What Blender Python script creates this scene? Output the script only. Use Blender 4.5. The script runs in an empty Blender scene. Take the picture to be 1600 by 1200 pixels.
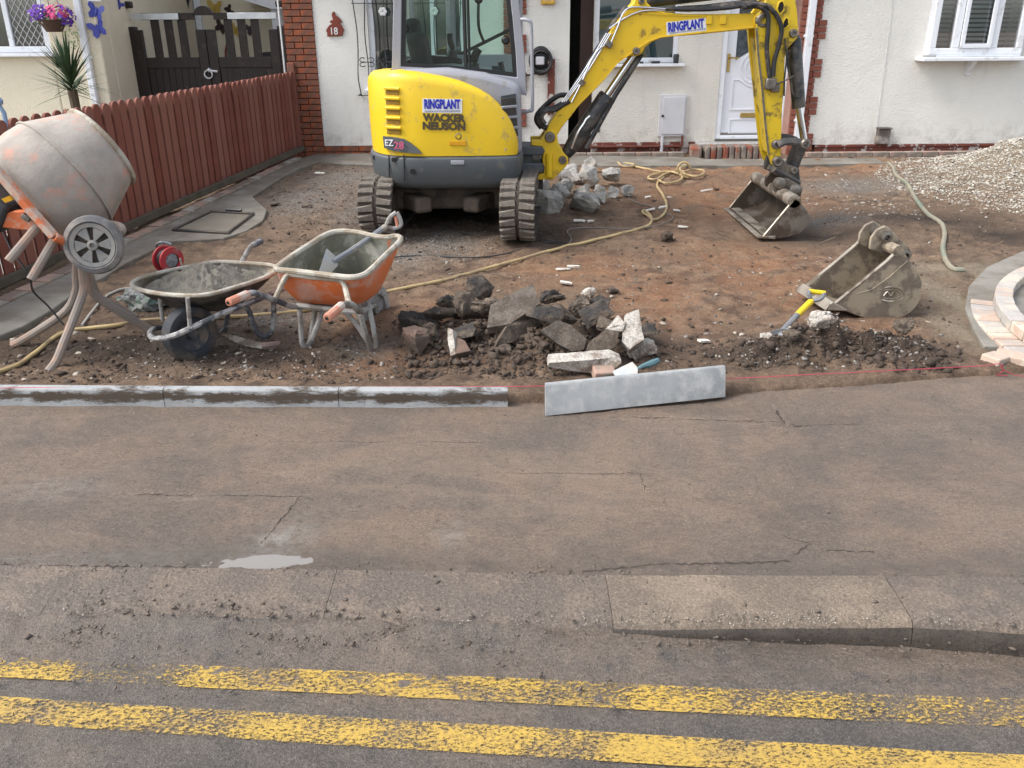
import bpy, bmesh, math, random
import numpy as np
from mathutils import Vector, Matrix, Euler, noise as mnoise
random.seed(11); RNG = np.random.default_rng(11)
sc = bpy.context.scene; COL = sc.collection
# ---------------------------------------------------------------- camera
F = 1350.0; PITCH = math.radians(22.56); ROLL = math.radians(0.45); CH = 1.752
FW = Vector((0, math.cos(PITCH), -math.sin(PITCH)))
R0 = Vector((1, 0, 0)); U0 = Vector((0, math.sin(PITCH), math.cos(PITCH)))
RT = R0*math.cos(ROLL) - U0*math.sin(ROLL); UP = R0*math.sin(ROLL) + U0*math.cos(ROLL)
CP = Vector((0, 0, CH))
cd = bpy.data.cameras.new('camera'); cam = bpy.data.objects.new('camera', cd); COL.objects.link(cam)
cd.sensor_width = 36; cd.lens = 36*F/1600; cd.clip_start = .05; cd.clip_end = 500
cam.matrix_world = Matrix(((RT.x, UP.x, -FW.x, CP.x), (RT.y, UP.y, -FW.y, CP.y), (RT.z, UP.z, -FW.z, CP.z), (0, 0, 0, 1)))
sc.camera = cam
# ---------------------------------------------------------------- sky, sun, exposure
SUN_EL, SUN_AZ = 50, -101          # azimuth clockwise from +Y: from the left, a little behind the camera
w = bpy.data.worlds.new('World'); sc.world = w; w.use_nodes = True
nt = w.node_tree; bg = nt.nodes['Background']
sky = nt.nodes.new('ShaderNodeTexSky'); sky.sky_type = 'NISHITA'; sky.sun_disc = False
sky.sun_elevation = math.radians(SUN_EL); sky.sun_rotation = math.radians(SUN_AZ)
sky.air_density = 1.2; sky.dust_density = 3.0; sky.ozone_density = 1.0
hs = nt.nodes.new('ShaderNodeHueSaturation'); hs.inputs['Saturation'].default_value = .42
nt.links.new(sky.outputs[0], hs.inputs['Color']); nt.links.new(hs.outputs[0], bg.inputs[0])
bg.inputs[1].default_value = .15
sl = bpy.data.lights.new('sun', 'SUN'); sl.energy = 1.3; sl.angle = math.radians(26); sl.color = (1, .955, .9)
so = bpy.data.objects.new('sun', sl); COL.objects.link(so)
az, el = math.radians(SUN_AZ), math.radians(SUN_EL)
sdir = Vector((math.sin(az)*math.cos(el), math.cos(az)*math.cos(el), math.sin(el)))
so.rotation_euler = sdir.to_track_quat('Z', 'Y').to_euler(); so.location = sdir*40
sc.view_settings.view_transform = 'Standard'; sc.view_settings.look = 'None'
sc.view_settings.gamma = 1; sc.view_settings.exposure = 1.14
sc.view_settings.use_curve_mapping = False
# ---------------------------------------------------------------- measuring helpers
def ter(Y): return max(0., (Y - 4.45)*.022)          # the plot rises gently to the houses
def ray(px, py): return FW + RT*((px-800)/F) - UP*((py-600)/F)
def G(px, py, dz=0.):
    d = ray(px, py); t = -(CH-dz)/d.z
    for i in range(30):
        q = CP + d*t; t = (ter(q.y)+dz-CH)/d.z
    return CP + d*t
def V(px, py, Y):
    d = ray(px, py); return CP + d*(Y/d.y)
def VX(px, py, x):
    d = ray(px, py); return CP + d*(x/d.x)
def lerp(a, b, t): return a + (b-a)*t
def interp(x, xs, ys): return float(np.interp(x, xs, ys))
# ---------------------------------------------------------------- mesh builder
class MB:
    def __init__(s, M=None): s.v = []; s.f = []; s.M = M
    def add(s, vs, fs):
        o = len(s.v)
        for p in vs:
            p = Vector(p); s.v.append(s.M @ p if s.M is not None else p)
        s.f += [tuple(i+o for i in f) for f in fs]
        return s
    def box(s, c, d, rot=None):
        c = Vector(c); hx, hy, hz = d[0]/2, d[1]/2, d[2]/2
        R = Euler(rot).to_matrix() if rot is not None else Matrix.Identity(3)
        vs = [c + R @ Vector((x, y, z)) for x in (-hx, hx) for y in (-hy, hy) for z in (-hz, hz)]
        return s.add(vs, [(0,1,3,2), (4,6,7,5), (0,4,5,1), (2,3,7,6), (0,2,6,4), (1,5,7,3)])
    def prism(s, pts, off):
        n = len(pts); off = Vector(off); a = [Vector(p) for p in pts]; b = [p+off for p in a]
        return s.add(a+b, [tuple(range(n)), tuple(range(2*n-1, n-1, -1))] + [(i, i+n, (i+1) % n+n, (i+1) % n) for i in range(n)])
    def ringprism(s, out, inn, off):
        n = len(out); off = Vector(off)
        o1 = [Vector(p) for p in out]; i1 = [Vector(p) for p in inn]
        vs = o1 + i1 + [p+off for p in o1] + [p+off for p in i1]; fs = []
        for i in range(n):
            j = (i+1) % n
            fs += [(i, j, n+j, n+i), (2*n+i, 3*n+i, 3*n+j, 2*n+j), (i, 2*n+i, 2*n+j, j), (n+i, n+j, 3*n+j, 3*n+i)]
        return s.add(vs, fs)
    def tube(s, path, r, n=8, closed=False, flat=1.0):
        P = [Vector(p) for p in path]; m = len(P)
        rs = r if isinstance(r, (list, tuple)) else [r]*m
        t0 = (P[1]-P[0]).normalized(); a = t0.orthogonal().normalized(); vs = []
        for i in range(m):
            if closed: t = (P[(i+1) % m]-P[i-1]).normalized()
            else: t = (P[min(i+1, m-1)]-P[max(i-1, 0)]).normalized()
            a = (a - t*a.dot(t))
            a = a.normalized() if a.length > 1e-6 else t.orthogonal().normalized()
            b = t.cross(a)
            for k in range(n):
                th = 2*math.pi*k/n; vs.append(P[i] + (a*math.cos(th) + b*math.sin(th)*flat)*rs[i])
        fs = []
        for i in range(m if closed else m-1):
            for k in range(n):
                k2 = (k+1) % n; i2 = (i+1) % m
                fs.append((i*n+k, i*n+k2, i2*n+k2, i2*n+k))
        if not closed: fs += [tuple(range(n-1, -1, -1)), tuple((m-1)*n+k for k in range(n))]
        return s.add(vs, fs)
    def lathe(s, prof, o, ax, n=24, cap=True):
        o = Vector(o); ax = Vector(ax).normalized(); a = ax.orthogonal().normalized(); b = ax.cross(a); vs = []; fs = []
        for r, h in prof:
            for k in range(n):
                th = 2*math.pi*k/n; vs.append(o + ax*h + (a*math.cos(th)+b*math.sin(th))*r)
        for i in range(len(prof)-1):
            for k in range(n):
                k2 = (k+1) % n; fs.append((i*n+k, i*n+k2, (i+1)*n+k2, (i+1)*n+k))
        if cap: fs += [tuple(range(n-1, -1, -1)), tuple((len(prof)-1)*n+k for k in range(n))]
        return s.add(vs, fs)
    def cyl(s, a, b, r, n=12): return s.tube([a, b], r, n)
    def loft(s, rings, cap=True, closed=True):
        n = len(rings[0]); vs = [p for R in rings for p in R]; fs = []
        for i in range(len(rings)-1):
            for k in range(n if closed else n-1):
                k2 = (k+1) % n; fs.append((i*n+k, i*n+k2, (i+1)*n+k2, (i+1)*n+k))
        if cap: fs += [tuple(range(n-1, -1, -1)), tuple((len(rings)-1)*n+k for k in range(n))]
        return s.add(vs, fs)
    def mesh(s, name, loc=(0, 0, 0), ang=35, fix=True):
        me = bpy.data.meshes.new(name); L = Vector(loc)
        me.from_pydata([tuple(p-L) for p in s.v], [], s.f)
        if fix:
            bm = bmesh.new(); bm.from_mesh(me); bmesh.ops.recalc_face_normals(bm, faces=bm.faces); bm.to_mesh(me); bm.free()
        me.polygons.foreach_set('use_smooth', [True]*len(me.polygons)); me.set_sharp_from_angle(angle=math.radians(ang))
        return me
    def build(s, name, m, parent=None, bevel=0, ang=35, loc=None, seg=2, sub=0, solid=0):
        L = Vector(loc) if loc is not None else Vector((0, 0, 0))
        p = parent
        while p is not None: L = L + p.location; p = p.parent
        o = bpy.data.objects.new(name, s.mesh(name, L, ang)); COL.objects.link(o)
        if loc is not None: o.location = loc
        o.data.materials.append(m)
        if parent is not None: o.parent = parent
        if solid: q = o.modifiers.new('s', 'SOLIDIFY'); q.thickness = solid; q.offset = 0
        if bevel:
            q = o.modifiers.new('b', 'BEVEL'); q.width = bevel; q.segments = seg; q.limit_method = 'ANGLE'; q.angle_limit = math.radians(38)
        if sub: q = o.modifiers.new('u', 'SUBSURF'); q.levels = sub; q.render_levels = sub
        return o
def tag(o, label, cat, group=None):
    o['label'] = label; o['category'] = cat
    if group: o['group'] = group
    return o
def thing(name, label, cat, loc=(0, 0, 0), group=None):
    o = bpy.data.objects.new(name, None); COL.objects.link(o); o.location = loc; o.empty_display_size = .2
    return tag(o, label, cat, group)
def struct(o, kind='structure'): o['kind'] = kind; return o
def single(mb, name, m, label, cat, group=None, loc=None, **k):
    if loc is None:
        c = [sum(p[i] for p in mb.v)/len(mb.v) for i in (0, 1)]; loc = (c[0], c[1], min(p.z for p in mb.v))
    return tag(mb.build(name, m, None, loc=loc, **k), label, cat, group)
def link(name, me, parent, loc=(0, 0, 0), rot=(0, 0, 0), sca=(1, 1, 1)):
    o = bpy.data.objects.new(name, me); COL.objects.link(o); o.location = loc; o.rotation_euler = rot; o.scale = sca
    if parent is not None: o.parent = parent
    return o
def bez(pts, n=10, closed=False):
    """Catmull-Rom through the points"""
    P = [Vector(p) for p in pts]; out = []; m = len(P)
    for i in range(m if closed else m-1):
        if closed: a, b, c, d = P[i-1], P[i], P[(i+1) % m], P[(i+2) % m]
        else: a, b, c, d = P[max(i-1, 0)], P[i], P[i+1], P[min(i+2, m-1)]
        for k in range(n):
            t = k/n
            out.append(.5*((2*b) + (c-a)*t + (2*a-5*b+4*c-d)*t*t + (3*b-a-3*c+d)*t**3))
    if not closed: out.append(P[-1])
    return out
# ---------------------------------------------------------------- numpy noise for terrain
def vnoise(x, y, seed=0):
    xi = np.floor(x).astype(np.int64); yi = np.floor(y).astype(np.int64); xf = x-xi; yf = y-yi
    u = xf*xf*xf*(xf*(xf*6-15)+10); v = yf*yf*yf*(yf*(yf*6-15)+10)
    def h(a, b):
        n = (a*374761393 + b*668265263 + seed*1274126177) & 0x7fffffff
        n = ((n ^ (n >> 13))*1274126177) & 0x7fffffff
        n = n ^ (n >> 16); return (n & 0xffff)/32767.5-1
    return (h(xi, yi)*(1-u)+h(xi+1, yi)*u)*(1-v) + (h(xi, yi+1)*(1-u)+h(xi+1, yi+1)*u)*v
def fbm(x, y, oct=4, seed=0, gain=.5):
    s = 0; a = 1; f = 1
    for i in range(oct): s = s + a*vnoise(x*f+i*17.3, y*f-i*9.1, seed+i); a *= gain; f *= 2.03
    return s
def gauss(X, Y, cx, cy, sx, sy, ang=0):
    c, s_ = math.cos(ang), math.sin(ang); dx, dy = X-cx, Y-cy
    return np.exp(-((dx*c+dy*s_)/sx)**2 - ((-dx*s_+dy*c)/sy)**2)
def sstep(a, b, x): t = np.clip((x-a)/(b-a), 0, 1); return t*t*(3-2*t)
def gridobj(name, XX, YY, ZZ, m, attrs=None):
    ny, nx = XX.shape; me = bpy.data.meshes.new(name)
    co = np.stack([XX, YY, ZZ], -1).reshape(-1, 3).astype(np.float32)
    i = (np.arange(ny-1)[:, None]*nx + np.arange(nx-1)[None, :]).ravel()
    q = np.stack([i, i+1, i+nx+1, i+nx], -1).astype(np.int32)
    me.vertices.add(len(co)); me.vertices.foreach_set('co', co.ravel())
    me.loops.add(q.size); me.loops.foreach_set('vertex_index', q.ravel())
    me.polygons.add(len(q)); me.polygons.foreach_set('loop_start', np.arange(0, q.size, 4, dtype=np.int32))
    me.polygons.foreach_set('use_smooth', np.ones(len(q), dtype=bool)); me.update(calc_edges=True)
    for k, a in (attrs or {}).items():
        at = me.attributes.new(k, 'FLOAT', 'POINT'); at.data.foreach_set('value', a.ravel().astype(np.float32))
    o = bpy.data.objects.new(name, me); COL.objects.link(o); me.materials.append(m); return o
# ---------------------------------------------------------------- materials
class NT:
    def __init__(s, name):
        s.m = bpy.data.materials.new(name); s.m.use_nodes = True; s.t = s.m.node_tree; s.b = s.t.nodes['Principled BSDF']
        s.tc = s.t.nodes.new('ShaderNodeTexCoord')
    def n(s, ty, **k):
        x = s.t.nodes.new(ty)
        for a, b in k.items(): setattr(x, a, b)
        return x
    def l(s, a, b): s.t.links.new(a, b)
    def noise(s, scale, detail=5, rough=.55, vec=None, dist=0, stretch=None):
        x = s.n('ShaderNodeTexNoise'); x.inputs['Scale'].default_value = scale; x.inputs['Detail'].default_value = detail
        x.inputs['Roughness'].default_value = rough; x.inputs['Distortion'].default_value = dist
        v = vec or s.tc.outputs['Object']
        if stretch:
            mp = s.n('ShaderNodeMapping'); mp.inputs['Scale'].default_value = stretch; s.l(v, mp.inputs[0]); v = mp.outputs[0]
        s.l(v, x.inputs['Vector']); return x.outputs['Fac']
    def vor(s, scale, feat='F1', vec=None):
        x = s.n('ShaderNodeTexVoronoi'); x.feature = feat; x.inputs['Scale'].default_value = scale
        s.l(vec or s.tc.outputs['Object'], x.inputs['Vector']); return x
    def ramp(s, fac, lo, hi, v0=0., v1=1.):
        x = s.n('ShaderNodeMapRange'); x.interpolation_type = 'SMOOTHSTEP'
        for i, v in enumerate((lo, hi, v0, v1)): x.inputs[i+1].default_value = v
        s.l(fac, x.inputs[0]); return x.outputs[0]
    def mix(s, fac, a, b, mode='MIX'):
        x = s.n('ShaderNodeMix', data_type='RGBA', blend_type=mode)
        for i, v in ((0, fac), (6, a), (7, b)):
            if isinstance(v, (int, float)): x.inputs[i].default_value = v
            elif isinstance(v, (tuple, list)): x.inputs[i].default_value = (*v, 1)
            else: s.l(v, x.inputs[i])
        return x.outputs[2]
    def math(s, op, a, b=None):
        x = s.n('ShaderNodeMath', operation=op)
        for i, v in ((0, a), (1, b)):
            if v is None: continue
            if isinstance(v, (int, float)): x.inputs[i].default_value = v
            else: s.l(v, x.inputs[i])
        return x.outputs[0]
    def attr(s, name): return s.n('ShaderNodeAttribute', attribute_name=name).outputs['Fac']
    def bump(s, h, strength=.3, dist=.01, normal=None):
        x = s.n('ShaderNodeBump'); x.inputs['Strength'].default_value = strength; x.inputs['Distance'].default_value = dist
        s.l(h, x.inputs['Height'])
        if normal is not None: s.l(normal, x.inputs['Normal'])
        return x.outputs[0]
    def done(s, color=None, rough=None, normal=None, metal=0, spec=.5):
        for k, v in (('Base Color', color), ('Roughness', rough)):
            if v is None: continue
            if isinstance(v, (int, float)): s.b.inputs[k].default_value = v
            elif isinstance(v, tuple): s.b.inputs[k].default_value = (*v, 1)
            else: s.l(v, s.b.inputs[k])
        if normal is not None: s.l(normal, s.b.inputs['Normal'])
        s.b.inputs['Metallic'].default_value = metal; s.b.inputs['Specular IOR Level'].default_value = spec
        return s.m
def pm(name, c1, c2=None, scale=6, rough=.7, metal=0, bump=0, bscale=80, bdist=.004, dirt=None, amt=.4, dscale=7, rnd=None, rndamt=.6, spec=.4, r2=None, edge=.12, grit=0):
    """painted / weathered surface: two tones by noise, dirt patches, fine relief, optional variation from object to object"""
    t = NT(name); c2 = c2 or tuple(x*.82 for x in c1)
    c = t.mix(t.ramp(t.noise(scale), .3, .7), c1, c2)
    if rnd:
        oi = t.n('ShaderNodeObjectInfo'); c = t.mix(t.math('MULTIPLY', oi.outputs['Random'], rndamt), c, rnd)
    rg = rough
    if dirt:
        th = .67-.45*amt; d = t.ramp(t.noise(dscale, 9, .66), th-edge*.5, th+edge*.5); c = t.mix(d, c, dirt)
        if r2 is not None: rg = t.ramp(d, 0, 1, rough, r2)
    if grit:
        g8 = t.noise(grit, 5, .9); c = t.mix(t.ramp(g8, .5, .4, 0, .7), c, tuple(x*.35 for x in c1)); c = t.mix(t.ramp(g8, .54, .63, 0, .55), c, tuple(min(.8, x*1.8) for x in c1))
    nm = t.bump(t.noise(bscale, 6, .65), bump, bdist) if bump else None
    return t.done(c, rg, nm, metal, spec)
def glass(name, tint=(.8, .92, .88), refl=1.0):
    t = NT(name); t.t.nodes.remove(t.b); out = t.t.nodes['Material Output']
    tr = t.n('ShaderNodeBsdfTransparent'); tr.inputs[0].default_value = (*tint, 1)
    gl = t.n('ShaderNodeBsdfGlossy'); gl.inputs['Roughness'].default_value = .02
    fr = t.n('ShaderNodeFresnel'); fr.inputs[0].default_value = 1.5
    f = t.math('MULTIPLY', fr.outputs[0], refl); mx = t.n('ShaderNodeMixShader')
    t.l(f, mx.inputs[0]); t.l(tr.outputs[0], mx.inputs[1]); t.l(gl.outputs[0], mx.inputs[2]); t.l(mx.outputs[0], out.inputs[0])
    return t.m
M = {}
def text_mesh(txt, size, bold=0., ext=.001):
    cu = bpy.data.curves.new('lettering', 'FONT'); cu.body = txt; cu.size = size; cu.extrude = ext; cu.offset = bold
    cu.align_x = 'CENTER'; cu.align_y = 'CENTER'; cu.resolution_u = 3
    o = bpy.data.objects.new('lettering', cu); COL.objects.link(o)
    dg = bpy.context.evaluated_depsgraph_get(); me = bpy.data.meshes.new_from_object(o.evaluated_get(dg))
    bpy.data.objects.remove(o); return me
def lettering(txt, c, width, height, m, parent, bold=0., rotz=0., name='lettering', tilt=0.):
    """upright text facing the street, fitted to width x height, centred on c (parent's frame is world minus its location)"""
    me = text_mesh(txt, 1, bold); xs = [v.co.x for v in me.vertices]; ys = [v.co.y for v in me.vertices]
    cx, cy = (min(xs)+max(xs))/2, (min(ys)+max(ys))/2; sx = width/(max(xs)-min(xs)); sy = height/(max(ys)-min(ys))
    for v in me.vertices: v.co = ((v.co.x-cx)*sx, (v.co.y-cy)*sy, v.co.z)
    me.materials.append(m); L = Vector((0, 0, 0)); p = parent
    while p is not None: L = L + p.location; p = p.parent
    R = Matrix.Rotation(rotz, 3, 'Z') @ Matrix.Rotation(tilt, 3, 'Y') @ Matrix.Rotation(math.pi/2, 3, 'X')
    return link(name, me, parent, Vector(c)-L, R.to_euler())
def rock(seed, d, n=14, rough=.06, cuts=2, flat=0):
    """broken lump: hull of random points, subdivided and roughened"""
    r = random.Random(seed); bm = bmesh.new()
    for i in range(n):
        p = Vector((r.uniform(-1, 1), r.uniform(-1, 1), r.uniform(-1, 1)))
        m = max(abs(p.x), abs(p.y), abs(p.z))
        p = p/m if flat else p.normalized()*r.uniform(.8, 1.05)
        bm.verts.new((p.x*d[0]/2, p.y*d[1]/2, p.z*d[2]/2))
    res = bmesh.ops.convex_hull(bm, input=bm.verts)
    bmesh.ops.delete(bm, geom=[g for g in res['geom_interior'] if isinstance(g, bmesh.types.BMVert)], context='VERTS')
    bmesh.ops.triangulate(bm, faces=bm.faces)
    s = min(d)*.9
    for k in range(cuts):
        bmesh.ops.subdivide_edges(bm, edges=bm.edges, cuts=1, use_grid_fill=True)
        bm.normal_update()
        for v in bm.verts:
            q = v.co*(3.5*(k+1)/max(d)) + Vector((seed*3.1, 0, 0)); v.co += v.normal*mnoise.noise(q)*rough*max(d)/(k+1)
    bmesh.ops.recalc_face_normals(bm, faces=bm.faces)
    for v in bm.verts:
        q = v.co*(16/max(d)) + Vector((0, seed*1.7, 0)); v.co += v.normal*(mnoise.noise(q)*.5+mnoise.noise(q*2.3)*.3)*rough*.55*max(d)
    bmesh.ops.recalc_face_normals(bm, faces=bm.faces)
    me = bpy.data.meshes.new('rock'); bm.to_mesh(me); bm.free()
    me.polygons.foreach_set('use_smooth', [True]*len(me.polygons)); me.set_sharp_from_angle(angle=math.radians(46))
    return me
def scatter(name, pts, sizes, m, parent=None, seed=1, flatz=.6, kinds=12):
    """thousands of tiny stones joined into one object"""
    r = np.random.default_rng(seed); base = []
    for k in range(kinds):
        bm = bmesh.new(); an = r.uniform(.6, 1.25, 2)
        for i in range(9):
            p = Vector(r.normal(size=3)).normalized()*r.uniform(.5, 1.2); bm.verts.new((p.x*an[0], p.y*an[1], p.z*flatz))
        res = bmesh.ops.convex_hull(bm, input=bm.verts); bmesh.ops.triangulate(bm, faces=bm.faces)
        bm.verts.ensure_lookup_table(); used = [v for v in bm.verts if v.link_faces]; ix = {v: i for i, v in enumerate(used)}
        base.append((np.array([v.co for v in used]), np.array([[ix[v] for v in f.verts] for f in bm.faces]))); bm.free()
    VV = []; FF = []; o = 0
    for p, s in zip(pts, sizes):
        bv, bf = base[r.integers(kinds)]; a = r.uniform(0, 6.28); c, sn = math.cos(a), math.sin(a)
        q = bv*s; q = np.stack([q[:, 0]*c-q[:, 1]*sn, q[:, 0]*sn+q[:, 1]*c, q[:, 2]], -1) + np.array(p)
        VV.append(q); FF.append(bf+o); o += len(q)
    v = np.concatenate(VV); f = np.concatenate(FF).astype(np.int32); me = bpy.data.meshes.new(name)
    me.vertices.add(len(v)); me.vertices.foreach_set('co', v.astype(np.float32).ravel()); me.loops.add(f.size); me.loops.foreach_set('vertex_index', f.ravel())
    me.polygons.add(len(f)); me.polygons.foreach_set('loop_start', np.arange(0, f.size, 3, dtype=np.int32)); me.update(calc_edges=True)
    ob = bpy.data.objects.new(name, me); COL.objects.link(ob); me.materials.append(m); ob['kind'] = 'stuff'
    if parent is not None: ob.parent = parent
    return ob
# ================================================================ GROUND
def Ye(X): return np.interp(X, [-6, -2.59, 0, .9, 1.3, 2.8, 4.2, 7], [4.02, 3.985, 3.945, 3.95, 4.06, 4.3, 4.48, 4.8])   # back of footpath
def Yk(X): return np.interp(X, [-6, -1.8, -.4, .6, 1.25, 2, 6], [2.74, 2.58, 2.53, 2.475, 2.43, 2.38, 2.2])              # back of kerb
def Yf(X): return np.interp(X, [-6, -1.665, 0, 1.231, 1.563, 6], [2.52, 2.305, 2.236, 2.189, 2.14, 1.92])             # kerb front
def Zk(X): return np.interp(X, [-6, .2, .9, 1.3, 2.2, 6], [0, 0, .02, .035, .06, .07])                               # kerb top height
RZ = -.035
# ---- soil of the plot
t = NT('soil'); v = t.tc.outputs['Object']
n1 = t.noise(1.3, 6, .6); n2 = t.noise(7, 8, .62); n3 = t.noise(40, 7, .7); n4 = t.noise(3.1, 6, .6, dist=.6)
c = t.mix(t.ramp(n2, .36, .64), (.12, .078, .052), (.34, .232, .155))
c = t.mix(t.ramp(n1, .42, .62), c, t.mix(t.ramp(n3, .35, .65), (.28, .19, .125), (.175, .115, .078)))
clay = t.math('MULTIPLY', t.attr('clay'), t.ramp(n4, .3, .56)); c = t.mix(clay, c, t.mix(t.ramp(n2, .3, .7), (.31, .14, .068), (.42, .24, .135)))
grv = t.math('MULTIPLY', t.attr('gravel'), t.ramp(t.noise(16, 6, .7), .32, .56)); c = t.mix(grv, c, t.mix(t.ramp(t.noise(70, 4), .4, .6), (.14, .125, .11), (.36, .335, .3)))
drk = t.math('MULTIPLY', t.attr('dark'), t.ramp(n2, .25, .5)); c = t.mix(drk, c, (.04, .028, .021))
snd = t.attr('sand'); c = t.mix(t.math('MULTIPLY', snd, t.ramp(n2, .2, .55)), c, (.33, .27, .19))
fine = t.noise(120, 6, .8); c = t.mix(t.ramp(fine, .49, .39, 0, .6), c, (.055, .038, .028)); c = t.mix(t.ramp(fine, .54, .66, 0, .5), c, (.42, .33, .25)); g9 = t.noise(45, 5, .85); c = t.mix(t.ramp(g9, .47, .37, 0, .5), c, (.07, .047, .034))
vo = t.vor(55); c = t.mix(t.ramp(vo.outputs['Distance'], .0, .22, .55, 0.), c, (.34, .3, .25))
nb = t.bump(t.noise(22, 12, .74), 1.0, .05); nb = t.bump(fine, .8, .012, nb)
M['soil'] = t.done(c, t.ramp(n2, .3, .7, .72, .95), nb, spec=.35)
nx, ny = 640, 560
xs = np.linspace(-4.6, 6.6, nx); vv = np.linspace(0, 1, ny)**1.35
XX = np.tile(xs, (ny, 1)); E0 = Ye(XX)-.02; YY = E0 + vv[:, None]*(12.3-E0)
def mask(pts, s=1.0):
    a = 0
    for px, py, rx, ry in pts:
        p = G(px, py); q = G(px, py+ry); qq = G(px+rx, py)
        a = np.maximum(a, gauss(XX, YY, p.x, p.y, max(.05, abs(qq.x-p.x)), max(.08, abs(q.y-p.y)))) if not isinstance(a, int) else gauss(XX, YY, p.x, p.y, max(.05, abs(qq.x-p.x)), max(.08, abs(q.y-p.y)))
    return np.clip(a*s, 0, 1)
clayA = mask([(1100, 262, 220, 14), (1340, 262, 90, 12), (1130, 310, 160, 35), (1180, 420, 130, 60), (1260, 460, 100, 50), (1020, 470, 90, 60), (700, 500, 120, 40), (640, 560, 200, 25), (1370, 520, 60, 16), (900, 420, 120, 30), (560, 500, 60, 30)], 1.05)*.9
gravA = mask([(480, 310, 70, 35), (530, 280, 60, 22), (690, 375, 60, 30), (640, 400, 40, 20), (560, 330, 40, 30), (1330, 292, 90, 12), (1290, 345, 70, 12), (330, 545, 90, 25), (430, 500, 60, 20), (560, 545, 60, 20)], 1.1)
darkA = mask([(720, 330, 130, 26), (850, 370, 60, 26), (760, 545, 130, 40), (960, 545, 110, 35), (1220, 560, 160, 22), (1380, 560, 110, 18), (1450, 350, 140, 16), (1300, 365, 80, 15), (120, 545, 140, 25), (300, 480, 100, 30), (420, 560, 160, 16), (1560, 370, 80, 14)], 1.0)
heapA = np.exp(-(((XX-5.85)/1.12)**2 + ((YY-9.35)/1.15)**2)**1.1)*1.3
sandA = np.maximum(np.clip(heapA, 0, 1), mask([(1490, 470, 40, 60), (1500, 520, 30, 40), (1540, 425, 60, 16), (1460, 420, 40, 14)], 1.2))
Z = np.maximum(0, (YY-4.45)*.022)
Z += .016*fbm(XX*1.7, YY*1.7, 4, 3) + .011*fbm(XX*6, YY*6, 4, 9, .6) + .004*fbm(XX*28, YY*28, 3, 21, .6)
Z += .012*np.maximum(0, fbm(XX*11, YY*11, 3, 33))*(darkA*.8+.35)
Z += .035*np.exp(-((YY-E0-.16)/.16)**2)                                   # soil banked up behind the edging
def bump_at(px, py, h, rx, ry):
    p = G(px, py); q = G(px+rx, py); r_ = G(px, py-ry)
    return h*gauss(XX, YY, p.x, p.y, abs(q.x-p.x), abs(r_.y-p.y))
Z += (bump_at(780, 545, .085, 140, 40) + bump_at(930, 545, .07, 100, 35))*(1+.45*fbm(XX*8, YY*8, 4, 15))
Z += (bump_at(1230, 558, .09, 90, 20) + bump_at(1330, 562, .09, 90, 20) + bump_at(1410, 556, .07, 40, 16))*(1+.6*fbm(XX*9, YY*9, 3, 5))
Z += bump_at(1290, 530, .05, 60, 25)
gp = G(1640, 330); Z += .6*np.exp(-(((XX-5.85)/.95)**2 + ((YY-9.4)/.95)**2)**.85)*(1+.07*fbm(XX*5, YY*5, 4, 8))      # under the stone heap
Z += bump_at(1450, 360, .05, 110, 20)
for sgn in (-1, 1):                                                        # caterpillar ruts in the clay
    pass
fl = sstep(0, 1, 1.5*np.exp(-((XX-2.35)/.5)**4 - ((YY-7.9)/.85)**4)); Z = Z*(1-fl) + fl*((YY-4.45)*.022 - .035)      # scraped level where the bucket rests
ed = sstep(0, .06, YY-E0); Z = Z*ed + (1-ed)*-.06
ter_grid = (xs, YY, Z)
def hz(x, y):
    """height of the soil at a point"""
    i = int(round((x-xs[0])/(xs[1]-xs[0]))); i = min(max(i, 0), nx-1); return float(np.interp(y, YY[:, i], Z[:, i]))
def GS(px, py, dz=0.):
    """pixel to a point on the uneven soil"""
    p = G(px, py, dz)
    for k in range(6):
        z = hz(p.x, p.y)+dz; d = ray(px, py); p = CP + d*((z-CH)/d.z)
    return p
struct(gridobj('ground', XX, YY, Z, M['soil'], dict(clay=clayA, gravel=gravA, dark=darkA, sand=sandA)))
# ground beyond the plot (neighbour's drive and round the houses), one big sheet to the horizon lower down
M['earth'] = pm('earth', (.13, .1, .075), (.09, .07, .055), rough=.9, bump=.4, bscale=30)
b = MB(); b.add([(-150, -150, -.14), (150, -150, -.14), (150, 200, -.14), (-150, 200, -.14)], [(0, 1, 2, 3)]); struct(b.build('terrain', M['earth']))
b = MB(); b.box((-9.3, 10, -.02), (11, 14, .16)); M['drive'] = pm('drive', (.3, .29, .27), (.24, .23, .21), rough=.9, bump=.3)
struct(b.build('neighbour_drive', M['drive']))
# ---- footpath: tarmac smeared with a skin of mud
t = NT('muddy_footpath')
n1 = t.noise(1.3, 8, .66, dist=.7); n2 = t.noise(4, 10, .7, stretch=(.8, 1.3, 1)); n3 = t.noise(60, 6, .7); n4 = t.noise(2.2, 6, .6)
c = t.mix(t.ramp(n1, .36, .64), (.232, .162, .115), (.135, .105, .082)); c = t.mix(t.ramp(n2, .4, .7, 0, .55), c, (.23, .175, .135))
c = t.mix(t.ramp(n4, .49, .6, 0, .65), c, (.12, .097, .079)); g8 = t.noise(85, 5, .9); c = t.mix(t.ramp(g8, .5, .4, 0, .6), c, (.065, .05, .039)); c = t.mix(t.ramp(g8, .53, .62, 0, .45), c, (.33, .26, .2)); st = t.noise(1.1, 9, .75, dist=1.1, stretch=(.35, 1.6, 1)); c = t.mix(t.ramp(st, .52, .62, 0, .4), c, (.105, .083, .066)); c = t.mix(t.ramp(st, .46, .38, 0, .4), c, (.26, .19, .138)); c = t.mix(t.ramp(n3, .5, .75, 0, .35), c, (.1, .08, .065))
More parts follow.
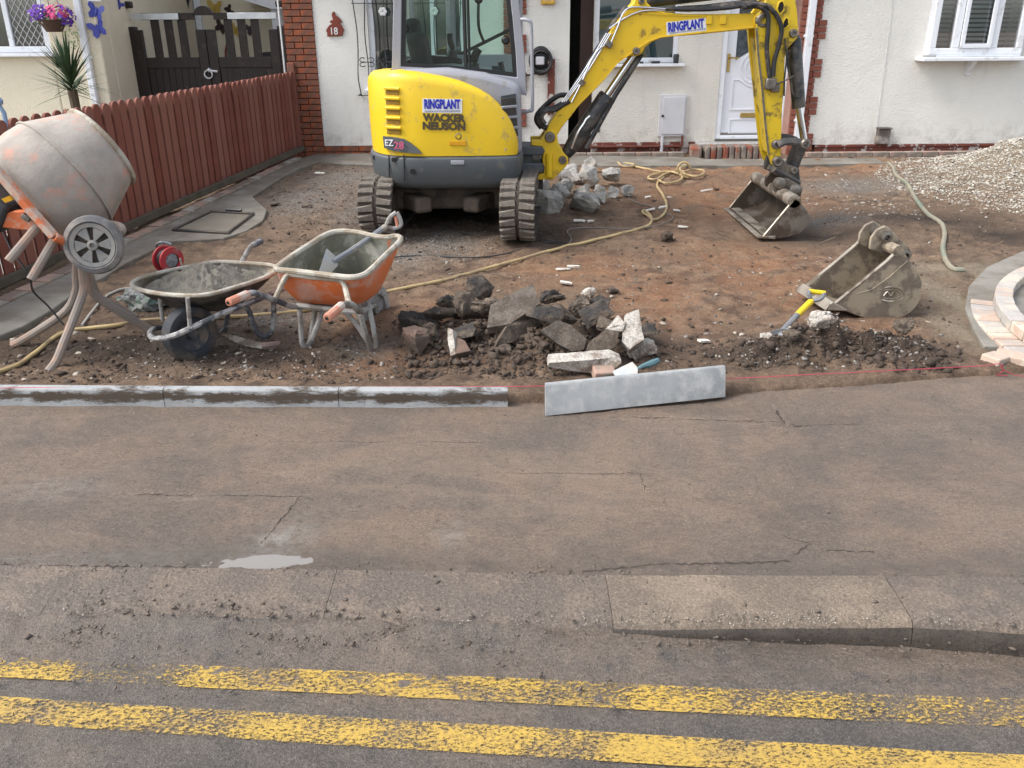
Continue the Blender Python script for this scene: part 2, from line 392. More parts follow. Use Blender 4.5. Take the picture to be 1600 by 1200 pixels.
c = t.mix(t.math('MULTIPLY', t.attr('pale'), t.ramp(t.noise(18, 8, .7), .35, .62)), c, (.3, .28, .25))
fine = t.noise(230, 5, .8); med = t.noise(34, 10, .78, stretch=(.7, 1.3, 1)); c = t.mix(t.ramp(fine, .5, .38, 0, .7), c, (.055, .044, .036)); c = t.mix(t.ramp(fine, .53, .66, 0, .55), c, (.36, .3, .25)); c = t.mix(t.ramp(med, .46, .36, 0, .65), c, (.07, .056, .046))
vo = t.vor(70); c = t.mix(t.ramp(vo.outputs['Distance'], .0, .1, .6, 0.), c, (.4, .36, .31))
nb = t.bump(med, .7, .02); nb = t.bump(g8, .8, .006, nb); wet = t.attr('wet')
rg = t.math('SUBTRACT', t.ramp(n1, .35, .65, .42, .64), t.math('MULTIPLY', wet, .28))
M['path'] = t.done(t.mix(t.math('MULTIPLY', wet, .6), c, (.105, .087, .072)), rg, nb, spec=.42)
nx2, ny2 = 900, 200
xs2 = np.linspace(-4.2, 4.6, nx2); X2 = np.tile(xs2, (ny2, 1)); v2 = np.linspace(0, 1, ny2)
a0 = Yk(X2)-.025; a1 = Ye(X2)+.02; Y2 = a0 + v2[:, None]*(a1-a0)
Z2 = .0045*fbm(X2*1.6, Y2*2.4, 4, 41) + .0022*fbm(X2*5, Y2*14, 4, 43) + .0016*fbm(X2*22, Y2*22, 3, 47, .6) + Zk(X2)*(1-v2[:, None])**1.3
def crack(pts, d=.006, wd=.008, A=X2, B=Y2):
    """shallow ridge + groove along a polyline given in pixels (edge left by a trowel or board)"""
    o = 0; P = [G(*p) for p in pts]; jit = .012*fbm(A*9, B*9, 3, 77)
    for p, q in zip(P, P[1:]):
        dx, dy = q.x-p.x, q.y-p.y; L = math.hypot(dx, dy); s = np.clip(((A-p.x)*dx+(B-p.y)*dy)/L**2, 0, 1)
        dd = ((A-p.x)*dy-(B-p.y)*dx)/L + jit; ends = np.hypot(A-p.x-s*dx, B-p.y-s*dy); m_ = ends < .06
        o = o + m_*(-d*np.exp(-(dd/wd)**2) + .6*d*np.exp(-((dd-2.2*wd)/(1.6*wd))**2))
    return o
for pts in [[(985, 652), (1060, 655), (1225, 663), (1212, 642)], [(440, 690), (620, 692), (760, 692)], [(215, 770), (330, 772), (470, 776)], [(800, 740), (1000, 740)], [(1230, 668), (1340, 664)]]:
    Z2 += crack(pts)
pr = G(392, 881); pud = gauss(X2, Y2, pr.x-.015, pr.y+.012, .2, .04, .1)*(1+.35*fbm(X2*14, Y2*30, 3, 57)); Z2 -= .02*pud + .006*gauss(X2, Y2, pr.x+.06, pr.y+.015, .1, .04)
Z2 -= .035*np.exp(-((Y2-a0)/.016)**2)
edge2 = np.exp(-((Y2-a0-.05)/.04)**2); Z2 += edge2*.006*np.maximum(0, fbm(X2*7, Y2*7, 4, 51))*2
p1 = G(430, 850); p2 = G(140, 872); p3 = G(705, 835); p4 = G(90, 765)
pale = np.clip(gauss(X2, Y2, p1.x, p1.y, .09, .16, -.5) + .8*gauss(X2, Y2, p2.x, p2.y, .5, .05) + .5*gauss(X2, Y2, p3.x, p3.y, .05, .09)+.5*gauss(X2, Y2, p4.x, p4.y, .2, .1), 0, 1)
wetA = np.clip(gauss(X2, Y2, pr.x, pr.y, .5, .12) + .6*sstep(.1, -.05, Y2-a0-.1) + .45*sstep(-.2, -3, X2)*sstep(3.3, 2.6, Y2), 0, 1)
struct(gridobj('footpath', X2, Y2, Z2, M['path'], dict(pale=pale, wet=wetA)))
# sharp cracks and board marks in the muddy skin
M['crack'] = pm('crack_mud', (.035, .027, .022), (.06, .046, .037), scale=30, rough=.9)
def crack_strip(pix, wd=.0035, seed=1, m='crack'):
    r_ = random.Random(seed); P = [G(*p) for p in pix]; L1 = []; R1 = []
    for p, q_ in zip(P, P[1:]):
        n_ = max(4, int((q_-p).length/.012)); d_ = (q_-p).normalized(); sd = Vector((-d_.y, d_.x, 0))
        for k_ in range(n_):
            c_ = p.lerp(q_, k_/n_) + sd*r_.gauss(0, .0032); w_ = wd*max(.12, r_.gauss(.7, .45)); i_ = int(np.clip(round((c_.x-xs2[0])/(xs2[1]-xs2[0])), 0, nx2-1)); z_ = float(np.interp(c_.y, Y2[:, i_], Z2[:, i_]))+.0012
            L1.append(Vector((c_.x, c_.y, z_))+sd*w_); R1.append(Vector((c_.x, c_.y, z_))-sd*w_)
    b = MB(); b.add([v for pr2 in zip(L1, R1) for v in pr2], [(2*k_, 2*k_+1, 2*k_+3, 2*k_+2) for k_ in range(len(L1)-1)]); struct(b.build('crack', M[m]))
for i_, (pix, wd) in enumerate((([(985, 652), (1060, 655), (1150, 659), (1225, 663), (1212, 642)], .007), ([(470, 776), (440, 810), (405, 852)], .003), ([(1225, 845), (1265, 855), (1240, 878)], .0035), ([(440, 690), (620, 692), (760, 692)], .0025), ([(215, 770), (330, 772), (470, 776)], .003), ([(800, 740), (1000, 740), (1008, 770)], .0022), ([(1230, 668), (1345, 664)], .002), ([(1290, 868), (1370, 872)], .003), ([(910, 893), (1000, 889), (1140, 886), (1240, 884)], .005), ([(0, 882), (120, 884), (210, 886), (310, 887)], .005), ([(560, 902), (700, 897), (860, 893)], .0025))): crack_strip(pix, wd, i_)
# puddle with a ragged edge lying in the hollow by the kerb
b = MB(); b.add([(pr.x-.3, pr.y-.02, -.0075), (pr.x+.3, pr.y-.03, -.0075), (pr.x+.3, pr.y+.1, -.0075), (pr.x-.3, pr.y+.1, -.0075)], [(0, 1, 2, 3)])
t = NT('puddle_water'); M['puddle'] = t.done((.2, .185, .168), .06, t.bump(t.noise(9, 3), .03, .004), spec=.5); struct(b.build('puddle', M['puddle']))
# ---- road
t = NT('road_asphalt'); n1 = t.noise(1.6, 6, .6); n2 = t.noise(9, 8, .62); vo = t.vor(210); fine = t.noise(260, 4, .8)
c = t.mix(t.ramp(vo.outputs['Distance'], .1, .5), (.125, .116, .107), (.052, .048, .044)); c = t.mix(t.ramp(n2, .42, .62, 0, .6), c, (.12, .1, .082))
mud = t.math('MULTIPLY', t.attr('mud'), t.ramp(n2, .2, .5)); c = t.mix(mud, c, t.mix(t.ramp(n1, .35, .65), (.18, .135, .1), (.13, .104, .083)))
g8 = t.noise(100, 5, .9); c = t.mix(t.ramp(g8, .5, .4, 0, .7), c, (.03, .027, .024)); c = t.mix(t.ramp(g8, .54, .63, 0, .6), c, (.25, .22, .19)); c = t.mix(t.ramp(fine, .5, .38, 0, .6), c, (.03, .027, .025)); c = t.mix(t.ramp(fine, .54, .68, 0, .6), c, (.3, .27, .245))
nb = t.bump(vo.outputs['Distance'], .6, .004); nb = t.bump(g8, .7, .005, nb); nb2 = t.bump(t.noise(24, 11, .8), .75, .012, nb)
rg = t.ramp(t.noise(2.4, 5), .35, .62, .28, .56); M['road'] = t.done(c, rg, nb2, spec=.5)
X3 = np.tile(np.linspace(-4.2, 4.6, 700), (170, 1)); v3 = np.linspace(0, 1, 170); b0 = np.full_like(X3, .55); b1 = Yf(X3)+.02
Y3 = b0 + v3[:, None]*(b1-b0); Z3 = RZ - .03*sstep(.25, 1.1, X3)*np.exp(-((b1-Y3)/.22)**2) + .003*fbm(X3*2, Y3*3, 4, 61) + .0016*fbm(X3*25, Y3*25, 3, 63, .6)
fe = b1-Y3; mudA = np.clip(1.5-fe/.46+.35*fbm(X3*2.2, Y3*4, 3, 66), 0, 1)
Z3 += (.02*np.exp(-(fe/.11)**2)+.01*np.exp(-(fe/.05)**2)*np.maximum(0, fbm(X3*9, Y3*9, 4, 72)))*(1+.7*fbm(X3*6, Y3*8, 3, 71))*sstep(.6, -.3, X3) + .005*mudA*np.maximum(0, fbm(X3*16, Y3*16, 3, 73))
struct(gridobj('road', X3, Y3, Z3, M['road'], dict(mud=mudA)))
b = MB(); b.add([(-40, -30, RZ-.085), (40, -30, RZ-.085), (40, 1.6, RZ-.085), (-40, 2.6, RZ-.085)], [(0, 1, 2, 3)]); struct(b.build('road_beyond', M['road']))
for sx in (-1, 1):
    b = MB(); x0, x1 = (4.55, 40) if sx > 0 else (-40, -4.15)
    b.add([(x0, 2.0, -.02), (x1, 2.0, -.02), (x1, 4.6, 0), (x0, 4.6, 0)], [(0, 1, 2, 3)]); struct(b.build('footpath_beyond', M['path']))
# worn double yellow lines, a thin skin of paint over the stones
t = NT('yellow_line_paint'); nA = t.noise(5, 8, .68, stretch=(.8, 1.6, 1)); nB = t.noise(95, 8, .85, stretch=(.7, 1.2, 1)); nC = t.noise(1.4, 4)
wear = t.math('ADD', t.math('ADD', t.math('MULTIPLY', nA, .3), t.math('MULTIPLY', nB, .95)), t.math('MULTIPLY', nC, .12))
wear = t.math('ADD', wear, t.math('MULTIPLY', t.attr('worn'), .34)); k = t.ramp(wear, .715, .765)
col_ = t.mix(t.ramp(nB, .3, .7), (.5, .325, .045), (.27, .18, .055)); col_ = t.mix(t.ramp(nA, .42, .62, 0, .6), col_, (.27, .18, .075)); t.done(col_, .5, t.bump(nB, .5, .004))
tr = t.n('ShaderNodeBsdfTransparent'); mx = t.n('ShaderNodeMixShader'); t.l(k, mx.inputs[0]); t.l(t.b.outputs[0], mx.inputs[1]); t.l(tr.outputs[0], mx.inputs[2])
t.l(mx.outputs[0], t.t.nodes['Material Output'].inputs[0]); M['yline'] = t.m
def GR(px, py):
    d = ray(px, py); return CP + d*((RZ-CH)/d.z)
for k, (pl, ph) in enumerate((([(0, 1092), (500, 1118), (1000, 1146), (1600, 1183)], [(0, 1133), (500, 1163), (1000, 1192), (1600, 1231)]), ([(0, 1032), (500, 1045), (1000, 1066), (1600, 1098)], [(0, 1063), (500, 1083), (1000, 1106), (1600, 1142)]))):
    lo = [GR(*p) for p in ph]; hi = [GR(*p) for p in pl]
    xa = np.linspace(-3.9, 4.0, 260); A = np.polyfit([p.x for p in lo], [p.y for p in lo], 2 if k else 1); B = np.polyfit([p.x for p in hi], [p.y for p in hi], 1)
    A = np.polyfit([p.x for p in lo], [p.y for p in lo], 1)
    Xl = np.tile(xa, (6, 1)); w_ = np.linspace(0, 1, 6)[:, None]; Yl = np.polyval(A, Xl)*(1-w_) + np.polyval(B, Xl)*w_
    z_ = RZ + .003*fbm(Xl*2, Yl*3, 4, 61) + .0045
    if k: wn = np.interp(Xl, [-4, -1.35, -1.25, -1.05, -.9, .5, .9, 1.5], [.22, .2, .42, .36, .08, .12, .18, .3]) + .1*w_
    else: wn = np.interp(Xl, [-4, 0, .3, 1.5], [.04, .06, .02, .0]) + .12*np.abs(w_-.5)*2
    struct(gridobj('yellow_line', Xl, Yl, z_, M['yline'], dict(worn=wn)))
# ---- kerb stones, muddy, nearly flush at the crossing and rising to the right
M['kerb'] = pm('kerb_concrete', (.175, .135, .104), (.135, .107, .085), scale=3, rough=.6, bump=.9, bscale=45, bdist=.012, dirt=(.115, .094, .078), amt=.42, dscale=4, grit=95)
M['kerb2'] = pm('kerb_scrubbed', (.212, .168, .126), (.155, .124, .096), scale=2.5, rough=.7, bump=.9, bscale=70, bdist=.008, dirt=(.14, .11, .085), amt=.4, dscale=3, grit=110)
M['kerbshade'] = pm('kerb_face_shade', (.05, .041, .034), (.08, .065, .053), scale=9, rough=.55, bump=.6, bscale=60, grit=110)  # shade of the kerb step painted into the colour of its front faces
kt = bpy.data.objects.new('kerb', None); COL.objects.link(kt); struct(kt)
kx = 1.245
joints = [kx-.93*i for i in range(6, -1, -1)] + [kx+.93, kx+1.86, kx+2.79]
for i, (xa, xb) in enumerate(zip(joints, joints[1:])):
    g = .0022 if i > 5 else .001; rows = []
    for x in np.linspace(xa+g, xb-g, 24):
        yb, yf, zt = float(Yk(x)), float(Yf(x)), float(Zk(x)); j = .003*fbm(np.array([x*7.]), np.array([i*3.]), 3, 5)[0]
        rows.append([Vector((x, yb, -.12)), Vector((x, yb, zt+.001)), Vector((x, lerp(yb, yf, .35), zt+.002+j)), Vector((x, lerp(yb, yf, .7), zt-.002+j)), Vector((x, lerp(yb, yf, .9)+j, zt-.010)), Vector((x, yf+.008, zt-.026+j)), Vector((x, yf, min(zt-.05, -.04))), Vector((x, yf, -.12))])
    b = MB(); b.loft(rows); o = b.build('kerb_stone', M['kerb2'] if i in (5,) else M['kerb'], kt, ang=60)
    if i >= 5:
        o.data.materials.append(M['kerbshade'])
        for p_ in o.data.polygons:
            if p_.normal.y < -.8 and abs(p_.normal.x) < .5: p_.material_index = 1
# ---- mud crumbs and clods (too many to count)
def soil_pts(n, boxes, seed):
    r = np.random.default_rng(seed); out = []
    for k in range(n):
        px0, px1, py0, py1 = boxes[r.integers(len(boxes))]; p = G(r.uniform(px0, px1), r.uniform(py0, py1)); out.append((p.x, p.y, hz(p.x, p.y)))
    return out
M['clod'] = pm('clods', (.085, .06, .044), (.045, .033, .025), scale=9, rough=.9, bump=.6, bscale=60)
M['mudcrumb'] = pm('mud_crumb', (.15, .12, .095), (.09, .072, .058), scale=14, rough=.7, bump=.4)
M['stone'] = pm('stones', (.4, .36, .3), (.26, .22, .18), scale=14, rough=.85, bump=.3)
M['stone2'] = pm('grey_chips', (.3, .28, .26), (.17, .155, .14), scale=20, rough=.85)
r = np.random.default_rng(5)
pts = soil_pts(4200, [(620, 1040, 500, 600), (1040, 1500, 535, 590), (1150, 1480, 545, 585), (640, 880, 530, 600)], 1); struct(scatter('soil_clods', pts, np.clip(r.gamma(1.3, .0085, len(pts)), .004, .045), M['clod'], seed=2, flatz=.7, kinds=30), 'stuff')
pts = soil_pts(5200, [(0, 620, 470, 602), (0, 860, 560, 606), (600, 1500, 380, 580), (480, 1600, 260, 400), (420, 600, 260, 400)], 3); scatter('loose_crumbs', pts, np.clip(r.gamma(1.6, .006, len(pts)), .004, .03), M['clod'], seed=4, flatz=.6)
pts = soil_pts(2600, [(430, 620, 270, 400), (620, 780, 345, 410), (180, 620, 520, 600), (1250, 1460, 280, 345), (900, 1500, 400, 580), (1150, 1450, 530, 585)], 6); scatter('stone_chips', pts, np.clip(r.gamma(1.8, .0048, len(pts)), .003, .022), M['stone2'], seed=7)
pts = soil_pts(420, [(0, 620, 520, 600), (640, 1500, 400, 590), (1250, 1460, 290, 345)], 8); scatter('pale_stones', pts, np.clip(r.gamma(2, .007, len(pts)), .005, .03), M['stone'], seed=9)
def hz2(x, y):
    i_ = int(np.clip(round((x-xs2[0])/(xs2[1]-xs2[0])), 0, nx2-1)); return float(np.interp(y, Y2[:, i_], Z2[:, i_]))
def clump(x, y, s_): return fbm(np.array([x*s_]), np.array([y*s_]), 3, 91)[0]
pts = []; szs = []
while len(pts) < 5200:                                       # ragged mud left along the kerb and the gutter
    x = r.uniform(-2.4, 2.4); u_ = r.random()
    if u_ < .5: y = float(Yf(x)) + r.normal(-.02, .045)
    elif u_ < .75: y = float(Yk(x)) + r.normal(.0, .03)
    else: y = float(Yf(x)) + r.uniform(-.35, .3)
    dens = clump(x, y*2, 3.2) + (.25 if x < .3 else -.25)
    if r.random() > .15+.9*max(0, dens): continue
    z_ = hz2(x, y) if y > Yk(x) else (float(Zk(x)) if y > Yf(x)+.01 else RZ+.012*(x < .3)+.002)
    pts.append((x, y, z_)); szs.append(min(.013, max(.0012, r.gamma(1.3, .0026))))
scatter('mud_crumbs', pts, szs, M['mudcrumb'], seed=12, flatz=.5, kinds=24)
pts = []
for k in range(1100): x = r.uniform(-2.6, 3); y = r.uniform(float(Yk(x)), float(Ye(x))); pts.append((x, y, hz2(x, y)))
scatter('path_flecks', pts, np.clip(r.gamma(1.2, .0016, len(pts)), .0008, .007), M['clod'], seed=13, flatz=.4)
pts = []
for k in range(1500):
    x = r.normal(.75, .4) if r.random() < .6 else r.uniform(-2, 2.2); y = float(Yf(x)) + abs(r.normal(.03, .03)); pts.append((x, y, float(Zk(x))-.004))
scatter('kerb_grit', pts, np.clip(r.gamma(1.5, .0012, len(pts)), .0009, .005), M['stone'], seed=14)
# ---- heap of crushed stone at the right
M['heap'] = pm('crushed_stone', (.5, .465, .405), (.36, .335, .29), scale=20, rough=.9)
pts = []; sz = []
while len(pts) < 27000:
    x, y = 5.75+r.normal()*.9, 9.2+r.normal()*.95
    h = math.exp(-(((x-5.85)/.95)**2 + ((y-9.4)/.95)**2)**.85)
    if x > 6.5 or y > 11.4 or y < 6.5 or (h < .05 and r.random() > .06): continue
    pts.append((x, y, hz(x, y)+.004)); sz.append(min(.024, max(.004, r.gamma(1.8, .0048))))
hp = scatter('stone_heap', pts, sz, M['heap'], seed=21, flatz=.7); tag(hp, 'heap of pale crushed stone spilling in from the right', 'stone heap')
# ---- wet concrete haunching along the fence and the house, with the manhole pad
M['haunch'] = pm('fresh_mortar', (.25, .235, .205), (.19, .178, .155), scale=4, rough=.6, bump=.6, bscale=30, bdist=.01, dirt=(.15, .13, .105), amt=.38, dscale=3, edge=.25)
def slab(name, pix, dz, m, thick=.05):
    q = [G(px, py) for px, py in pix]; b = MB(); b.prism([(p.x, p.y, max(ter(p.y), 0)+dz) for p in q], (0, 0, -thick-.1)); return struct(b.build(name, m, None, bevel=.008))
slab('mortar_bed', [(-60, 512), (0, 487), (82, 447), (150, 410), (210, 380), (265, 355), (312, 331), (360, 309), (420, 279), (470, 252), (500, 243), (592, 244), (592, 262), (540, 260), (495, 258), (465, 268), (440, 282), (415, 298), (395, 312), (405, 322), (418, 333), (412, 350), (385, 367), (350, 378), (300, 381), (262, 383), (237, 398), (200, 416), (162, 440), (120, 463), (82, 492), (37, 518), (0, 533), (-60, 560)], .035, M['haunch'])
slab('mortar_bed', [(890, 246), (1088, 249), (1100, 252), (1200, 252), (1280, 251), (1600, 247), (1600, 254), (1380, 258), (1200, 262), (1040, 262), (940, 262), (890, 260)], .03, M['haunch'])
slab('mortar_bed', [(1600, 398), (1540, 425), (1512, 455), (1506, 490), (1520, 525), (1535, 550), (1580, 552), (1600, 500)], .04, M['haunch'])
# ================================================================ HOUSES
YL, YM, YR = 11.75, 11.78, 11.52
def rough_render(name, c1, c2, amt=.2, dirt=(.5, .47, .4)):
    t = NT(name); n1 = t.noise(1.2, 6); n2 = t.noise(55, 5, .6); c = t.mix(t.ramp(n1, .35, .65), c1, c2)
    c = t.mix(t.ramp(t.noise(3, 8, .65), .58, .8, 0, amt), c, dirt)
    sp = t.n('ShaderNodeSeparateXYZ'); t.l(t.tc.outputs['Object'], sp.inputs[0]); low = t.ramp(sp.outputs[2], .55, .08, 0, 1.); c = t.mix(t.math('MULTIPLY', low, t.ramp(t.noise(7, 9, .7), .44, .64, 0, .42)), c, (.36, .31, .25)); c = t.mix(t.ramp(t.noise(2.2, 8, .7, stretch=(2.2, 1, .35)), .54, .7, 0, .16), c, (.4, .38, .34))
    return t.done(c, .9, t.bump(n2, .9, .016, t.bump(t.noise(14, 4), .35, .012)), spec=.2)
M['wall'] = rough_render('white_roughcast', (.83, .81, .755), (.77, .755, .71))
M['wall2'] = rough_render('cream_roughcast', (.78, .7, .54), (.72, .65, .5), .12)
M['wallin'] = rough_render('porch_render', (.78, .745, .665), (.72, .69, .63))
M['brick'] = pm('red_brick', (.33, .094, .042), (.26, .073, .035), scale=18, rough=.85, bump=.5, bscale=120, rnd=(.21, .068, .04), rndamt=.75, dirt=(.16, .075, .05), amt=.3, dscale=9)
M['quoin'] = pm('painted_quoin', (.24, .068, .042), (.2, .06, .04), scale=18, rough=.75, bump=.4, bscale=90, rnd=(.27, .1, .07), rndamt=.6)
M['mortar'] = pm('brick_mortar', (.3, .17, .12), (.24, .13, .095), scale=20, rough=.95, bump=.4)
M['mortar2'] = pm('pale_joint', (.42, .25, .2), (.36, .2, .16), scale=20, rough=.95, bump=.3)
M['redband'] = pm('red_plinth_paint', (.2, .055, .035), (.13, .04, .03), scale=5, rough=.7, bump=.5, bscale=40, dirt=(.5, .45, .42), amt=.24, dscale=8, edge=.03)
M['upvc'] = pm('white_upvc', (.8, .82, .86), (.77, .79, .83), rough=.3, dirt=(.6, .6, .6), amt=.15, spec=.5)
M['doorw'] = pm('white_door', (.8, .82, .86), (.77, .79, .84), rough=.28, spec=.5)
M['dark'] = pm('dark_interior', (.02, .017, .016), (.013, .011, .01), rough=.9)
M['brownwood'] = pm('brown_timber', (.045, .02, .015), (.03, .014, .011), rough=.6, scale=3)
M['pane'] = glass('window_glass', (.75, .8, .8), 4.5)
M['brass'] = pm('brass', (.6, .43, .16), (.5, .35, .12), rough=.32, metal=1)
M['iron'] = pm('black_iron', (.05, .05, .055), (.08, .08, .085), rough=.45, metal=.6)
M['whitepaint'] = pm('white_paint', (.78, .78, .77), rough=.5)
M['greybox'] = pm('meter_box', (.6, .6, .62), (.55, .55, .57), rough=.5)
M['concrete'] = pm('sill_concrete', (.45, .44, .42), rough=.85, bump=.3)
BR = {}
def brick_mesh(wd, m, h=.065, d=.06):
    k = (round(wd, 3), m.name, h, d)
    if k not in BR:
        bm = bmesh.new(); bmesh.ops.create_cube(bm, size=1)
        for v in bm.verts: v.co = (v.co.x*wd, v.co.y*d, v.co.z*h)
        bmesh.ops.bevel(bm, geom=bm.edges, offset=.004, segments=1, affect='EDGES')
        me = bpy.data.meshes.new('brick'); bm.to_mesh(me); bm.free(); me.materials.append(m); BR[k] = me
    return BR[k]
def brick_run(parent, x0, x1, z, Y, m, first=None, proud=.012, h=.065, axis='x'):
    """one course of bricks between x0 and x1, each its own piece"""
    x = x0; L = parent.location; w_ = first if first else .215
    while x < x1-.02:
        wd = min(w_, x1-x); wd = x1-x if x1-x-wd < .05 else wd
        link('brick', brick_mesh(wd, m, h), parent, Vector((x+wd/2, Y+.03-proud+random.uniform(-.002, .002), z+h/2))-L)
        x += wd+.01; w_ = .215
def wall_with_holes(b, x0, x1, z0, z1, holes, Y, d=.25):
    xs_ = sorted({x0, x1, *[h[0] for h in holes], *[h[1] for h in holes]})
    for a, c in zip(xs_, xs_[1:]):
        hs_ = sorted([h for h in holes if h[0] <= a+1e-6 and h[1] >= c-1e-6], key=lambda h: h[2]); z = z0
        for h in hs_:
            if h[2] > z: b.box(((a+c)/2, Y+d/2, (z+h[2])/2), (c-a, d, h[2]-z))
            z = h[3]
        if z < z1: b.box(((a+c)/2, Y+d/2, (z+z1)/2), (c-a, d, z1-z))
house = thing('bungalow', 'white roughcast bungalow with red brick corner pillars and plinth, behind the excavator', 'house', (0, YL, .16))
Xl0, Xl1 = V(452, 120, YL).x, V(497, 114, YL).x
zp = V(507, 228, YL).z; TOP = 2.95
Xq0, Xq1, Xd0, Xd1 = V(787, 60, YL).x, V(812, 60, YL).x, V(889, 120, YL).x, V(926, 150, YL).x
# window behind the ironwork
wx0, wx1, wz0, wz1 = V(577, 80, YL).x, V(727, 60, YL).x, V(590, 138, YL).z, 2.35
b = MB(); wall_with_holes(b, Xl1, Xd0, zp, TOP, [(wx0, wx1, wz0, wz1)], YL); b.build('wall', M['wall'], house)
b = MB(); b.box(((Xl0+Xl1)/2, YL+.13, TOP/2), (Xl1-Xl0-.004, .2, TOP)); b.box(((Xl1+Xd0)/2, YL+.132, zp/2), (Xd0-Xl1, .2, zp)); b.build('mortar_core', M['mortar'], house)
k = 0; z = .15
while z < TOP-.07:
    brick_run(house, Xl0, Xl1, z, YL, M['brick'], .215 if k % 2 else .105, .02); k += 1; z += .075
for k, z in enumerate((zp-.074, zp-.149, zp-.224)): brick_run(house, Xl1+.006, V(835, 230, YL).x, z, YL, M['brick'], (.215, .105, .16)[k], .004)
k = 0; z = .3
while z < TOP-.07:                                            # toothed quoin beside the entrance
    n = (k // 3) % 2; b = None
    brick_run(house, Xq0, Xq1 + (.085 if n else 0), z, YL, M['quoin'], .105 if k % 2 else .215, .037); k += 1; z += .075
# roof edge above the picture
M['rooftile'] = pm('roof_tiles', (.16, .1, .08), (.12, .08, .065), rough=.85, bump=.5, scale=10); M['gutter'] = M['upvc']
b = MB(); b.add([(Xl0-.25, YR-.28, TOP-.02), (8.2, YR-.28, TOP-.02), (8.2, YR+4.5, TOP+2.3), (Xl0-.25, YR+4.5, TOP+2.3), (Xl0-.25, YR-.28, TOP+.1), (8.2, YR-.28, TOP+.1), (8.2, YR+4.5, TOP+2.45), (Xl0-.25, YR+4.5, TOP+2.45)], [(0, 1, 2, 3), (4, 7, 6, 5), (0, 4, 5, 1), (1, 5, 6, 2), (2, 6, 7, 3), (3, 7, 4, 0)]); b.build('roof', M['rooftile'], house)
def window(parent, x0, x1, z0, z1, Y, mull=(), fr=.06, sill=True, inner=None, rec=.05):
    """white framed window: frame, opening lights, panes and a sill"""
    w_ = MB(); yc = Y+rec
    def bar(a, c, e, f): w_.box(((a+c)/2, yc+.03, (e+f)/2), (c-a, .06, f-e))
    bar(x0, x1, z0, z0+fr); bar(x0, x1, z1-fr, z1); bar(x0, x0+fr, z0+fr, z1-fr); bar(x1-fr, x1, z0+fr, z1-fr)
    for m_ in mull: bar(m_-.03, m_+.03, z0+fr, z1-fr)
    o = w_.build('window', M['upvc'], parent, bevel=.006); edges = [x0+fr] + [q for m_ in mull for q in (m_-.03, m_+.03)] + [x1-fr]
    for a, c in zip(edges[::2], edges[1::2]):
        p = MB(); p.box(((a+c)/2, yc+.034, (z0+z1)/2), (c-a, .008, z1-z0-2*fr)); p.build('pane', M['pane'], o)
    if sill:
        s_ = MB(); s_.box(((x0+x1)/2, Y-.03, z0-.018), (x1-x0+.14, .2, .036)); s_.build('sill', M['upvc'], o, bevel=.006)
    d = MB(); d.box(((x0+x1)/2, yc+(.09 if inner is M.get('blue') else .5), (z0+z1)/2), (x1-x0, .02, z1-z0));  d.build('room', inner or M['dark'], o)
    return o
M['curtain'] = pm('curtain', (.2, .23, .24), (.13, .15, .16), scale=5, rough=.9)
window(house, wx0, wx1, wz0, wz1, YL, ((wx0*2+wx1)/3, (wx0+wx1*2)/3), .07, True, M['curtain'])
# wrought iron window guard: bellied bars, scrolls and white rosettes
gu = MB(); yg = YL-.09
bx = [V(p, 60, yg).x for p in (556, 572, 586, 601, 616, 640, 660, 680, 700, 720)]
zb, zt = V(565, 149, yg).z, 2.3
for k, x in enumerate(bx):
    s_ = 1 if k % 2 else -1; pts = []
    for t_ in np.linspace(0, 1, 22):
        z = lerp(zb, zt, t_); bel = math.exp(-((t_-.16)/.1)**2); pts.append((x+.012*math.sin(t_*9)*s_ + (.02*(1-t_) if k == 0 else 0), yg-.06*bel, z))
    gu.tube(pts, .008, 6)
for z in (zb, zb+.3+.78): gu.box(((bx[0]+bx[-1])/2, yg, z), (bx[-1]-bx[0]+.05, .022, .01))
zs = V(580, 97, yg).z
for x in ((bx[1]+bx[2])/2-.06, (bx[3]+bx[4])/2, (bx[5]+bx[6])/2, (bx[7]+bx[8])/2):
    for sx in (-1, 1):
        for sz in (-1, 1): gu.tube([(x+sx*(.055+.035*math.cos(a)), yg-.03, zs+sz*(.028+.026*math.sin(a))) for a in np.linspace(-2.2, 2.6, 12)], .006, 5)
    gu.tube([(x-.05, yg-.03, zs), (x+.05, yg-.03, zs)], .006, 5)
for x in (bx[0], bx[-1]): gu.tube([(x, yg, zb+.006), (x, YL+.01, zb+.006)], .009, 6)
gi = gu.build('window_guard', M['iron'], house)
for x in ((bx[3]), bx[7]):
    ro = MB()
    for a in np.linspace(0, 6.28, 7)[:-1]: ro.lathe([(.0, 0), (.022, .004), (.024, .012), (.0, .02)], (x+.03*math.cos(a), yg-.03, V(601, 18, yg).z+.03*math.sin(a)), (0, -1, 0), 8)
    ro.build('rosette', M['whitepaint'], gi)
# entrance recess, dark, with its brown door leaf
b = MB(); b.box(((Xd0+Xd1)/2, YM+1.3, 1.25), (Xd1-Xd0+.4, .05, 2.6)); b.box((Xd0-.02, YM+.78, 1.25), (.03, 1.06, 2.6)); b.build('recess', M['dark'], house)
b = MB(); b.box((Xd1-.09, YM+.1, 1.32), (.16, .04, 2.3), (0, 0, .1)); b.build('recess_door', M['brownwood'], house, bevel=.005)
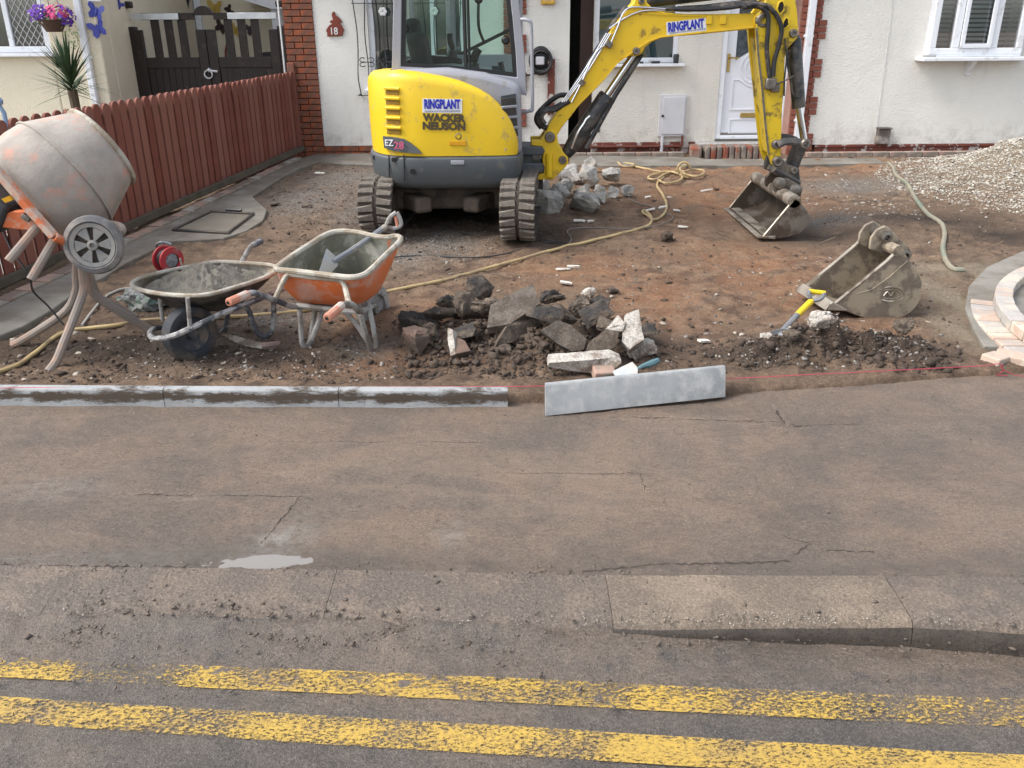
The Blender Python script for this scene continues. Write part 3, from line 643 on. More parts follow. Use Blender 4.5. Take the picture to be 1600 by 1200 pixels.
# set back front between the recess and the corner
Xm1 = V(1243, 120, YM).x; zm = V(990, 222, YM).z
dx0, dx1 = V(1119, 190, YM).x, V(1119, 190, YM).x+.93; dz0 = V(1150, 217, YM).z; dz1 = dz0+2.05
mwx0, mwx1, mwz0 = V(929, 40, YM).x, V(1062, 60, YM).x, V(1010, 99, YM).z
b = MB(); wall_with_holes(b, Xd1, Xm1+.2, zm, TOP, [(mwx0, mwx1, mwz0, 2.35), (dx0, dx1, zm-.01, dz1)], YM); b.build('wall', M['wallin'], house)
b = MB(); b.box(((Xd1+dx0)/2, YM+.11, zm/2+.05), (dx0-Xd1, .2, zm-.1)); b.box(((Xd1+dx0)/2, YM+.085, zm-.04), (dx0-Xd1, .19, .075)); b.build('plinth', M['redband'], house, bevel=.006)
M['blue'] = pm('drawn_blind', (.42, .6, .66), (.36, .53, .6), rough=.8, scale=2)
w2 = window(house, mwx0, mwx1, mwz0, 2.35, YM, ((mwx0+mwx1)/2-.05,), .065, True, M['blue'])
for (px, py, s_, m_) in ((1056, 91, (.075, .06, .11), M['iron']), (1024, 97, (.12, .05, .03), M['iron']), (1002, 97, (.05, .05, .025), M['iron'])):
    p = V(px, py+4, YM-.05); b = MB(); b.lathe([(s_[0]*.42, 0), (s_[0]*.5, s_[2]*.8), (s_[0]*.46, s_[2])], (p.x, YM-.06, mwz0), (0, 0, 1), 12); b.build('sill_pot', m_, w2)
# front door with arched glass, moulded panels, brass furniture
dw = dx1-dx0; b = MB()
for q in ((dx0+.035, (dz0+dz1)/2, .07, dz1-dz0), (dx1-.035, (dz0+dz1)/2, .07, dz1-dz0)): b.box((q[0], YM+.05, q[1]), (q[2], .08, q[3]))
b.box(((dx0+dx1)/2, YM+.04, dz0+.02), (dw-.14, .1, .04)); b.box(((dx0+dx1)/2, YM+.05, dz1-.035), (dw-.14, .08, .07))
door = b.build('front_door', M['upvc'], house, bevel=.006)
b = MB(); lx0, lx1 = dx0+.075, dx1-.075; lc = (lx0+lx1)/2; b.box((lc, YM+.075, (dz0+dz1)/2), (lx1-lx0, .045, dz1-dz0-.15)); b.build('door_leaf', M['doorw'], door, bevel=.004)
def rz(py): return V(1165, py, YM+.05).z
ca = rz(106); ra = .2
def ring2(pts, wd=.022, d=.012, name='moulding'):
    c_ = Vector((sum(p[0] for p in pts)/len(pts), 0, sum(p[1] for p in pts)/len(pts))); o_ = [(p[0], YM+.052, p[1]) for p in pts]
    i_ = [(p[0]+(c_.x-p[0])*wd/max(.05, math.hypot(c_.x-p[0], c_.z-p[1])), YM+.052, p[1]+(c_.z-p[1])*wd/max(.05, math.hypot(c_.x-p[0], c_.z-p[1]))) for p in pts]
    q = MB(); q.ringprism(o_, i_, (0, -d, 0)); q.build(name, M['doorw'], door, bevel=.003)
for rr in (.2, .145, .09): ring2([(lc+rr*math.cos(a), ca+rr*math.sin(a)) for a in np.linspace(0, 6.283, 29)[:-1]])
pz0, pz1 = rz(207), rz(173); 
ring2([(lx0+.1, rz(172)), (lx1-.1, rz(172)), (lx1-.1, rz(124)), (lc+.21, rz(124)), (lc+.1, rz(134)), (lc, rz(137)), (lc-.1, rz(134)), (lc-.21, rz(124)), (lx0+.1, rz(124))])
ring2([(lx0+.1, rz(208)), (lx1-.1, rz(208)), (lx1-.1, rz(186)), (lx0+.1, rz(186))])
gl = [(lx0+.12, rz(94)), (lx0+.12, dz1-.25), (lc-.1, dz1-.16), (lc+.1, dz1-.16), (lx1-.12, dz1-.25), (lx1-.12, rz(94)), (lc+.17, rz(86)), (lc+.09, rz(80)), (lc, rz(78)), (lc-.09, rz(80)), (lc-.17, rz(86))]
q = MB(); q.prism([(x, YM+.048, z) for x, z in gl], (0, .006, 0)); M['darkglass'] = pm('leaded_door_glass', (.03, .04, .05), (.08, .1, .12), scale=14, rough=.12, spec=.8); q.build('door_glass', M['darkglass'], door)
q = MB(); q.box((lx0+.035, YM+.045, rz(98)), (.035, .015, .22)); q.build('handle_plate', M['brass'], door, bevel=.004)
q = MB(); q.tube([(lx0+.035, YM+.04, rz(90)), (lx0+.035, YM-.01, rz(90)), (lx0+.15, YM-.012, rz(90))], .011, 8); q.build('handle', M['brass'], door)
q = MB(); q.box((lc, YM+.044, rz(180)), (.29, .014, .06)); lp = q.build('letter_plate', M['brass'], door, bevel=.004)
q = MB(); q.tube([(lc+.03*math.cos(a), YM+.02, ca+.005+.045*math.sin(a)) for a in np.linspace(0, 6.283, 16)[:-1]], .012, 6, True); q.lathe([(.03, 0), (.026, .02), (.0, .026)], (lc, YM+.05, ca+.03), (0, -1, 0), 10); q.build('door_knocker', M['iron'], door)
lettering('18', (lc, YM+.045, rz(4)), .13, .09, M['iron'], door, .01, name='door_number')
# right hand front with its brick corner
Xr0 = V(1243, 120, YR).x; Xpipe = V(1257, 120, YR-.06).x; zr = V(1400, 225, YR).z; XR = 8.0
Xqs = V(1271, 50+100, YR).x-.015; XqL = V(1283, 107, YR).x
bw0, bw1, bwz = V(1446, 60, YR).x, 6.3, V(1500, 84, YR).z
b = MB(); wall_with_holes(b, Xqs-.02, XR, zr, TOP, [(bw0+.05, bw1, bwz, 2.4)], YR, .3); b.build('wall', M['wall'], house)
b = MB(); b.box(((Xr0+Xqs)/2, YR+.14, TOP/2+.05), (Xqs-Xr0+.04, .26, TOP-.1)); b.build('corner_core', M['mortar2'], house)
k = 0; z = zr-.225
while z < TOP-.07:
    n = ((k+1) // 3) % 2; brick_run(house, Xr0-.012, (XqL if n else Xqs), z, YR, M['quoin'], .105 if k % 2 else .215, .022); k += 1; z += .075
b = MB(); b.box(((Xqs+XR)/2+.06, YR+.14, zr/2+.02), (XR-Xqs-.1, .27, zr-.06)); b.box(((Xqs+XR)/2+.06, YR+.12, zr-.02), (XR-Xqs-.1, .26, .035)); b.build('plinth', M['redband'], house, bevel=.006)
b = MB(); b.box((Xpipe, YR-.055, 1.62), (.085, .075, 2.7)); dp = b.build('downpipe', M['upvc'], house, bevel=.008)
for z in (.6, 1.6): q = MB(); q.box((Xpipe, YR-.03, z), (.12, .06, .03)); q.build('pipe_bracket', M['upvc'], dp, bevel=.003)
# bay window with venetian blinds
yb = YR-.16; fr = .055
b = MB(); xm = [bw0, V(1497, 50, yb).x, V(1557, 50, yb).x, bw1]
def bar(a, c, e, f, dd=.06): b.box(((a+c)/2, yb+.03, (e+f)/2), (c-a, dd, f-e))
bar(bw0, bw1, bwz, bwz+.07); bar(bw0, bw1, 2.33, 2.4); bar(bw0, bw0+.075, bwz+.07, 2.33); bar(bw1-.075, bw1, bwz+.07, 2.33)
for x in xm[1:3]: bar(x-.045, x+.045, bwz+.07, 2.33)
bay = b.build('bay_window', M['upvc'], house, bevel=.008)
b = MB(); b.box((bw0+.035, yb+.13, (bwz+2.4)/2), (.07, .135, 2.4-bwz-.004)); b.box(((bw0+bw1)/2, yb+.14, bwz-.004), (bw1-bw0-.01, .26, .05)); b.build('bay_cheek', M['upvc'], bay)
q = MB(); q.box(((bw0+bw1)/2, yb+.04, bwz-.055), (bw1-bw0+.18, .26, .045)); q.build('sill', M['upvc'], bay, bevel=.008)
q = MB(); pb = V(1520, 100, yb+.05); q.prism([(pb.x-.03, yb+.18, bwz-.08), (pb.x-.03, yb-.02, bwz-.08), (pb.x-.03, yb+.16, bwz-.24)], (.06, 0, 0)); q.lathe([(.03, 0), (.025, .03)], (pb.x, yb+.13, bwz-.25), (0, 0, 1), 8); q.build('sill_bracket', M['upvc'], bay, bevel=.006)
q = MB(); px_ = V(1450, 87, yb-.04); q.box((px_.x+.02, yb-.035, bwz-.018), (.15, .04, .025)); q.build('sill_block', M['concrete'], bay, bevel=.004)
q = MB(); sx0, sx1 = xm[1]+.045, xm[2]-.045; s_ = .05
q.ringprism([(sx0, yb, bwz+.07), (sx1, yb, bwz+.07), (sx1, yb, 2.33), (sx0, yb, 2.33)], [(sx0+s_, yb, bwz+.07+s_), (sx1-s_, yb, bwz+.07+s_), (sx1-s_, yb, 2.33-s_), (sx0+s_, yb, 2.33-s_)], (0, -.03, 0)); q.build('opening_light', M['upvc'], bay, bevel=.006)
M['bayglass'] = glass('bay_glass', (.9, .94, .96), 7.0); M['bayglass2'] = glass('open_light_glass', (.85, .9, .92), 3.0)
for a, c in zip(xm, xm[1:]):
    a, c = a+.045, c-.045; q = MB(); q.box(((a+c)/2, yb+.035, (bwz+2.4)/2), (c-a, .008, 2.26-bwz)); q.build('pane', M['bayglass2'] if abs(a-xm[1]) < .1 else M['bayglass'], bay)
    q = MB(); z = bwz+.12
    while z < 2.3: q.box(((a+c)/2, yb+.075, z), (c-a-.05, .045, .003), (.75, 0, 0)); z += .052
    M.setdefault('slat', pm('blind_slat', (.78, .76, .7), rough=.5)); o = q.build('blind', M['slat'], bay); o['kind'] = 'stuff'
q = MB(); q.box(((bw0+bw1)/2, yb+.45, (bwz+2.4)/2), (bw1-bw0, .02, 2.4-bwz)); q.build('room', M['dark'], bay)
# meter box, pipes and small fittings on the front
p0, p1 = V(1027, 213, YM), V(1073, 147, YM); b = MB(); b.box(((p0.x+p1.x)/2, YM-.02, (p0.z+p1.z)/2), (p1.x-p0.x, .05, p1.z-p0.z)); mb_ = b.build('meter_box', M['greybox'], house, bevel=.006)
q = MB(); q.box(((p0.x+p1.x)/2+.01, YM-.052, (p0.z+p1.z)/2), (p1.x-p0.x-.06, .016, p1.z-p0.z-.06)); q.build('meter_box_door', M['greybox'], mb_, bevel=.006)
q = MB(); q.lathe([(.018, 0), (.018, .01), (.006, .012), (.006, .03)], (p0.x+.045, YM-.06, lerp(p0.z, p1.z, .5)), (0, -1, 0), 10); q.build('latch', M['iron'], mb_)
q = MB(); q.cyl((p0.x+.06, YM-.04, p0.z), (p0.x+.06, YM-.04, .16), .022, 10); q.build('meter_pipe', M['greybox'], mb_)
M['redpipe'] = pm('red_painted_pipe', (.16, .045, .03), rough=.6)
q = MB(); zpipe = V(1000, 229, YM-.05).z; q.tube([(V(915, 229, YM-.05).x, YM-.04, zpipe), (V(1062, 229, YM-.05).x, YM-.04, zpipe), (V(1066, 229, YM-.05).x, YM-.04, zpipe+.01), (V(1066, 218, YM-.05).x, YM-.04, zpipe+.14)], .016, 8); q.build('gas_pipe', M['redpipe'], house)
q = MB(); pv = V(935, 201, YM); q.box((pv.x, YM-.004, pv.z), (.035, .012, .085)); q.build('wall_tag', M['iron'], house, bevel=.003)
M['ventbrown'] = pm('vent_cowl', (.1, .085, .075), (.14, .12, .11), rough=.8, dirt=(.3, .27, .24), amt=.25)
pv = V(1377, 212, YR); q = MB(); q.box((pv.x, YR-.04, pv.z), (.16, .1, .2)); q.box((pv.x, YR-.05, pv.z+.1), (.175, .125, .02)); q.build('vent_cowl', M['ventbrown'], house, bevel=.012)
q = MB(); q.tube(bez([V(1397, -30, YR-.01), V(1390, 40, YR-.01), V(1381, 110, YR-.01), V(1374, 160, YR-.01), V(1369, 205, YR-.01), V(1367, 224, YR-.01)], 6), .0045, 5); q.build('wall_cable', M['whitepaint'], house)
q = MB(); pv = V(861, 136, YL); q.box((pv.x, YL-.02, pv.z), (.09, .05, .68)); q.build('red_batten', M['redband'], house, bevel=.004)
q = MB(); q.tube([V(867, 122, YL-.06), V(871, 118, YL-.1), V(872, 128, YL-.1)], .008, 6); q.build('tap', M['greybox'], house)
M['alarm'] = pm('alarm_box', (.7, .42, .06), rough=.4); pv = V(856, 2, YL); q = MB(); q.box((pv.x, YL-.03, pv.z+.03), (.17, .06, .13)); al = q.build('alarm_box', M['alarm'], house, bevel=.012)
q = MB(); q.box((pv.x, YL-.062, pv.z+.045), (.13, .006, .07)); q.build('alarm_label', M['whitepaint'], al)
# round coil of black hose on its bracket
pv = V(845, 95, YL-.08); ho = thing('wall_hose_coil', 'black coil of hose hung round a grey bracket on the white wall', 'hose', (pv.x, YL-.06, pv.z-.16))
M['rubber'] = pm('black_rubber', (.02, .02, .022), (.035, .035, .038), rough=.45)
q = MB()
for k in range(4): q.tube([(pv.x+(.125+.012*(k % 2))*math.cos(a), YL-.03-.022*k, pv.z+(.14+.01*(k % 3))*math.sin(a)) for a in np.linspace(0, 6.283, 28)[:-1]], .017, 7, True)
q.tube(bez([(pv.x-.02, YL-.08, pv.z-.14), (pv.x-.15, YL-.06, pv.z-.17), (pv.x-.26, YL-.04, pv.z-.165)], 6), .012, 6); q.build('coil', M['rubber'], ho)
q = MB(); q.lathe([(.11, 0), (.11, .03), (.095, .04)], (pv.x, YL-.002, pv.z), (0, -1, 0), 20); q.build('back_plate', M['rubber'], ho)
q = MB(); q.box((pv.x-.01, YL-.07, pv.z), (.11, .05, .1)); q.build('bracket', M['greybox'], ho, bevel=.012)
# terracotta number plaque
pq = V(523, 47, YL-.02); pl = thing('number_plaque', 'terracotta house number plaque reading 18 topped by a squirrel', 'plaque', (pq.x, YL-.02, pq.z-.1))
M['terra'] = pm('terracotta', (.23, .055, .035), (.18, .045, .03), rough=.8, bump=.2)
def pix_prism(b, pts, Y, d): b.prism([V(px, py, Y) for px, py in pts], (0, d, 0))
q = MB(); pix_prism(q, [(511, 57), (535, 56), (536, 50), (538, 47), (536, 44), (534, 39), (530, 36.5), (535, 34), (528, 26), (524, 24), (523.5, 19), (520, 18), (518, 22), (519, 27), (520, 31), (516, 32), (515, 35), (519, 37), (514, 40), (511, 44), (509, 48), (511, 51)], YL-.025, .02); q.build('plaque_body', M['terra'], pl, bevel=.006)
lettering('18', V(522.5, 48.5, YL-.03), .085, .085, M['whitepaint'], pl, .012)
# brick doorstep: bullnosed blocks on edge
st = thing('doorstep', 'low front doorstep edged with upright red and grey brick blocks', 'doorstep', (V(1140, 248, 11.4).x, 11.4, .15))
M['paver_r'] = pm('red_block', (.28, .085, .05), (.22, .07, .045), scale=14, rough=.8, bump=.4, bscale=90, dirt=(.25, .2, .16), amt=.35)
M['paver_g'] = pm('grey_block', (.2, .16, .14), (.15, .12, .11), scale=14, rough=.8, bump=.4, bscale=90, dirt=(.28, .24, .2), amt=.3)
ystep = 11.36; xa, xb = V(1101, 240, ystep).x, V(1205, 240, ystep).x; zt_ = V(1150, 228, ystep).z; zb_ = .13; n = 11
for k in range(n):
    w_ = (xb-xa)/n; q = MB(); q.box((xa+(k+.5)*w_, ystep+.11, (zt_+zb_)/2), (w_-.008, .22, zt_-zb_)); q.build('block', M['paver_r'] if k % 2 else M['paver_g'], st, bevel=.02, seg=3)
q = MB(); q.box((xa-.09, ystep+.16, (zt_+zb_)/2-.004), (.15, .34, zt_-zb_-.008), (0, 0, -.15)); q.build('block', M['paver_r'], st, bevel=.03, seg=3)
q = MB(); q.box(((xa+xb)/2, YM-.1, (zt_+zb_)/2+.005), (xb-xa+.1, .22, zt_-zb_)); q.build('tread', M['concrete'], st, bevel=.01)
# row of edging blocks along the right hand wall
er = bpy.data.objects.new('wall_edging_course', None); COL.objects.link(er); er.location = (4.5, 11.3, .16); struct(er)
M['block'] = pm('edging_block', (.34, .3, .26), (.27, .23, .2), scale=9, rough=.85, bump=.4, bscale=70, rnd=(.33, .2, .15), rndamt=.7, dirt=(.2, .17, .14), amt=.3)
x = V(1272, 246, 11.25).x
while x < 7.2: link('edging_block', brick_mesh(.2, M['block'], .06, .1), er, Vector((x, 11.27+random.uniform(-.006, .006), .2))-er.location, (0, 0, random.uniform(-.02, .02))); x += .21
x = V(905, 246, 11.4).x
while x < xa-.25: link('edging_block', brick_mesh(.2, M['block'], .06, .1), er, Vector((x, 11.5+random.uniform(-.006, .006), .185))-er.location); x += .21
# ---------------------------------------------------------------- neighbour
YN = 11.1; Xc = V(172, 150, YN).x
nb_ = thing('neighbour_house', 'cream roughcast house at the left with a leaded window and white downpipe', 'house', (Xc-1, YN, .1))
nx0, nx1, nz0 = V(-60, 60, YN).x, V(76, 60, YN).x, V(40, 83, YN).z
b = MB(); wall_with_holes(b, -9.5, Xc, .0, 3.0, [(nx0, nx1, nz0, 2.4)], YN, .3); b.box((Xc-.16, YN+2.65, 1.5), (.32, 4.7, 3.0)); b.build('wall', M['wall2'], nb_, bevel=.02)
nw = window(nb_, nx0, nx1, nz0, 2.4, YN, (V(14, 60, YN).x,), .075, True, M['curtain'], .03)
M['lead'] = pm('lead_strip', (.5, .5, .5), rough=.4); q = MB(); a0_, a1_ = V(20, 60, YN).x, nx1-.075; zz0, zz1 = nz0+.075, 2.3
for s_ in (-1, 1):
    for k in np.arange(-3, 4, .115):
        seg = [(x, nz0+.1+(x-a0_)*1.5*s_+k) for x in np.linspace(a0_, a1_, 30)]; seg = [(x, z) for x, z in seg if zz0 < z < zz1]
        if len(seg) > 2: q.tube([(seg[0][0], YN+.055, seg[0][1]), (seg[-1][0], YN+.055, seg[-1][1])], .005, 4)
o = q.build('lead_lattice', M['lead'], nw)
b = MB(); pd = V(136, 90, YN-.05); b.box((pd.x, YN-.045, 1.45), (.075, .07, 3.0)); dpn = b.build('downpipe', M['upvc'], nb_, bevel=.012)
q = MB(); q.box((pd.x, YN-.03, V(140, 90, YN).z), (.1, .06, .03)); q.build('pipe_bracket', M['upvc'], dpn, bevel=.004)
q = MB(); pp = V(147, 0, YN-.02); q.box((pp.x, YN-.012, pp.z+.01), (.16, .022, .05)); q.build('name_sign', M['whitepaint'], nb_, bevel=.004)
b = MB(); b.add([(-10, YN-.4, 2.95), (Xc+.25, YN-.4, 2.95), (Xc+.25, YN+5, 5.2), (-10, YN+5, 5.2), (-10, YN-.4, 3.06), (Xc+.25, YN-.4, 3.06), (Xc+.25, YN+5, 5.32), (-10, YN+5, 5.32)], [(0, 1, 2, 3), (4, 7, 6, 5), (0, 4, 5, 1), (1, 5, 6, 2), (2, 6, 7, 3), (3, 7, 4, 0)]); b.build('roof', M['rooftile'], nb_)
# butterflies fixed on the walls
M['blueb'] = pm('blue_enamel', (.05, .06, .3), (.07, .09, .38), rough=.4, scale=20); M['copperb'] = pm('copper_enamel', (.3, .1, .05), (.22, .08, .04), rough=.5); M['yellowb'] = pm('yellow_enamel', (.55, .38, .08), rough=.5); M['darkb'] = pm('dark_enamel', (.05, .03, .03), rough=.5)
def butterfly(px, py, Y, s_, m, tilt, label):
    c_ = V(px, py, Y); q = MB(); b0 = [(0, .1), (.3, .55), (.62, .62), (.66, .3), (.42, .02), (.55, -.3), (.4, -.6), (.15, -.5), (0, -.15)]
    o = thing('wall_butterfly', label, 'butterfly', (c_.x, Y, c_.z), 'butterflies on the walls'); R = Matrix.Rotation(tilt, 4, 'Y')
    for sx in (-1, 1):
        q = MB(); q.prism([c_ + R @ Vector((sx*x*s_, -.004-abs(x)*s_*.35, z*s_)) for x, z in b0], (0, .006, 0)); q.build('wing', m, o, bevel=.001)
    q = MB(); q.tube([c_ + R @ Vector((0, -.008, z*s_)) for z in (.35, .1, -.2, -.45)], [.004*s_/.1, .012*s_/.1, .01*s_/.1, .003], 6); q.build('body', m, o)
butterfly(151, 18, YN, .145, M['blueb'], .35, 'upper of the two blue metal butterflies on the cream wall')
butterfly(154, 45, YN, .155, M['blueb'], -.35, 'lower of the two blue metal butterflies on the cream wall')
YB = 14.6
butterfly(186, 6, YN+.7, .1, M['blueb'], .9, 'blue butterfly on the side wall corner by the gate post')
butterfly(232, 3, YB, .2, M['copperb'], .4, 'copper butterfly high on the back wall, left one'); butterfly(248, 4, YB, .17, M['copperb'], -.4, 'copper butterfly high on the back wall, right one')
butterfly(257, 33, YB, .17, M['copperb'], .7, 'copper butterfly seen through the second gap of the gate'); butterfly(346, 42, YB, .15, M['darkb'], .5, 'dark butterfly seen just right of the middle gate stile')
butterfly(336, 12, YB, .17, M['yellowb'], .1, 'yellow butterfly above the middle of the gate'); butterfly(358, 16, YB, .11, M['darkb'], 1.2, 'small dark butterfly above the right half of the gate'); butterfly(369, 47, YB, .16, M['yellowb'], .3, 'yellow and green butterfly in the middle gap of the right gate leaf'); butterfly(393, 45, YB, .15, M['darkb'], -.3, 'dark red butterfly in the right gap of the right gate leaf')
# back building seen over the gate
bk = thing('rear_annexe', 'cream wall and white framed porch seen through the gate bars', 'annexe', (-4, YB, .1))
q = MB(); q.box((-5.6, YB+.15, 1.6), (5.2, .3, 3.6)); q.build('wall', M['wall2'], bk)
q = MB(); xd = V(318, 60, YB).x; q.box((xd-.02, YB-.02, 1.2), (.09, .08, 2.6)); q.box((xd-.75, YB-.02, 1.2), (.07, .08, 2.6)); q.build('door_frame', M['upvc'], bk, bevel=.006)
q = MB(); q.box((xd-.4, YB-.012, 1.2), (.66, .03, 2.5)); M['greydoor'] = pm('grey_blue_door', (.3, .34, .38), rough=.3); q.build('door', M['greydoor'], bk)
q = MB(); pr_ = [V(373, -2, YB-.6), V(425, 14, YB-.6), V(440, 14, YB-.6), V(440, -40, YB-.6), V(373, -40, YB-.6)]; q.prism(pr_, (0, .5, 0)); q.build('porch_roof', M['upvc'], bk)
q = MB(); xx = V(428, 30, YB-.6).x; q.box((xx, YB-.3, 1.2), (.12, .4, 2.5)); q.build('porch_post', M['upvc'], bk, bevel=.01)
q = MB(); pv = V(436, 70, YB-.5); q.box((pv.x, YB-.45, .65), (.5, .3, 1.5)); q.build('dark_cupboard', M['iron'], bk, bevel=.02)
ln = V(288, 5, YB-.25); la = thing('wall_lantern', 'black coach lantern on the back wall above the gate', 'lantern', (ln.x, YB-.25, ln.z-.1))
q = MB(); q.lathe([(.02, 0), (.05, .03), (.085, .17), (.11, .19), (.04, .26), (.01, .3)], (ln.x, YB-.25, ln.z-.14), (0, 0, 1), 6); q.tube([(ln.x, YB-.25, ln.z+.15), (ln.x-.1, YB-.22, ln.z+.16), (ln.x-.12, YB, ln.z+.1)], .014, 6); q.build('lantern_body', M['iron'], la)
q = MB(); q.lathe([(.045, 0), (.075, .12)], (ln.x, YB-.25, ln.z-.105), (0, 0, 1), 6); M['lampglass'] = pm('lamp_glass', (.6, .62, .6), rough=.15); q.build('lantern_glass', M['lampglass'], la)
rd = V(350, 80, YB-.1); q = MB(); q.tube([(rd.x-.03, YB-.1, rd.z-.5), (rd.x+.02, YB-.08, rd.z), (rd.x+.06, YB-.06, rd.z+.15)], .018, 6); single(q, 'red_pole', M['terra'], 'thin red pole leaning on the back wall behind the gate', 'pole')
# timber gates: dark stained, open bars above, boarded below
YG = 12.0; M['gate'] = pm('dark_stained_timber', (.016, .011, .009), (.024, .016, .013), scale=3, rough=.55, bump=.3, bscale=40, dirt=(.05, .034, .026), amt=.14, dscale=11)
M['galv'] = pm('galvanised_steel', (.62, .64, .66), (.5, .52, .54), scale=10, rough=.38, metal=.7)
gx0, gxm, gx1 = V(213, 80, YG).x, V(323, 60, YG).x, V(436, 60, YG).x; zt1, zr1, zr2 = V(300, 20, YG).z, V(300, 31, YG).z, V(300, 94, YG).z
gt = thing('driveway_gate', 'dark stained double gate with open bars above and boards below', 'gate', ((gx0+gx1)/2, YG, .1))
for (a, c) in ((gx0, gxm-.004), (gxm+.004, gx1)):
    q = MB(); q.box((a+.06, YG, .75+.03), (.12, .06, zt1-.15+.12)); q.build('stile', M['gate'], gt, bevel=.008)
    q = MB(); q.box((c-.06, YG, .75+.03), (.12, .06, zt1-.15+.12)); q.build('stile', M['gate'], gt, bevel=.008)
    for z, h in (((zt1+zr1)/2, zt1-zr1), (zr2-.03, .13), (.2, .14)): q = MB(); q.box(((a+c)/2, YG+.002, z), (c-a-.244, .05, h)); q.build('rail', M['gate'], gt, bevel=.006)
    for k in range(3): x = lerp(a+.12, c-.12, (k+1)/4); q = MB(); q.box((x, YG+.004, (zr1+zr2)/2), (.105, .03, zr1-zr2)); q.build('bar', M['gate'], gt, bevel=.005)
    n = 8
    for k in range(n): x = lerp(a+.12, c-.12, (k+.5)/n); q = MB(); q.box((x, YG+.006, (zr2+.13)/2), ((c-a-.24)/n-.006, .024, zr2-.22)); q.build('board', M['gate'], gt, bevel=.004)
for x in (gxm,):
    q = MB(); q.prism([(x+.12*math.cos(a_), YG-.03, zt1-.03+.11*math.sin(a_)) for a_ in np.linspace(0, math.pi, 12)], (0, .06, 0)); q.build('stile_top', M['gate'], gt)
for (a, c) in ((gx0, gx0+.62), (gx1-.62, gx1)):
    q = MB(); q.box(((a+c)/2, YG-.036, (zt1+zr1)/2), (c-a, .012, .075)); q.build('strap_hinge', M['galv'], gt, bevel=.003)
q = MB(); pv = V(326, 116, YG-.05); q.tube([(pv.x+.05*math.cos(a), YG-.06, pv.z+.05*math.sin(a)) for a in np.linspace(0, 6.283, 18)[:-1]], .011, 6, True); q.lathe([(.03, 0), (.02, .03), (.0, .035)], (pv.x+.01, YG-.03, pv.z+.05), (0, -1, 0), 10); q.tube([(pv.x+.02, YG-.05, pv.z+.045), (pv.x+.12, YG-.05, pv.z+.03)], .014, 6); q.build('ring_latch', M['galv'], gt)
for x, lb in ((V(207, 60, YG).x, 'thick dark gate post against the cream house corner'), (V(442, 60, YG).x-.01, 'dark gate post beside the red brick pillar')):
    q = MB(); q.box((x, YG+.04, .78), (.11, .12, 1.5+zt1-1.45)); q.box((x, YG+.04, zt1+.1), (.09, .1, .08)); single(q, 'gate_post', M['gate'], lb, 'gate post', 'posts of the driveway gate', bevel=.015)
q = MB(); xw = V(440, 60, YL-.02).x; q.cyl((xw, YL-.03, .3), (xw, YL-.03, 2.9), .012, 6); q.build('white_conduit', M['whitepaint'], house)
# ---------------------------------------------------------------- red board fence
fA, fB = G(0, 446), G(466, 246); fd = (fB-fA).normalized(); fd.z = 0; fd.normalize(); fn = Vector((fd.y, -fd.x, 0))
L_ = (fB-fA).length; hA = VX(0, 186, fA.x).z; hB = V(457, 112, fB.y).z
fence = thing('red_fence', 'red brown board fence with rounded board tops along the left side', 'fence', (fA.x, fA.y, 0))
M['fence'] = pm('red_brown_stain', (.215, .06, .041), (.16, .047, .033), scale=5, rough=.8, bump=.5, bscale=50, rnd=(.27, .115, .085), rndamt=.8, dirt=(.15, .1, .065), amt=.14, dscale=4)
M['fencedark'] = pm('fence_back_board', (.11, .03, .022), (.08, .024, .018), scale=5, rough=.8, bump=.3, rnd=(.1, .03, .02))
bw_ = .098; hgt = 1.16
def board_mesh(m, h):
    q = MB(); prof = [(-bw_/2, 0), (bw_/2, 0), (bw_/2, h-.045)] + [(bw_/2*math.cos(a), h-.045+.045*math.sin(a)) for a in np.linspace(.25, math.pi-.25, 7)] + [(-bw_/2, h-.045)]
    q.prism([(x, -.009, z) for x, z in prof], (0, .018, 0)); me = q.mesh('board'); me.materials.append(m); return me
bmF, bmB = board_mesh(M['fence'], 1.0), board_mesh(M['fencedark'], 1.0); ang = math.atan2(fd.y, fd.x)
s = -1.3; k = 0
while s < L_+.02:
    p = fA + fd*s; zg = ter(p.y)+.03; zt_ = lerp(hA, hB, s/L_); h = zt_-zg
    link('board', bmF, fence, Vector((p.x, p.y, zg))-fence.location + fn*(.022+random.uniform(-.002, .002)), (random.uniform(-.008, .008), random.uniform(-.008, .008), ang), (1, 1, h+random.uniform(-.006, .006)))
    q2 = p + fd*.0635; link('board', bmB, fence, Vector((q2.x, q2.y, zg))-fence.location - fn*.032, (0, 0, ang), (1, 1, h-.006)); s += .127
for z in (.25, .95):
    q = MB(); a = fA-fd*1.3; c = fB; 
    q.prism([a+Vector((0, 0, z-.04))-fn*.02, a+Vector((0, 0, z+.04))-fn*.02, a+Vector((0, 0, z+.04))+fn*.01, a+Vector((0, 0, z-.04))+fn*.01], (c-a)); q.build('rail', M['fencedark'], fence)
q = MB(); p = fB+fd*.06; q.box((p.x, p.y, .68), (.09, .09, 1.1+.2)); q.build('post', M['fence'], fence, bevel=.01)
q = MB(); a = fA-fd*1.4+fn*.05; c = fB+fn*.05; M['kickmud'] = pm('mossy_kerb', (.12, .1, .075), (.08, .07, .05), rough=.9, bump=.5)
q.prism([Vector((a.x, a.y, .0)), Vector((a.x, a.y, .06)), Vector((a.x, a.y, .06))+fn*.05, Vector((a.x, a.y, 0))+fn*.05], (c-a)+Vector((0, 0, .13))); q.build('gravel_board', M['kickmud'], fence)
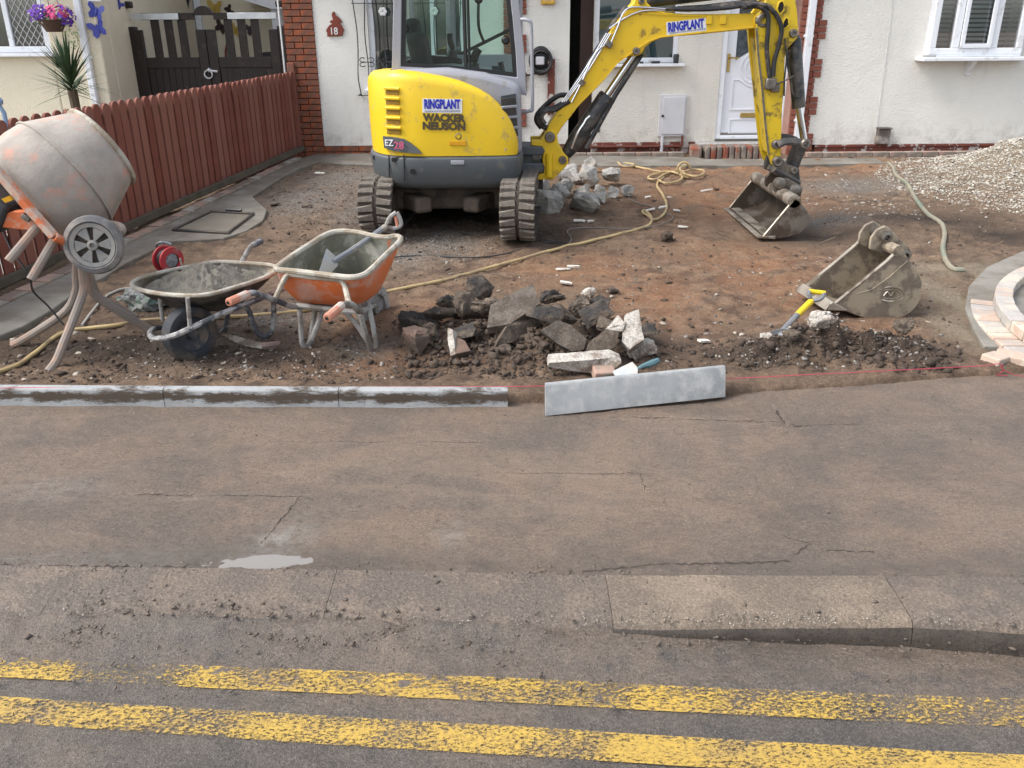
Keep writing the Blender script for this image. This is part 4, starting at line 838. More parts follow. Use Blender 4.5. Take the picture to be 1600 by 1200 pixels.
# block pavers between the fence and the mortar
pvr = bpy.data.objects.new('paver_course', None); COL.objects.link(pvr); pvr.location = (fA.x+.2, fA.y, .03); struct(pvr)
M['paver'] = [pm('paver_%s' % n, c1, c2, scale=9, rough=.85, bump=.4, bscale=70, dirt=(.24, .21, .17), amt=.36, dscale=6) for n, c1, c2 in (('pink', (.37, .25, .2), (.32, .2, .155)), ('grey', (.38, .35, .31), (.29, .26, .235)), ('brown', (.22, .155, .125), (.17, .12, .1)))]
g0, g1 = G(0, 483), G(360, 304); gd = (g1-g0); gd.z = 0; Lg = gd.length; gd.normalize(); ga = math.atan2(gd.y, gd.x); s = -.9
while s < Lg+2.2:
    p = g0+gd*s; m_ = random.choice(M['paver']); link('paver', brick_mesh(.203, m_, .06, .115), pvr, Vector((p.x, p.y, ter(p.y)+.022+random.uniform(-.003, .004)))-pvr.location, (random.uniform(-.02, .02), random.uniform(-.02, .02), ga+random.uniform(-.015, .015))); s += .209
# manhole tray frame in its mortar pad
mh = [G(268, 358, .055), G(357, 363, .055), G(398, 332, .055), G(330, 328, .055)]; mc = sum(mh, Vector())/4
man = thing('manhole_tray', 'recessed manhole tray with thin steel frame filled with wet mortar', 'manhole cover', (mc.x, mc.y, .08))
M['steel'] = pm('dull_steel', (.13, .135, .14), (.08, .08, .085), scale=12, rough=.4, metal=.8, dirt=(.15, .13, .11), amt=.4)
q = MB(); q.ringprism([p for p in mh], [p+(mc-p)*.085 for p in mh], (0, 0, -.035)); q.build('frame', M['steel'], man, bevel=.003)
M['tray'] = pm('tray_mortar', (.21, .19, .15), (.17, .15, .12), scale=3, rough=.5, bump=.3, bscale=30); q = MB(); q.prism([p+(mc-p)*.085-Vector((0, 0, .016)) for p in mh], (0, 0, -.025)); q.build('filling', M['tray'], man)
q = MB(); q.tube([mh[3]+(mh[2]-mh[3])*.35+Vector((0, 0, .01)), mh[3]+(mh[2]-mh[3])*.7+Vector((0, 0, .012))], .014, 6); q.build('lifting_key', M['iron'], man)
# spiky cordyline behind the fence
pc = V(118, 168, 9.3); cz = V(116, 150, 9.3).z
cr = thing('cordyline', 'spiky green cordyline palm rising behind the red fence', 'plant', (pc.x, 9.3, .05))
M['cordy'] = pm('cordyline_leaf', (.045, .085, .035), (.03, .06, .028), scale=6, rough=.5); M['bark'] = pm('bark', (.12, .09, .06), rough=.9, bump=.5)
q = MB(); q.tube([(pc.x, 9.3, .05), (pc.x+.01, 9.3, .6), (pc.x, 9.3, cz+.06)], [.05, .045, .05], 8); q.build('trunk', M['bark'], cr)
q = MB(); r_ = random.Random(4)
for k in range(110):
    az_ = r_.uniform(0, 6.283); e0 = r_.uniform(-.25, 1.45); ln_ = r_.uniform(.34, .5); p = Vector((pc.x, 9.3, cz+.02+.12*r_.random()+.06*(e0 > .6))); d = Vector((math.cos(az_)*math.cos(e0), math.sin(az_)*math.cos(e0), math.sin(e0))); sd = Vector((-math.sin(az_), math.cos(az_), 0)); L1 = []; R1 = []
    for j in range(6):
        t_ = j/5; w_ = .016*(1-t_)**.6*(.55+.45*min(1, t_*4)); L1.append(p+sd*w_); R1.append(p-sd*w_); d = (d + Vector((0, 0, -.10*t_))).normalized(); p = p + d*ln_/5
    vs = [x for pr2 in zip(L1, R1) for x in pr2]; q.add(vs, [(2*j, 2*j+1, 2*j+3, 2*j+2) for j in range(5)])
q.build('leaves', M['cordy'], cr, ang=80)['kind'] = 'stuff'
# hanging basket
pb = V(82, 32, YN-.28); hb = thing('hanging_basket', 'hanging basket of purple and pink petunias by the leaded window', 'flower basket', (pb.x, YN-.28, pb.z-.16))
M['wicker'] = pm('wicker', (.06, .035, .025), (.1, .06, .04), scale=60, rough=.9, bump=.6); q = MB(); zb_ = V(82, 50, YN-.28).z; zt_ = V(82, 31, YN-.28).z
q.lathe([(.09, zb_), (.15, zt_-.02), (.165, zt_)], (pb.x, YN-.28, 0), (0, 0, 1), 10); q.build('basket', M['wicker'], hb)
q = MB()
for a in (0, 2.1, 4.2): q.tube([(pb.x+.15*math.cos(a), YN-.28+.15*math.sin(a), zt_), (pb.x, YN-.28, zt_+.55)], .004, 4)
q.tube([(pb.x, YN-.28, zt_+.54), (pb.x, YN+.02, zt_+.58)], .01, 6); q.build('chain', M['iron'], hb)
def blossoms(name, m, n, cx, sx, cz_, sz_, sd, size=.022, cy=YN-.28, sy=.16):
    r_ = random.Random(sd); q = MB()
    for k in range(n):
        a, b_, c_ = r_.gauss(0, 1), r_.gauss(0, 1), r_.gauss(0, 1); l = math.sqrt(a*a+b_*b_+c_*c_); rad = r_.uniform(.55, 1.0); p = Vector((cx+a/l*sx*rad, cy+b_/l*sy*rad, cz_+c_/l*sz_*rad)); nn = Vector((a, b_-.8, c_+.5)).normalized(); u_ = nn.orthogonal().normalized(); w_ = nn.cross(u_); s_ = size*r_.uniform(.7, 1.3)
        ring = [p+(u_*math.cos(t_)+w_*math.sin(t_))*s_*(1 if i % 2 else .72)+nn*.006 for i, t_ in enumerate(np.linspace(0, 6.283, 11)[:-1])]; q.add([p]+ring, [(0, i+1, (i+1) % 10+1) for i in range(10)])
    o = q.build(name, m, hb, ang=80); o['kind'] = 'stuff'
zc_ = V(80, 24, YN-.28).z
blossoms('purple_flowers', pm('purple_petal', (.11, .025, .32), (.18, .06, .42), rough=.7, scale=30), 130, pb.x-.11, .14, zc_+.01, .1, 1); blossoms('purple_flowers', pm('violet_petal', (.13, .04, .36), rough=.7), 60, pb.x+.16, .09, zc_-.0, .12, 2)
blossoms('pink_flowers', pm('pink_petal', (.6, .06, .2), (.7, .13, .3), rough=.7, scale=30), 110, pb.x+.06, .12, zc_+.02, .11, 3); blossoms('white_flowers', pm('white_petal', (.75, .75, .68), rough=.7), 50, pb.x-.1, .24, zc_-.0, .14, 4, .013)
blossoms('trailing_leaves', pm('pale_leaf', (.3, .36, .16), (.45, .48, .3), rough=.7, scale=30), 90, pb.x+.17, .1, zb_-.02, .2, 5, .014, YN-.26, .1); blossoms('trailing_leaves', pm('leaf', (.08, .14, .05), rough=.7), 90, pb.x, .2, zt_+.0, .08, 6, .02)
# small blue garden spray gun behind the fence at the very left
pv = VX(5, 172, fA.x-.15); q = MB(); q.tube([(pv.x, pv.y, pv.z-.4), (pv.x, pv.y, pv.z-.02), (pv.x-.03, pv.y, pv.z+.05)], .018, 8); q.lathe([(.028, 0), (.034, .03), (.02, .05)], (pv.x-.02, pv.y, pv.z+.04), (0, 0, 1), 8); single(q, 'garden_stake', pm('blue_plastic', (.25, .36, .5), rough=.5), 'pale blue stake poking above the fence at the far left', 'stake')
# ================================================================ EXCAVATOR (mini digger, boom pointing right)
ex = thing('mini_excavator', 'yellow and grey mini excavator with boom reaching right over the dug up plot', 'excavator', (-.54, 8.0, .08))
def paint(name, c1, c2, grime, amt, rough=.35):
    return pm(name, c1, c2, scale=2.5, rough=rough, dirt=grime, amt=amt, dscale=9, spec=.5, r2=.75, bump=.05, bscale=30)
M['yel'] = paint('yellow_paint', (.76, .52, .02), (.72, .48, .022), (.5, .35, .07), .13)
M['yelarm'] = paint('yellow_arm_paint', (.74, .49, .012), (.68, .44, .015), (.3, .19, .03), .12)
M['yeldip'] = paint('yellow_dipper_paint', (.66, .46, .012), (.58, .4, .018), (.2, .14, .03), .22)
M['cabgrey'] = paint('cab_grey_paint', (.3, .305, .34), (.27, .275, .31), (.24, .23, .22), .1, .4)
M['cwgrey'] = paint('counterweight_grey', (.068, .078, .086), (.078, .088, .094), (.12, .115, .105), .16, .5)
M['blackp'] = pm('black_plastic', (.012, .012, .013), (.02, .02, .021), rough=.45)
M['hose'] = pm('hydraulic_hose', (.014, .014, .015), (.025, .025, .026), rough=.5, dirt=(.12, .1, .08), amt=.25)
M['chrome'] = pm('chrome_rod', (.7, .71, .73), (.6, .61, .63), rough=.16, metal=1)
M['cyl'] = pm('cylinder_black', (.02, .023, .026), (.035, .037, .04), rough=.38, dirt=(.1, .09, .08), amt=.3)
M['pin'] = pm('pin_steel', (.24, .22, .2), (.14, .12, .1), scale=30, rough=.45, metal=.7)
M['linksteel'] = pm('black_steel_link', (.045, .045, .047), (.07, .066, .062), rough=.5, metal=.3, dirt=(.15, .125, .1), amt=.3)
M['bucket'] = pm('worn_bucket_steel', (.12, .105, .09), (.19, .165, .14), scale=5, rough=.5, metal=.35, bump=.25, bscale=30, dirt=(.075, .055, .04), amt=.42, dscale=4)
M['bucketrim'] = pm('polished_bucket_edge', (.42, .38, .32), (.3, .26, .22), scale=9, rough=.42, metal=.5, dirt=(.15, .12, .09), amt=.32)
M['track'] = pm('dusty_track_rubber', (.13, .113, .097), (.07, .06, .051), scale=7, rough=.9, bump=.8, bscale=40, bdist=.01, dirt=(.24, .21, .175), amt=.36, dscale=9, edge=.25)
M['trackd'] = pm('muddy_belt', (.045, .036, .03), (.07, .055, .045), scale=9, rough=.95, bump=.6, bscale=50)
M['under'] = pm('undercarriage', (.05, .047, .044), (.08, .07, .06), scale=6, rough=.7, dirt=(.12, .095, .075), amt=.45)
M['sticker'] = pm('white_sticker', (.78, .79, .82), rough=.35); M['bluetxt'] = pm('blue_print', (.02, .03, .42), rough=.4); M['brntxt'] = pm('brown_print', (.075, .055, .03), rough=.4); M['greytxt'] = pm('grey_print', (.3, .32, .42), rough=.5)
M['pinktxt'] = pm('pink_print', (.55, .1, .2), rough=.5); M['orange_mesh'] = pm('louvre_amber', (.34, .2, .02), (.2, .12, .02), scale=120, rough=.7, bump=.6, bscale=300); M['grille'] = pm('radiator_grille', (.07, .065, .055), (.035, .033, .03), scale=60, rough=.7, bump=.5, bscale=200)
M['cabglass'] = glass('cab_glass', (.86, .95, .92), 1.1); M['seat'] = pm('seat_fabric', (.03, .031, .033), (.05, .05, .052), rough=.9, bump=.3)
def smallprint(c, wd, parent, tilt):
    """the illegible line of tiny print: a row of short dashes"""
    q = MB(); r_ = random.Random(3); x = -wd/2; R = Matrix.Rotation(tilt, 3, 'Y')
    while x < wd/2:
        l = r_.uniform(.006, .016); p = Vector(c) + R @ Vector((x+l/2, 0, 0)); q.box(p, (l, .001, .011), (0, tilt, 0)); x += l+.004
    q.build('small_print', M['greytxt'], parent)['kind'] = 'stuff'
# tracks, running away from the camera
def track(xc, y0, y1, wd=.285, R=.225, zc=.265):
    T_ = MB(); path = []; nA = 10; yaw = math.radians(-4); zg = ter(8)+.0
    a_, c_ = y0+R, y1-R
    for t_ in np.linspace(0, 1, 9)[:-1]: path.append((lerp(c_, a_, t_), zc+R, (0, 1)))
    for k in range(nA): th = math.pi/2 + math.pi*k/nA; path.append((a_+R*math.cos(th), zc+R*math.sin(th), (math.cos(th), math.sin(th))))
    for t_ in np.linspace(0, 1, 9)[:-1]: path.append((lerp(a_, c_, t_), zc-R, (0, -1)))
    for k in range(nA): th = -math.pi/2 + math.pi*k/nA; path.append((c_+R*math.cos(th), zc+R*math.sin(th), (math.cos(th), math.sin(th))))
    cen = Vector((xc, (y0+y1)/2, 0)); Rz = Matrix.Rotation(yaw, 4, 'Z')
    def W(x, y, z): return Rz @ (Vector((x, y, z))-cen) + cen
    rings = [[W(xc-wd/2, y, z+zg), W(xc+wd/2, y, z+zg), W(xc+wd/2, y-n[0]*.03, z-n[1]*.03+zg), W(xc-wd/2, y-n[0]*.03, z-n[1]*.03+zg)] for y, z, n in path]
    b = MB(); b.loft(rings+[rings[0]], cap=False); tr_ = b.build('track', M['trackd'], ex, ang=50)
    # tread lugs, two staggered rows
    lug = MB(); lug.loft([[(-.063, -.031, 0), (.064, -.024, 0), (.064, .024, 0), (-.063, .031, 0)], [(-.06, -.024, .016), (.058, -.017, .02), (.058, .017, .02), (-.06, .024, .016)]]); me = lug.mesh('tread_lug'); me.materials.append(M['track'])
    def at(s):
        Ls = c_-a_; arc = math.pi*(R+.0); per = 2*Ls+2*arc; s %= per
        if s < Ls: return c_-s, zc+R, math.pi/2
        s -= Ls
        if s < arc: th = math.pi/2 + s/R; return a_+R*math.cos(th), zc+R*math.sin(th), th
        s -= arc
        if s < Ls: return a_+s, zc-R, -math.pi/2
        s -= Ls; th = -math.pi/2 + s/R; return c_+R*math.cos(th), zc+R*math.sin(th), th
    per = 2*(c_-a_)+2*math.pi*R; n = int(per/.074)
    for side in (-1, 1):
        for k in range(n):
            y, z, th = at(k*per/n + (.02 if side > 0 else 0)); nrm = Vector((0, math.cos(th), math.sin(th))); tg = Vector((0, -math.sin(th), math.cos(th)))
            Mx = Rz.to_3x3() @ Matrix(((1, 0, 0), (0, tg.y, nrm.y), (0, tg.z, nrm.z))) @ Matrix.Rotation(.12*side, 3, 'Z') @ Matrix.Diagonal((side, 1, 1))
            p = W(xc+side*wd*.27, y, z+zg); o = link('tread_lug', me, tr_, p-ex.location); M4 = Mx.to_4x4(); M4.translation = o.location; o.matrix_local = M4
    b = MB()
    for yy in np.linspace(a_, c_, 5):
        b.lathe([(R-.07, -.1), (R-.04, -.09), (R-.04, .09), (R-.07, .1)], W(xc, yy, zc+zg), Rz.to_3x3() @ Vector((1, 0, 0)), 16)
    b.build('rollers', M['under'], tr_)
    b = MB(); b.box(W(xc, (y0+y1)/2, zc+zg), (wd*.5, c_-a_, .26), (0, 0, yaw)); b.build('track_frame', M['under'], tr_)
    return tr_
xrt = .12; ylen = 2.05
track(xrt, 6.88, 6.88+ylen); track(-1.05, 7.12, 7.12+ylen)
b = MB(); b.box((-.54, 8.05, .36), (1.05, .9, .2)); b.box((-.54, 8.02, .5), (.75, .75, .16)); b.box((-.85, 7.6, .34), (.16, .5, .14), (0, 0, .5)); b.box((-.23, 7.6, .34), (.16, .5, .14), (0, 0, -.5)); b.build('undercarriage', M['under'], ex, bevel=.03)
b = MB(); b.prism([(-1.3, 9.35, .1), (-1.3, 9.42, .42), (-1.3, 9.3, .46), (-1.3, 9.25, .12)], (1.55, 0, 0)); b.box((-.54, 8.95, .3), (.5, .9, .1)); b.build('dozer_blade', M['under'], ex, bevel=.01)
# plan outline of the upper body: rounded at the rear (left), nearly flat on the near side
def plan(off=0.):
    c = Vector((-.6, 8.0)); P = [(.08, 7.42), (.05, 7.3), (-.02, 7.235), (-.3, 7.215), (-.6, 7.21), (-.85, 7.225), (-1.05, 7.29), (-1.2, 7.42), (-1.3, 7.62), (-1.34, 7.9), (-1.33, 8.2), (-1.24, 8.5), (-1.05, 8.72), (-.8, 8.8), (-.3, 8.8), (.02, 8.74), (.08, 8.6)]
    out = []
    for x, y in P:
        if x < -.6: x = -.6+(x+.6)*.8
        d = Vector((x, y))-c; d = d*(1+off/d.length); out.append((c.x+d.x, c.y+d.y))
    return out
def smooth_plan(off=0.):
    q = bez([(x, y, 0) for x, y in plan(off)], 4); return [(p.x, p.y) for p in q]
# counterweight: heavy grey belt
b = MB(); rings = []
for z, o in ((.5, -.07), (.52, -.03), (.56, .0), (.73, .025), (.755, .02), (.77, -.01)): rings.append([Vector((x, y, z + (.0 if z > .6 else .05*max(0, (x+.1)/.2)))) for x, y in smooth_plan(o+.015)])
b.loft(rings); cw = b.build('counterweight', M['cwgrey'], ex, bevel=.008, ang=30)
def sp_at(px, py, o=0):   # point on the near side of the body seen at a pixel
    Y = 7.21
    for k in range(6):
        p = V(px, py, Y); pl_ = smooth_plan(o); near = [q for q in pl_ if q[1] < 7.75]; near.sort(); Y = float(np.interp(p.x, [q[0] for q in near], [q[1] for q in near]))
    return V(px, py, Y)
for px in (631, 607.5):                                     # vertical seams and tow slots of the counterweight
    q = MB(); p0, p1 = sp_at(px, 242, .04), sp_at(px+1, 285 if px > 610 else 277, .04); q.tube([p0, (p0+p1)/2, p1], .006, 4); q.build('seam', M['blackp'], cw)
for px, py, s_ in ((645, 268, .022), (586, 246, .02)): q = MB(); p = sp_at(px, py, .035); q.lathe([(s_*.6, 0), (s_, .004), (s_, .012)], p+Vector((0, .005, 0)), (0, -1, 0), 14); q.build('bolt_hole', M['blackp'], cw)
for px, py in ((619, 249), (715, 254)): q = MB(); p = sp_at(px, py, .035); q.box(p, (.075 if px < 700 else .11, .02, .035)); q.build('tow_slot', M['cabgrey'] if px > 700 else M['blackp'], cw, bevel=.006)
# grey cab base with its louvres
b = MB(); pts = [(-.97, .765), (-.97, 1.36), (-.9, 1.43), (-.5, 1.44), (-.2, 1.40), (0, 1.34), (.09, 1.30), (.1, .765)]
b.prism([(x, 7.31, z) for x, z in pts], (0, 1.42, 0)); b.build('cab_base', M['cabgrey'], ex, bevel=.05, seg=3)
cv = [(x, y) for x, y in smooth_plan(0)]
# yellow engine cover wrapping the near side and the rear
tops = [(540, 112), (592, 113), (612, 110), (650, 113), (690, 119), (725, 127), (752, 138), (772, 150), (788, 166), (799, 185), (806, 205), (811, 225), (813, 243)]
tx = [V(px, py, 7.24).x for px, py in tops]; tz = [V(px, py, 7.24).z for px, py in tops]
path = [p for p in cv if p[1] < 8.35 and p[0] < .06]
rings = []
cc = Vector((-.6, 8.0))
for x, y in path:
    zt_ = max(.79, interp(x, tx, tz) if y < 7.6 else 1.40); z0 = .772; d = (Vector((x, y))-cc).normalized(); row = []
    H = zt_-z0; rr = min(.075, H*.4)
    for f_ in (0, .3, .6): row.append((.015+.01*math.sin(f_*3), z0+(H-rr)*f_))
    for a in np.linspace(0, math.pi/2, 5): row.append((.022-rr+rr*math.cos(a), zt_-rr+rr*math.sin(a)))
    row.append((-.16, zt_+.004 if H > .2 else zt_))
    rings.append([Vector((x+d.x*o, y+d.y*o, z)) for o, z in row])
b = MB(); b.loft(rings, cap=False, closed=False); cov = b.build('engine_cover', M['yel'], ex, ang=50)
def on_panel(px, py, off=.03): return sp_at(px, py, off)
def patch(pix, m, name, parent, off=.03, d=.012, bevel=.003):
    q = MB(); c_ = [on_panel(px, py, off) for px, py in pix]; q.prism(c_, (0, d, 0)); return q.build(name, m, parent, bevel=bevel)
for k in range(5):                                           # louvres at the rear corner
    y = 144+k*15.3; x = 602+k*.6; patch([(x, y-4.5), (x+21, y-3.5), (x+21, y+4.5), (x, y+3.5)], M['orange_mesh'], 'louvre', cov, .036, .02); 
    q = MB(); p0, p1 = on_panel(x-1, y-6, .045), on_panel(x+22, y-5, .045); q.tube([p0, (p0+p1)/2+Vector((0, -.004, 0)), p1], .012, 6); q.build('louvre_lip', M['yel'], cov)
for k in range(5):                                           # grey grilles at the front corner
    y = 160+k*16.4; x0_ = 784+k*1.2; patch([(x0_, y-6), (x0_+21, y-8+k*.4), (x0_+22.5, y+4), (x0_+1, y+5.5)], M['grille'], 'radiator_grille', ex, .014, .03)
    q = MB(); p0, p1 = on_panel(x0_-.5, y+8, .016), on_panel(x0_+23, y+6, .016); q.tube([p0, p1], .012, 6); q.build('grille_bar', M['cabgrey'], ex)
patch([(782, 150), (806, 146), (813, 236), (790, 240)], M['cwgrey'], 'grille_surround', ex, .006, .03)
patch([(598, 213), (612, 214), (630, 217), (641, 223), (652, 232), (660, 240), (640, 239), (615, 236), (600, 231)], M['cwgrey'], 'swoosh_decal', cov, .046, .02, 0)
yp = 7.184
def pan(px, py): return V(px, py, yp)
q = MB(); q.prism([pan(660, 154), pan(722, 155), pan(722, 177), pan(660, 176)], (0, .02, 0)); stk = q.build('hire_sticker', M['sticker'], cov)
w_ = pan(720, 165).x-pan(662, 165).x
lettering('RINGPLANT', pan(691, 162.5)+Vector((0, -.004, 0)), w_*.97, .075, M['bluetxt'], stk, .045, tilt=.012)
smallprint(pan(691, 173.5)+Vector((0, -.003, 0)), w_*.95, stk, 0)
lettering('WACKER', pan(694, 184)+Vector((0, -.006, 0)), pan(727, 184).x-pan(660, 184).x, .063, M['brntxt'], cov, .058, tilt=.03); lettering('NEUSON', pan(694, 197)+Vector((0, -.006, 0)), pan(728, 197).x-pan(661, 197).x, .063, M['brntxt'], cov, .058, tilt=.03)
lettering('EZ', on_panel(608, 223, .056), .075, .05, M['sticker'], cov, .01, rotz=-.35); lettering('28', on_panel(623, 227, .056), .085, .06, M['pinktxt'], cov, .02, rotz=-.22)
q = MB(); q.lathe([(.028, 0), (.03, .008), (.02, .014), (.018, .004)], pan(716, 213)+Vector((0, .015, 0)), (0, -1, 0), 16); q.build('key_lock', M['pin'], cov)
q = MB(); q.box(pan(715, 224)+Vector((0, .008, 0)), (.13, .02, .03)); M['amber'] = pm('amber_label', (.65, .32, .01), rough=.4); q.build('warning_label', M['amber'], cov)
# ---- cab
yc0, yc1 = 7.46, 8.62
def cv_(px, py, Y=yc0): return V(px, py, Y)
outer = [(612, 112), (617, -112), (700, -125), (790, -112), (806, -40), (814, 30), (820, 90), (823, 150), (770, 131), (700, 117)]
inner = [(626, 104), (629, -96), (700, -106), (780, -96), (793, -40), (801, 30), (806, 85), (808, 121), (770, 116), (700, 108)]
b = MB(); b.ringprism([cv_(*p) for p in outer], [cv_(*p) for p in inner], (0, .05, 0)); cab = b.build('cab_frame', M['cabgrey'], ex, bevel=.008)
inn2 = [(633, 98), (636, -88), (700, -97), (774, -88), (787, -40), (794, 30), (799, 85), (801, 113), (768, 109), (700, 102)]
b = MB(); b.ringprism([cv_(p[0], p[1], yc0+.012) for p in inner], [cv_(p[0], p[1], yc0+.012) for p in inn2], (0, .03, 0)); b.build('window_seal', M['blackp'], cab)
b = MB(); b.prism([cv_(p[0], p[1], yc0+.022) for p in inner], (0, .006, 0)); b.build('side_glass', M['cabglass'], cab)
b = MB(); p0, p1 = cv_(728, 108, yc0+.03), cv_(722, -98, yc0+.03); b.tube([p0, p1], .016, 6); p0, p1 = cv_(734, 108, yc0+.03), cv_(728, -98, yc0+.03); b.tube([p0, p1], .012, 6); b.build('glass_divider', M['blackp'], cab)
def X_(px, py): q = V(px, py, yc0); return q.x, q.z
bx0, bx1 = X_(618, 0)[0], X_(815, 40)[0]; zt_ = X_(700, -118)[1]; zb_ = 1.42
for (x, wd) in ((bx0, .05), (lerp(bx0, bx1, .36), .09), (bx1-.0, .05)):
    q = MB(); q.tube([(x, yc1, zb_-.1), (x, yc1, lerp(zb_, zt_, .5)), (x-(.06 if x == bx1 else 0), yc1, zt_)], wd/2, 8); q.build('cab_post', M['cabgrey'], cab)
q = MB(); q.box((lerp(bx0, bx1, .7), yc1, 1.62), (.03, .03, .6), (0, 1.15, 0)); q.build('door_brace', M['blackp'], cab)
q = MB(); q.tube(bez([(lerp(bx0, bx1, .66), yc1-.06, 1.62), (lerp(bx0, bx1, .62), yc1-.1, 1.75), (lerp(bx0, bx1, .63), yc1-.1, 2.0), (lerp(bx0, bx1, .67), yc1-.06, 2.08)], 5), .014, 6); q.build('grab_rail', M['blackp'], cab)
q = MB(); q.box(((bx0+bx1)/2, (yc0+yc1)/2, zt_+.04), (bx1-bx0-.02, yc1-yc0+.02, .1)); q.build('cab_roof', M['cabgrey'], cab, bevel=.04, seg=3)
q = MB(); q.box(((bx0+bx1)/2, yc1-.01, zb_), (bx1-bx0, .06, .16)); q.box((bx0, (yc0+yc1)/2, zb_-.02), (.06, yc1-yc0-.06, .16)); q.build('cab_sill', M['cabgrey'], cab, bevel=.01)
for x, nm in ((bx0, 'rear_glass'),): q = MB(); q.box((x, (yc0+yc1)/2, 1.95), (.006, yc1-yc0-.12, .95)); q.build(nm, M['cabglass'], cab)
q = MB(); q.box((lerp(bx0, bx1, .5), yc1, 1.95), (bx1-bx0-.1, .006, .95)); q.build('far_glass', M['cabglass'], cab)
q = MB(); q.tube(bez([V(814, 30, yc0), V(826, 32, yc0-.03), V(830, 42, yc0-.03), V(831, 90, yc0-.03), V(832, 165, yc0-.03), V(828, 173, yc0-.03), V(816, 175, yc0)], 6), .014, 8); q.build('handrail', M['cabgrey'], cab)
for px, py in ((633, 45), (790, 63), (748, -1)): q = MB(); q.lathe([(.03, 0), (.034, .012), (.02, .025)], cv_(px, py, yc0+.04), (0, -1, 0), 14); q.build('glass_knob', M['blackp'], cab)
for (a, c_) in (((648, 113), (668, 114)), ((765, 128), (784, 134))): q = MB(); p0, p1 = cv_(*a, yc0-.01), cv_(*c_, yc0-.01); q.tube([p0, p1], [.009, .014], 6); q.build('window_catch', M['blackp'], cab)
# operator's seat and controls
ys = 8.0; def_ = lambda px, py: V(px, py, ys)
q = MB(); p = def_(648, 58); q.box(p, (.12, .3, .3), (0, -.12, 0)); seat = q.build('headrest', M['seat'], ex, bevel=.05, seg=3)
q = MB(); p = def_(660, 98); q.box(p, (.15, .46, .5), (0, -.18, 0)); q.build('seat_back', M['seat'], ex, bevel=.06, seg=3)
q = MB(); p = def_(690, 125); q.box(p, (.52, .46, .14), (0, -.06, 0)); q.build('seat_cushion', M['seat'], ex, bevel=.05, seg=3)
for yy, (hx, hy), (bx_, by_) in ((7.72, (746, 83), (740, 104)), (8.3, (699, 58), (706, 84))):
    q = MB(); p0 = V(bx_, by_+6, yy); p1 = V(bx_+2, by_-6, yy); p2 = V(hx, hy, yy); q.tube([p0, p1], [.055, .035], 10); q.tube(bez([p1, (p1+p2)/2+Vector((0, 0, .02)), p2+Vector((.02, 0, .03))], 5), [.02]*2+[.026]*9, 8); q.build('joystick', M['blackp'], ex)
    q = MB(); q.box(p0+Vector((-.12, 0, -.03)), (.42, .12, .09), (0, .1, 0)); q.build('armrest_console', M['blackp'], ex, bevel=.02)
q = MB(); q.tube([V(737, 100, 7.85), V(738, 84, 7.85), V(745, 72, 7.85)], .01, 6); q.box(V(736, 92, 7.85), (.06, .05, .06)); q.build('blade_lever', M['blackp'], ex)
q = MB(); q.box(V(775, 108, 7.75), (.07, .07, .05)); q.tube([V(776, 116, 7.75), V(776, 108, 7.75)], .02, 6); q.tube([V(785, 112, 7.9), V(782, 97, 7.9)], .025, 6); q.build('pedal', M['blackp'], ex)
# ---- swing bracket
yA, yB = 7.75, 8.0
b = MB()
for (y0_, y1_) in ((228, 243), (254, 271)): b.prism([V(800, y0_, 7.7), V(848, y0_+1, 7.7), V(852, (y0_+y1_)/2, 7.7), V(848, y1_, 7.7), V(800, y1_, 7.7)], (0, .34, 0))
b.prism([V(806, 228, 7.76), V(832, 230, 7.76), V(832, 268, 7.76), V(806, 268, 7.76)], (0, .22, 0)); b.build('swing_bearing', M['cwgrey'], ex, bevel=.012)
b = MB(); sw = [(830, 219), (845, 219), (853, 207), (862, 203), (870, 208), (873, 226), (881, 239), (888, 247), (888, 254), (884, 261), (874, 271), (864, 281), (832, 281), (830, 273), (850, 271), (850, 263), (848, 256), (848, 243), (850, 236), (847, 229), (830, 228)]
b.prism([V(px, py, yA-.04) for px, py in sw], (0, .07, 0)); b.prism([V(px, py, yA-.04)+Vector((0, .26, 0)) for px, py in sw], (0, .07, 0))
b.prism([V(px, py, yA-.04)+Vector((0, .07, 0)) for px, py in ((856, 230), (872, 236), (876, 262), (858, 274))], (0, .19, 0)); sb = b.build('swing_post', M['yelarm'], ex, bevel=.008)
def pin(px, py, Y, r_, parent, d=.03): q = MB(); q.lathe([(r_, -.02), (r_, d*.6), (r_*.8, d), (r_*.45, d), (r_*.42, d*.5), (.0, d*.5)], V(px, py, Y), (0, -1, 0), 16); q.build('pin', M['pin'], parent)
pin(859, 214, yA-.04, .045, sb); pin(879, 250, yA-.04, .035, sb)
q = MB(); q.tube([V(858, 240, yA-.06), V(858, 276, yA-.06)], .03, 8); q.build('king_pin', M['yelarm'], sb)
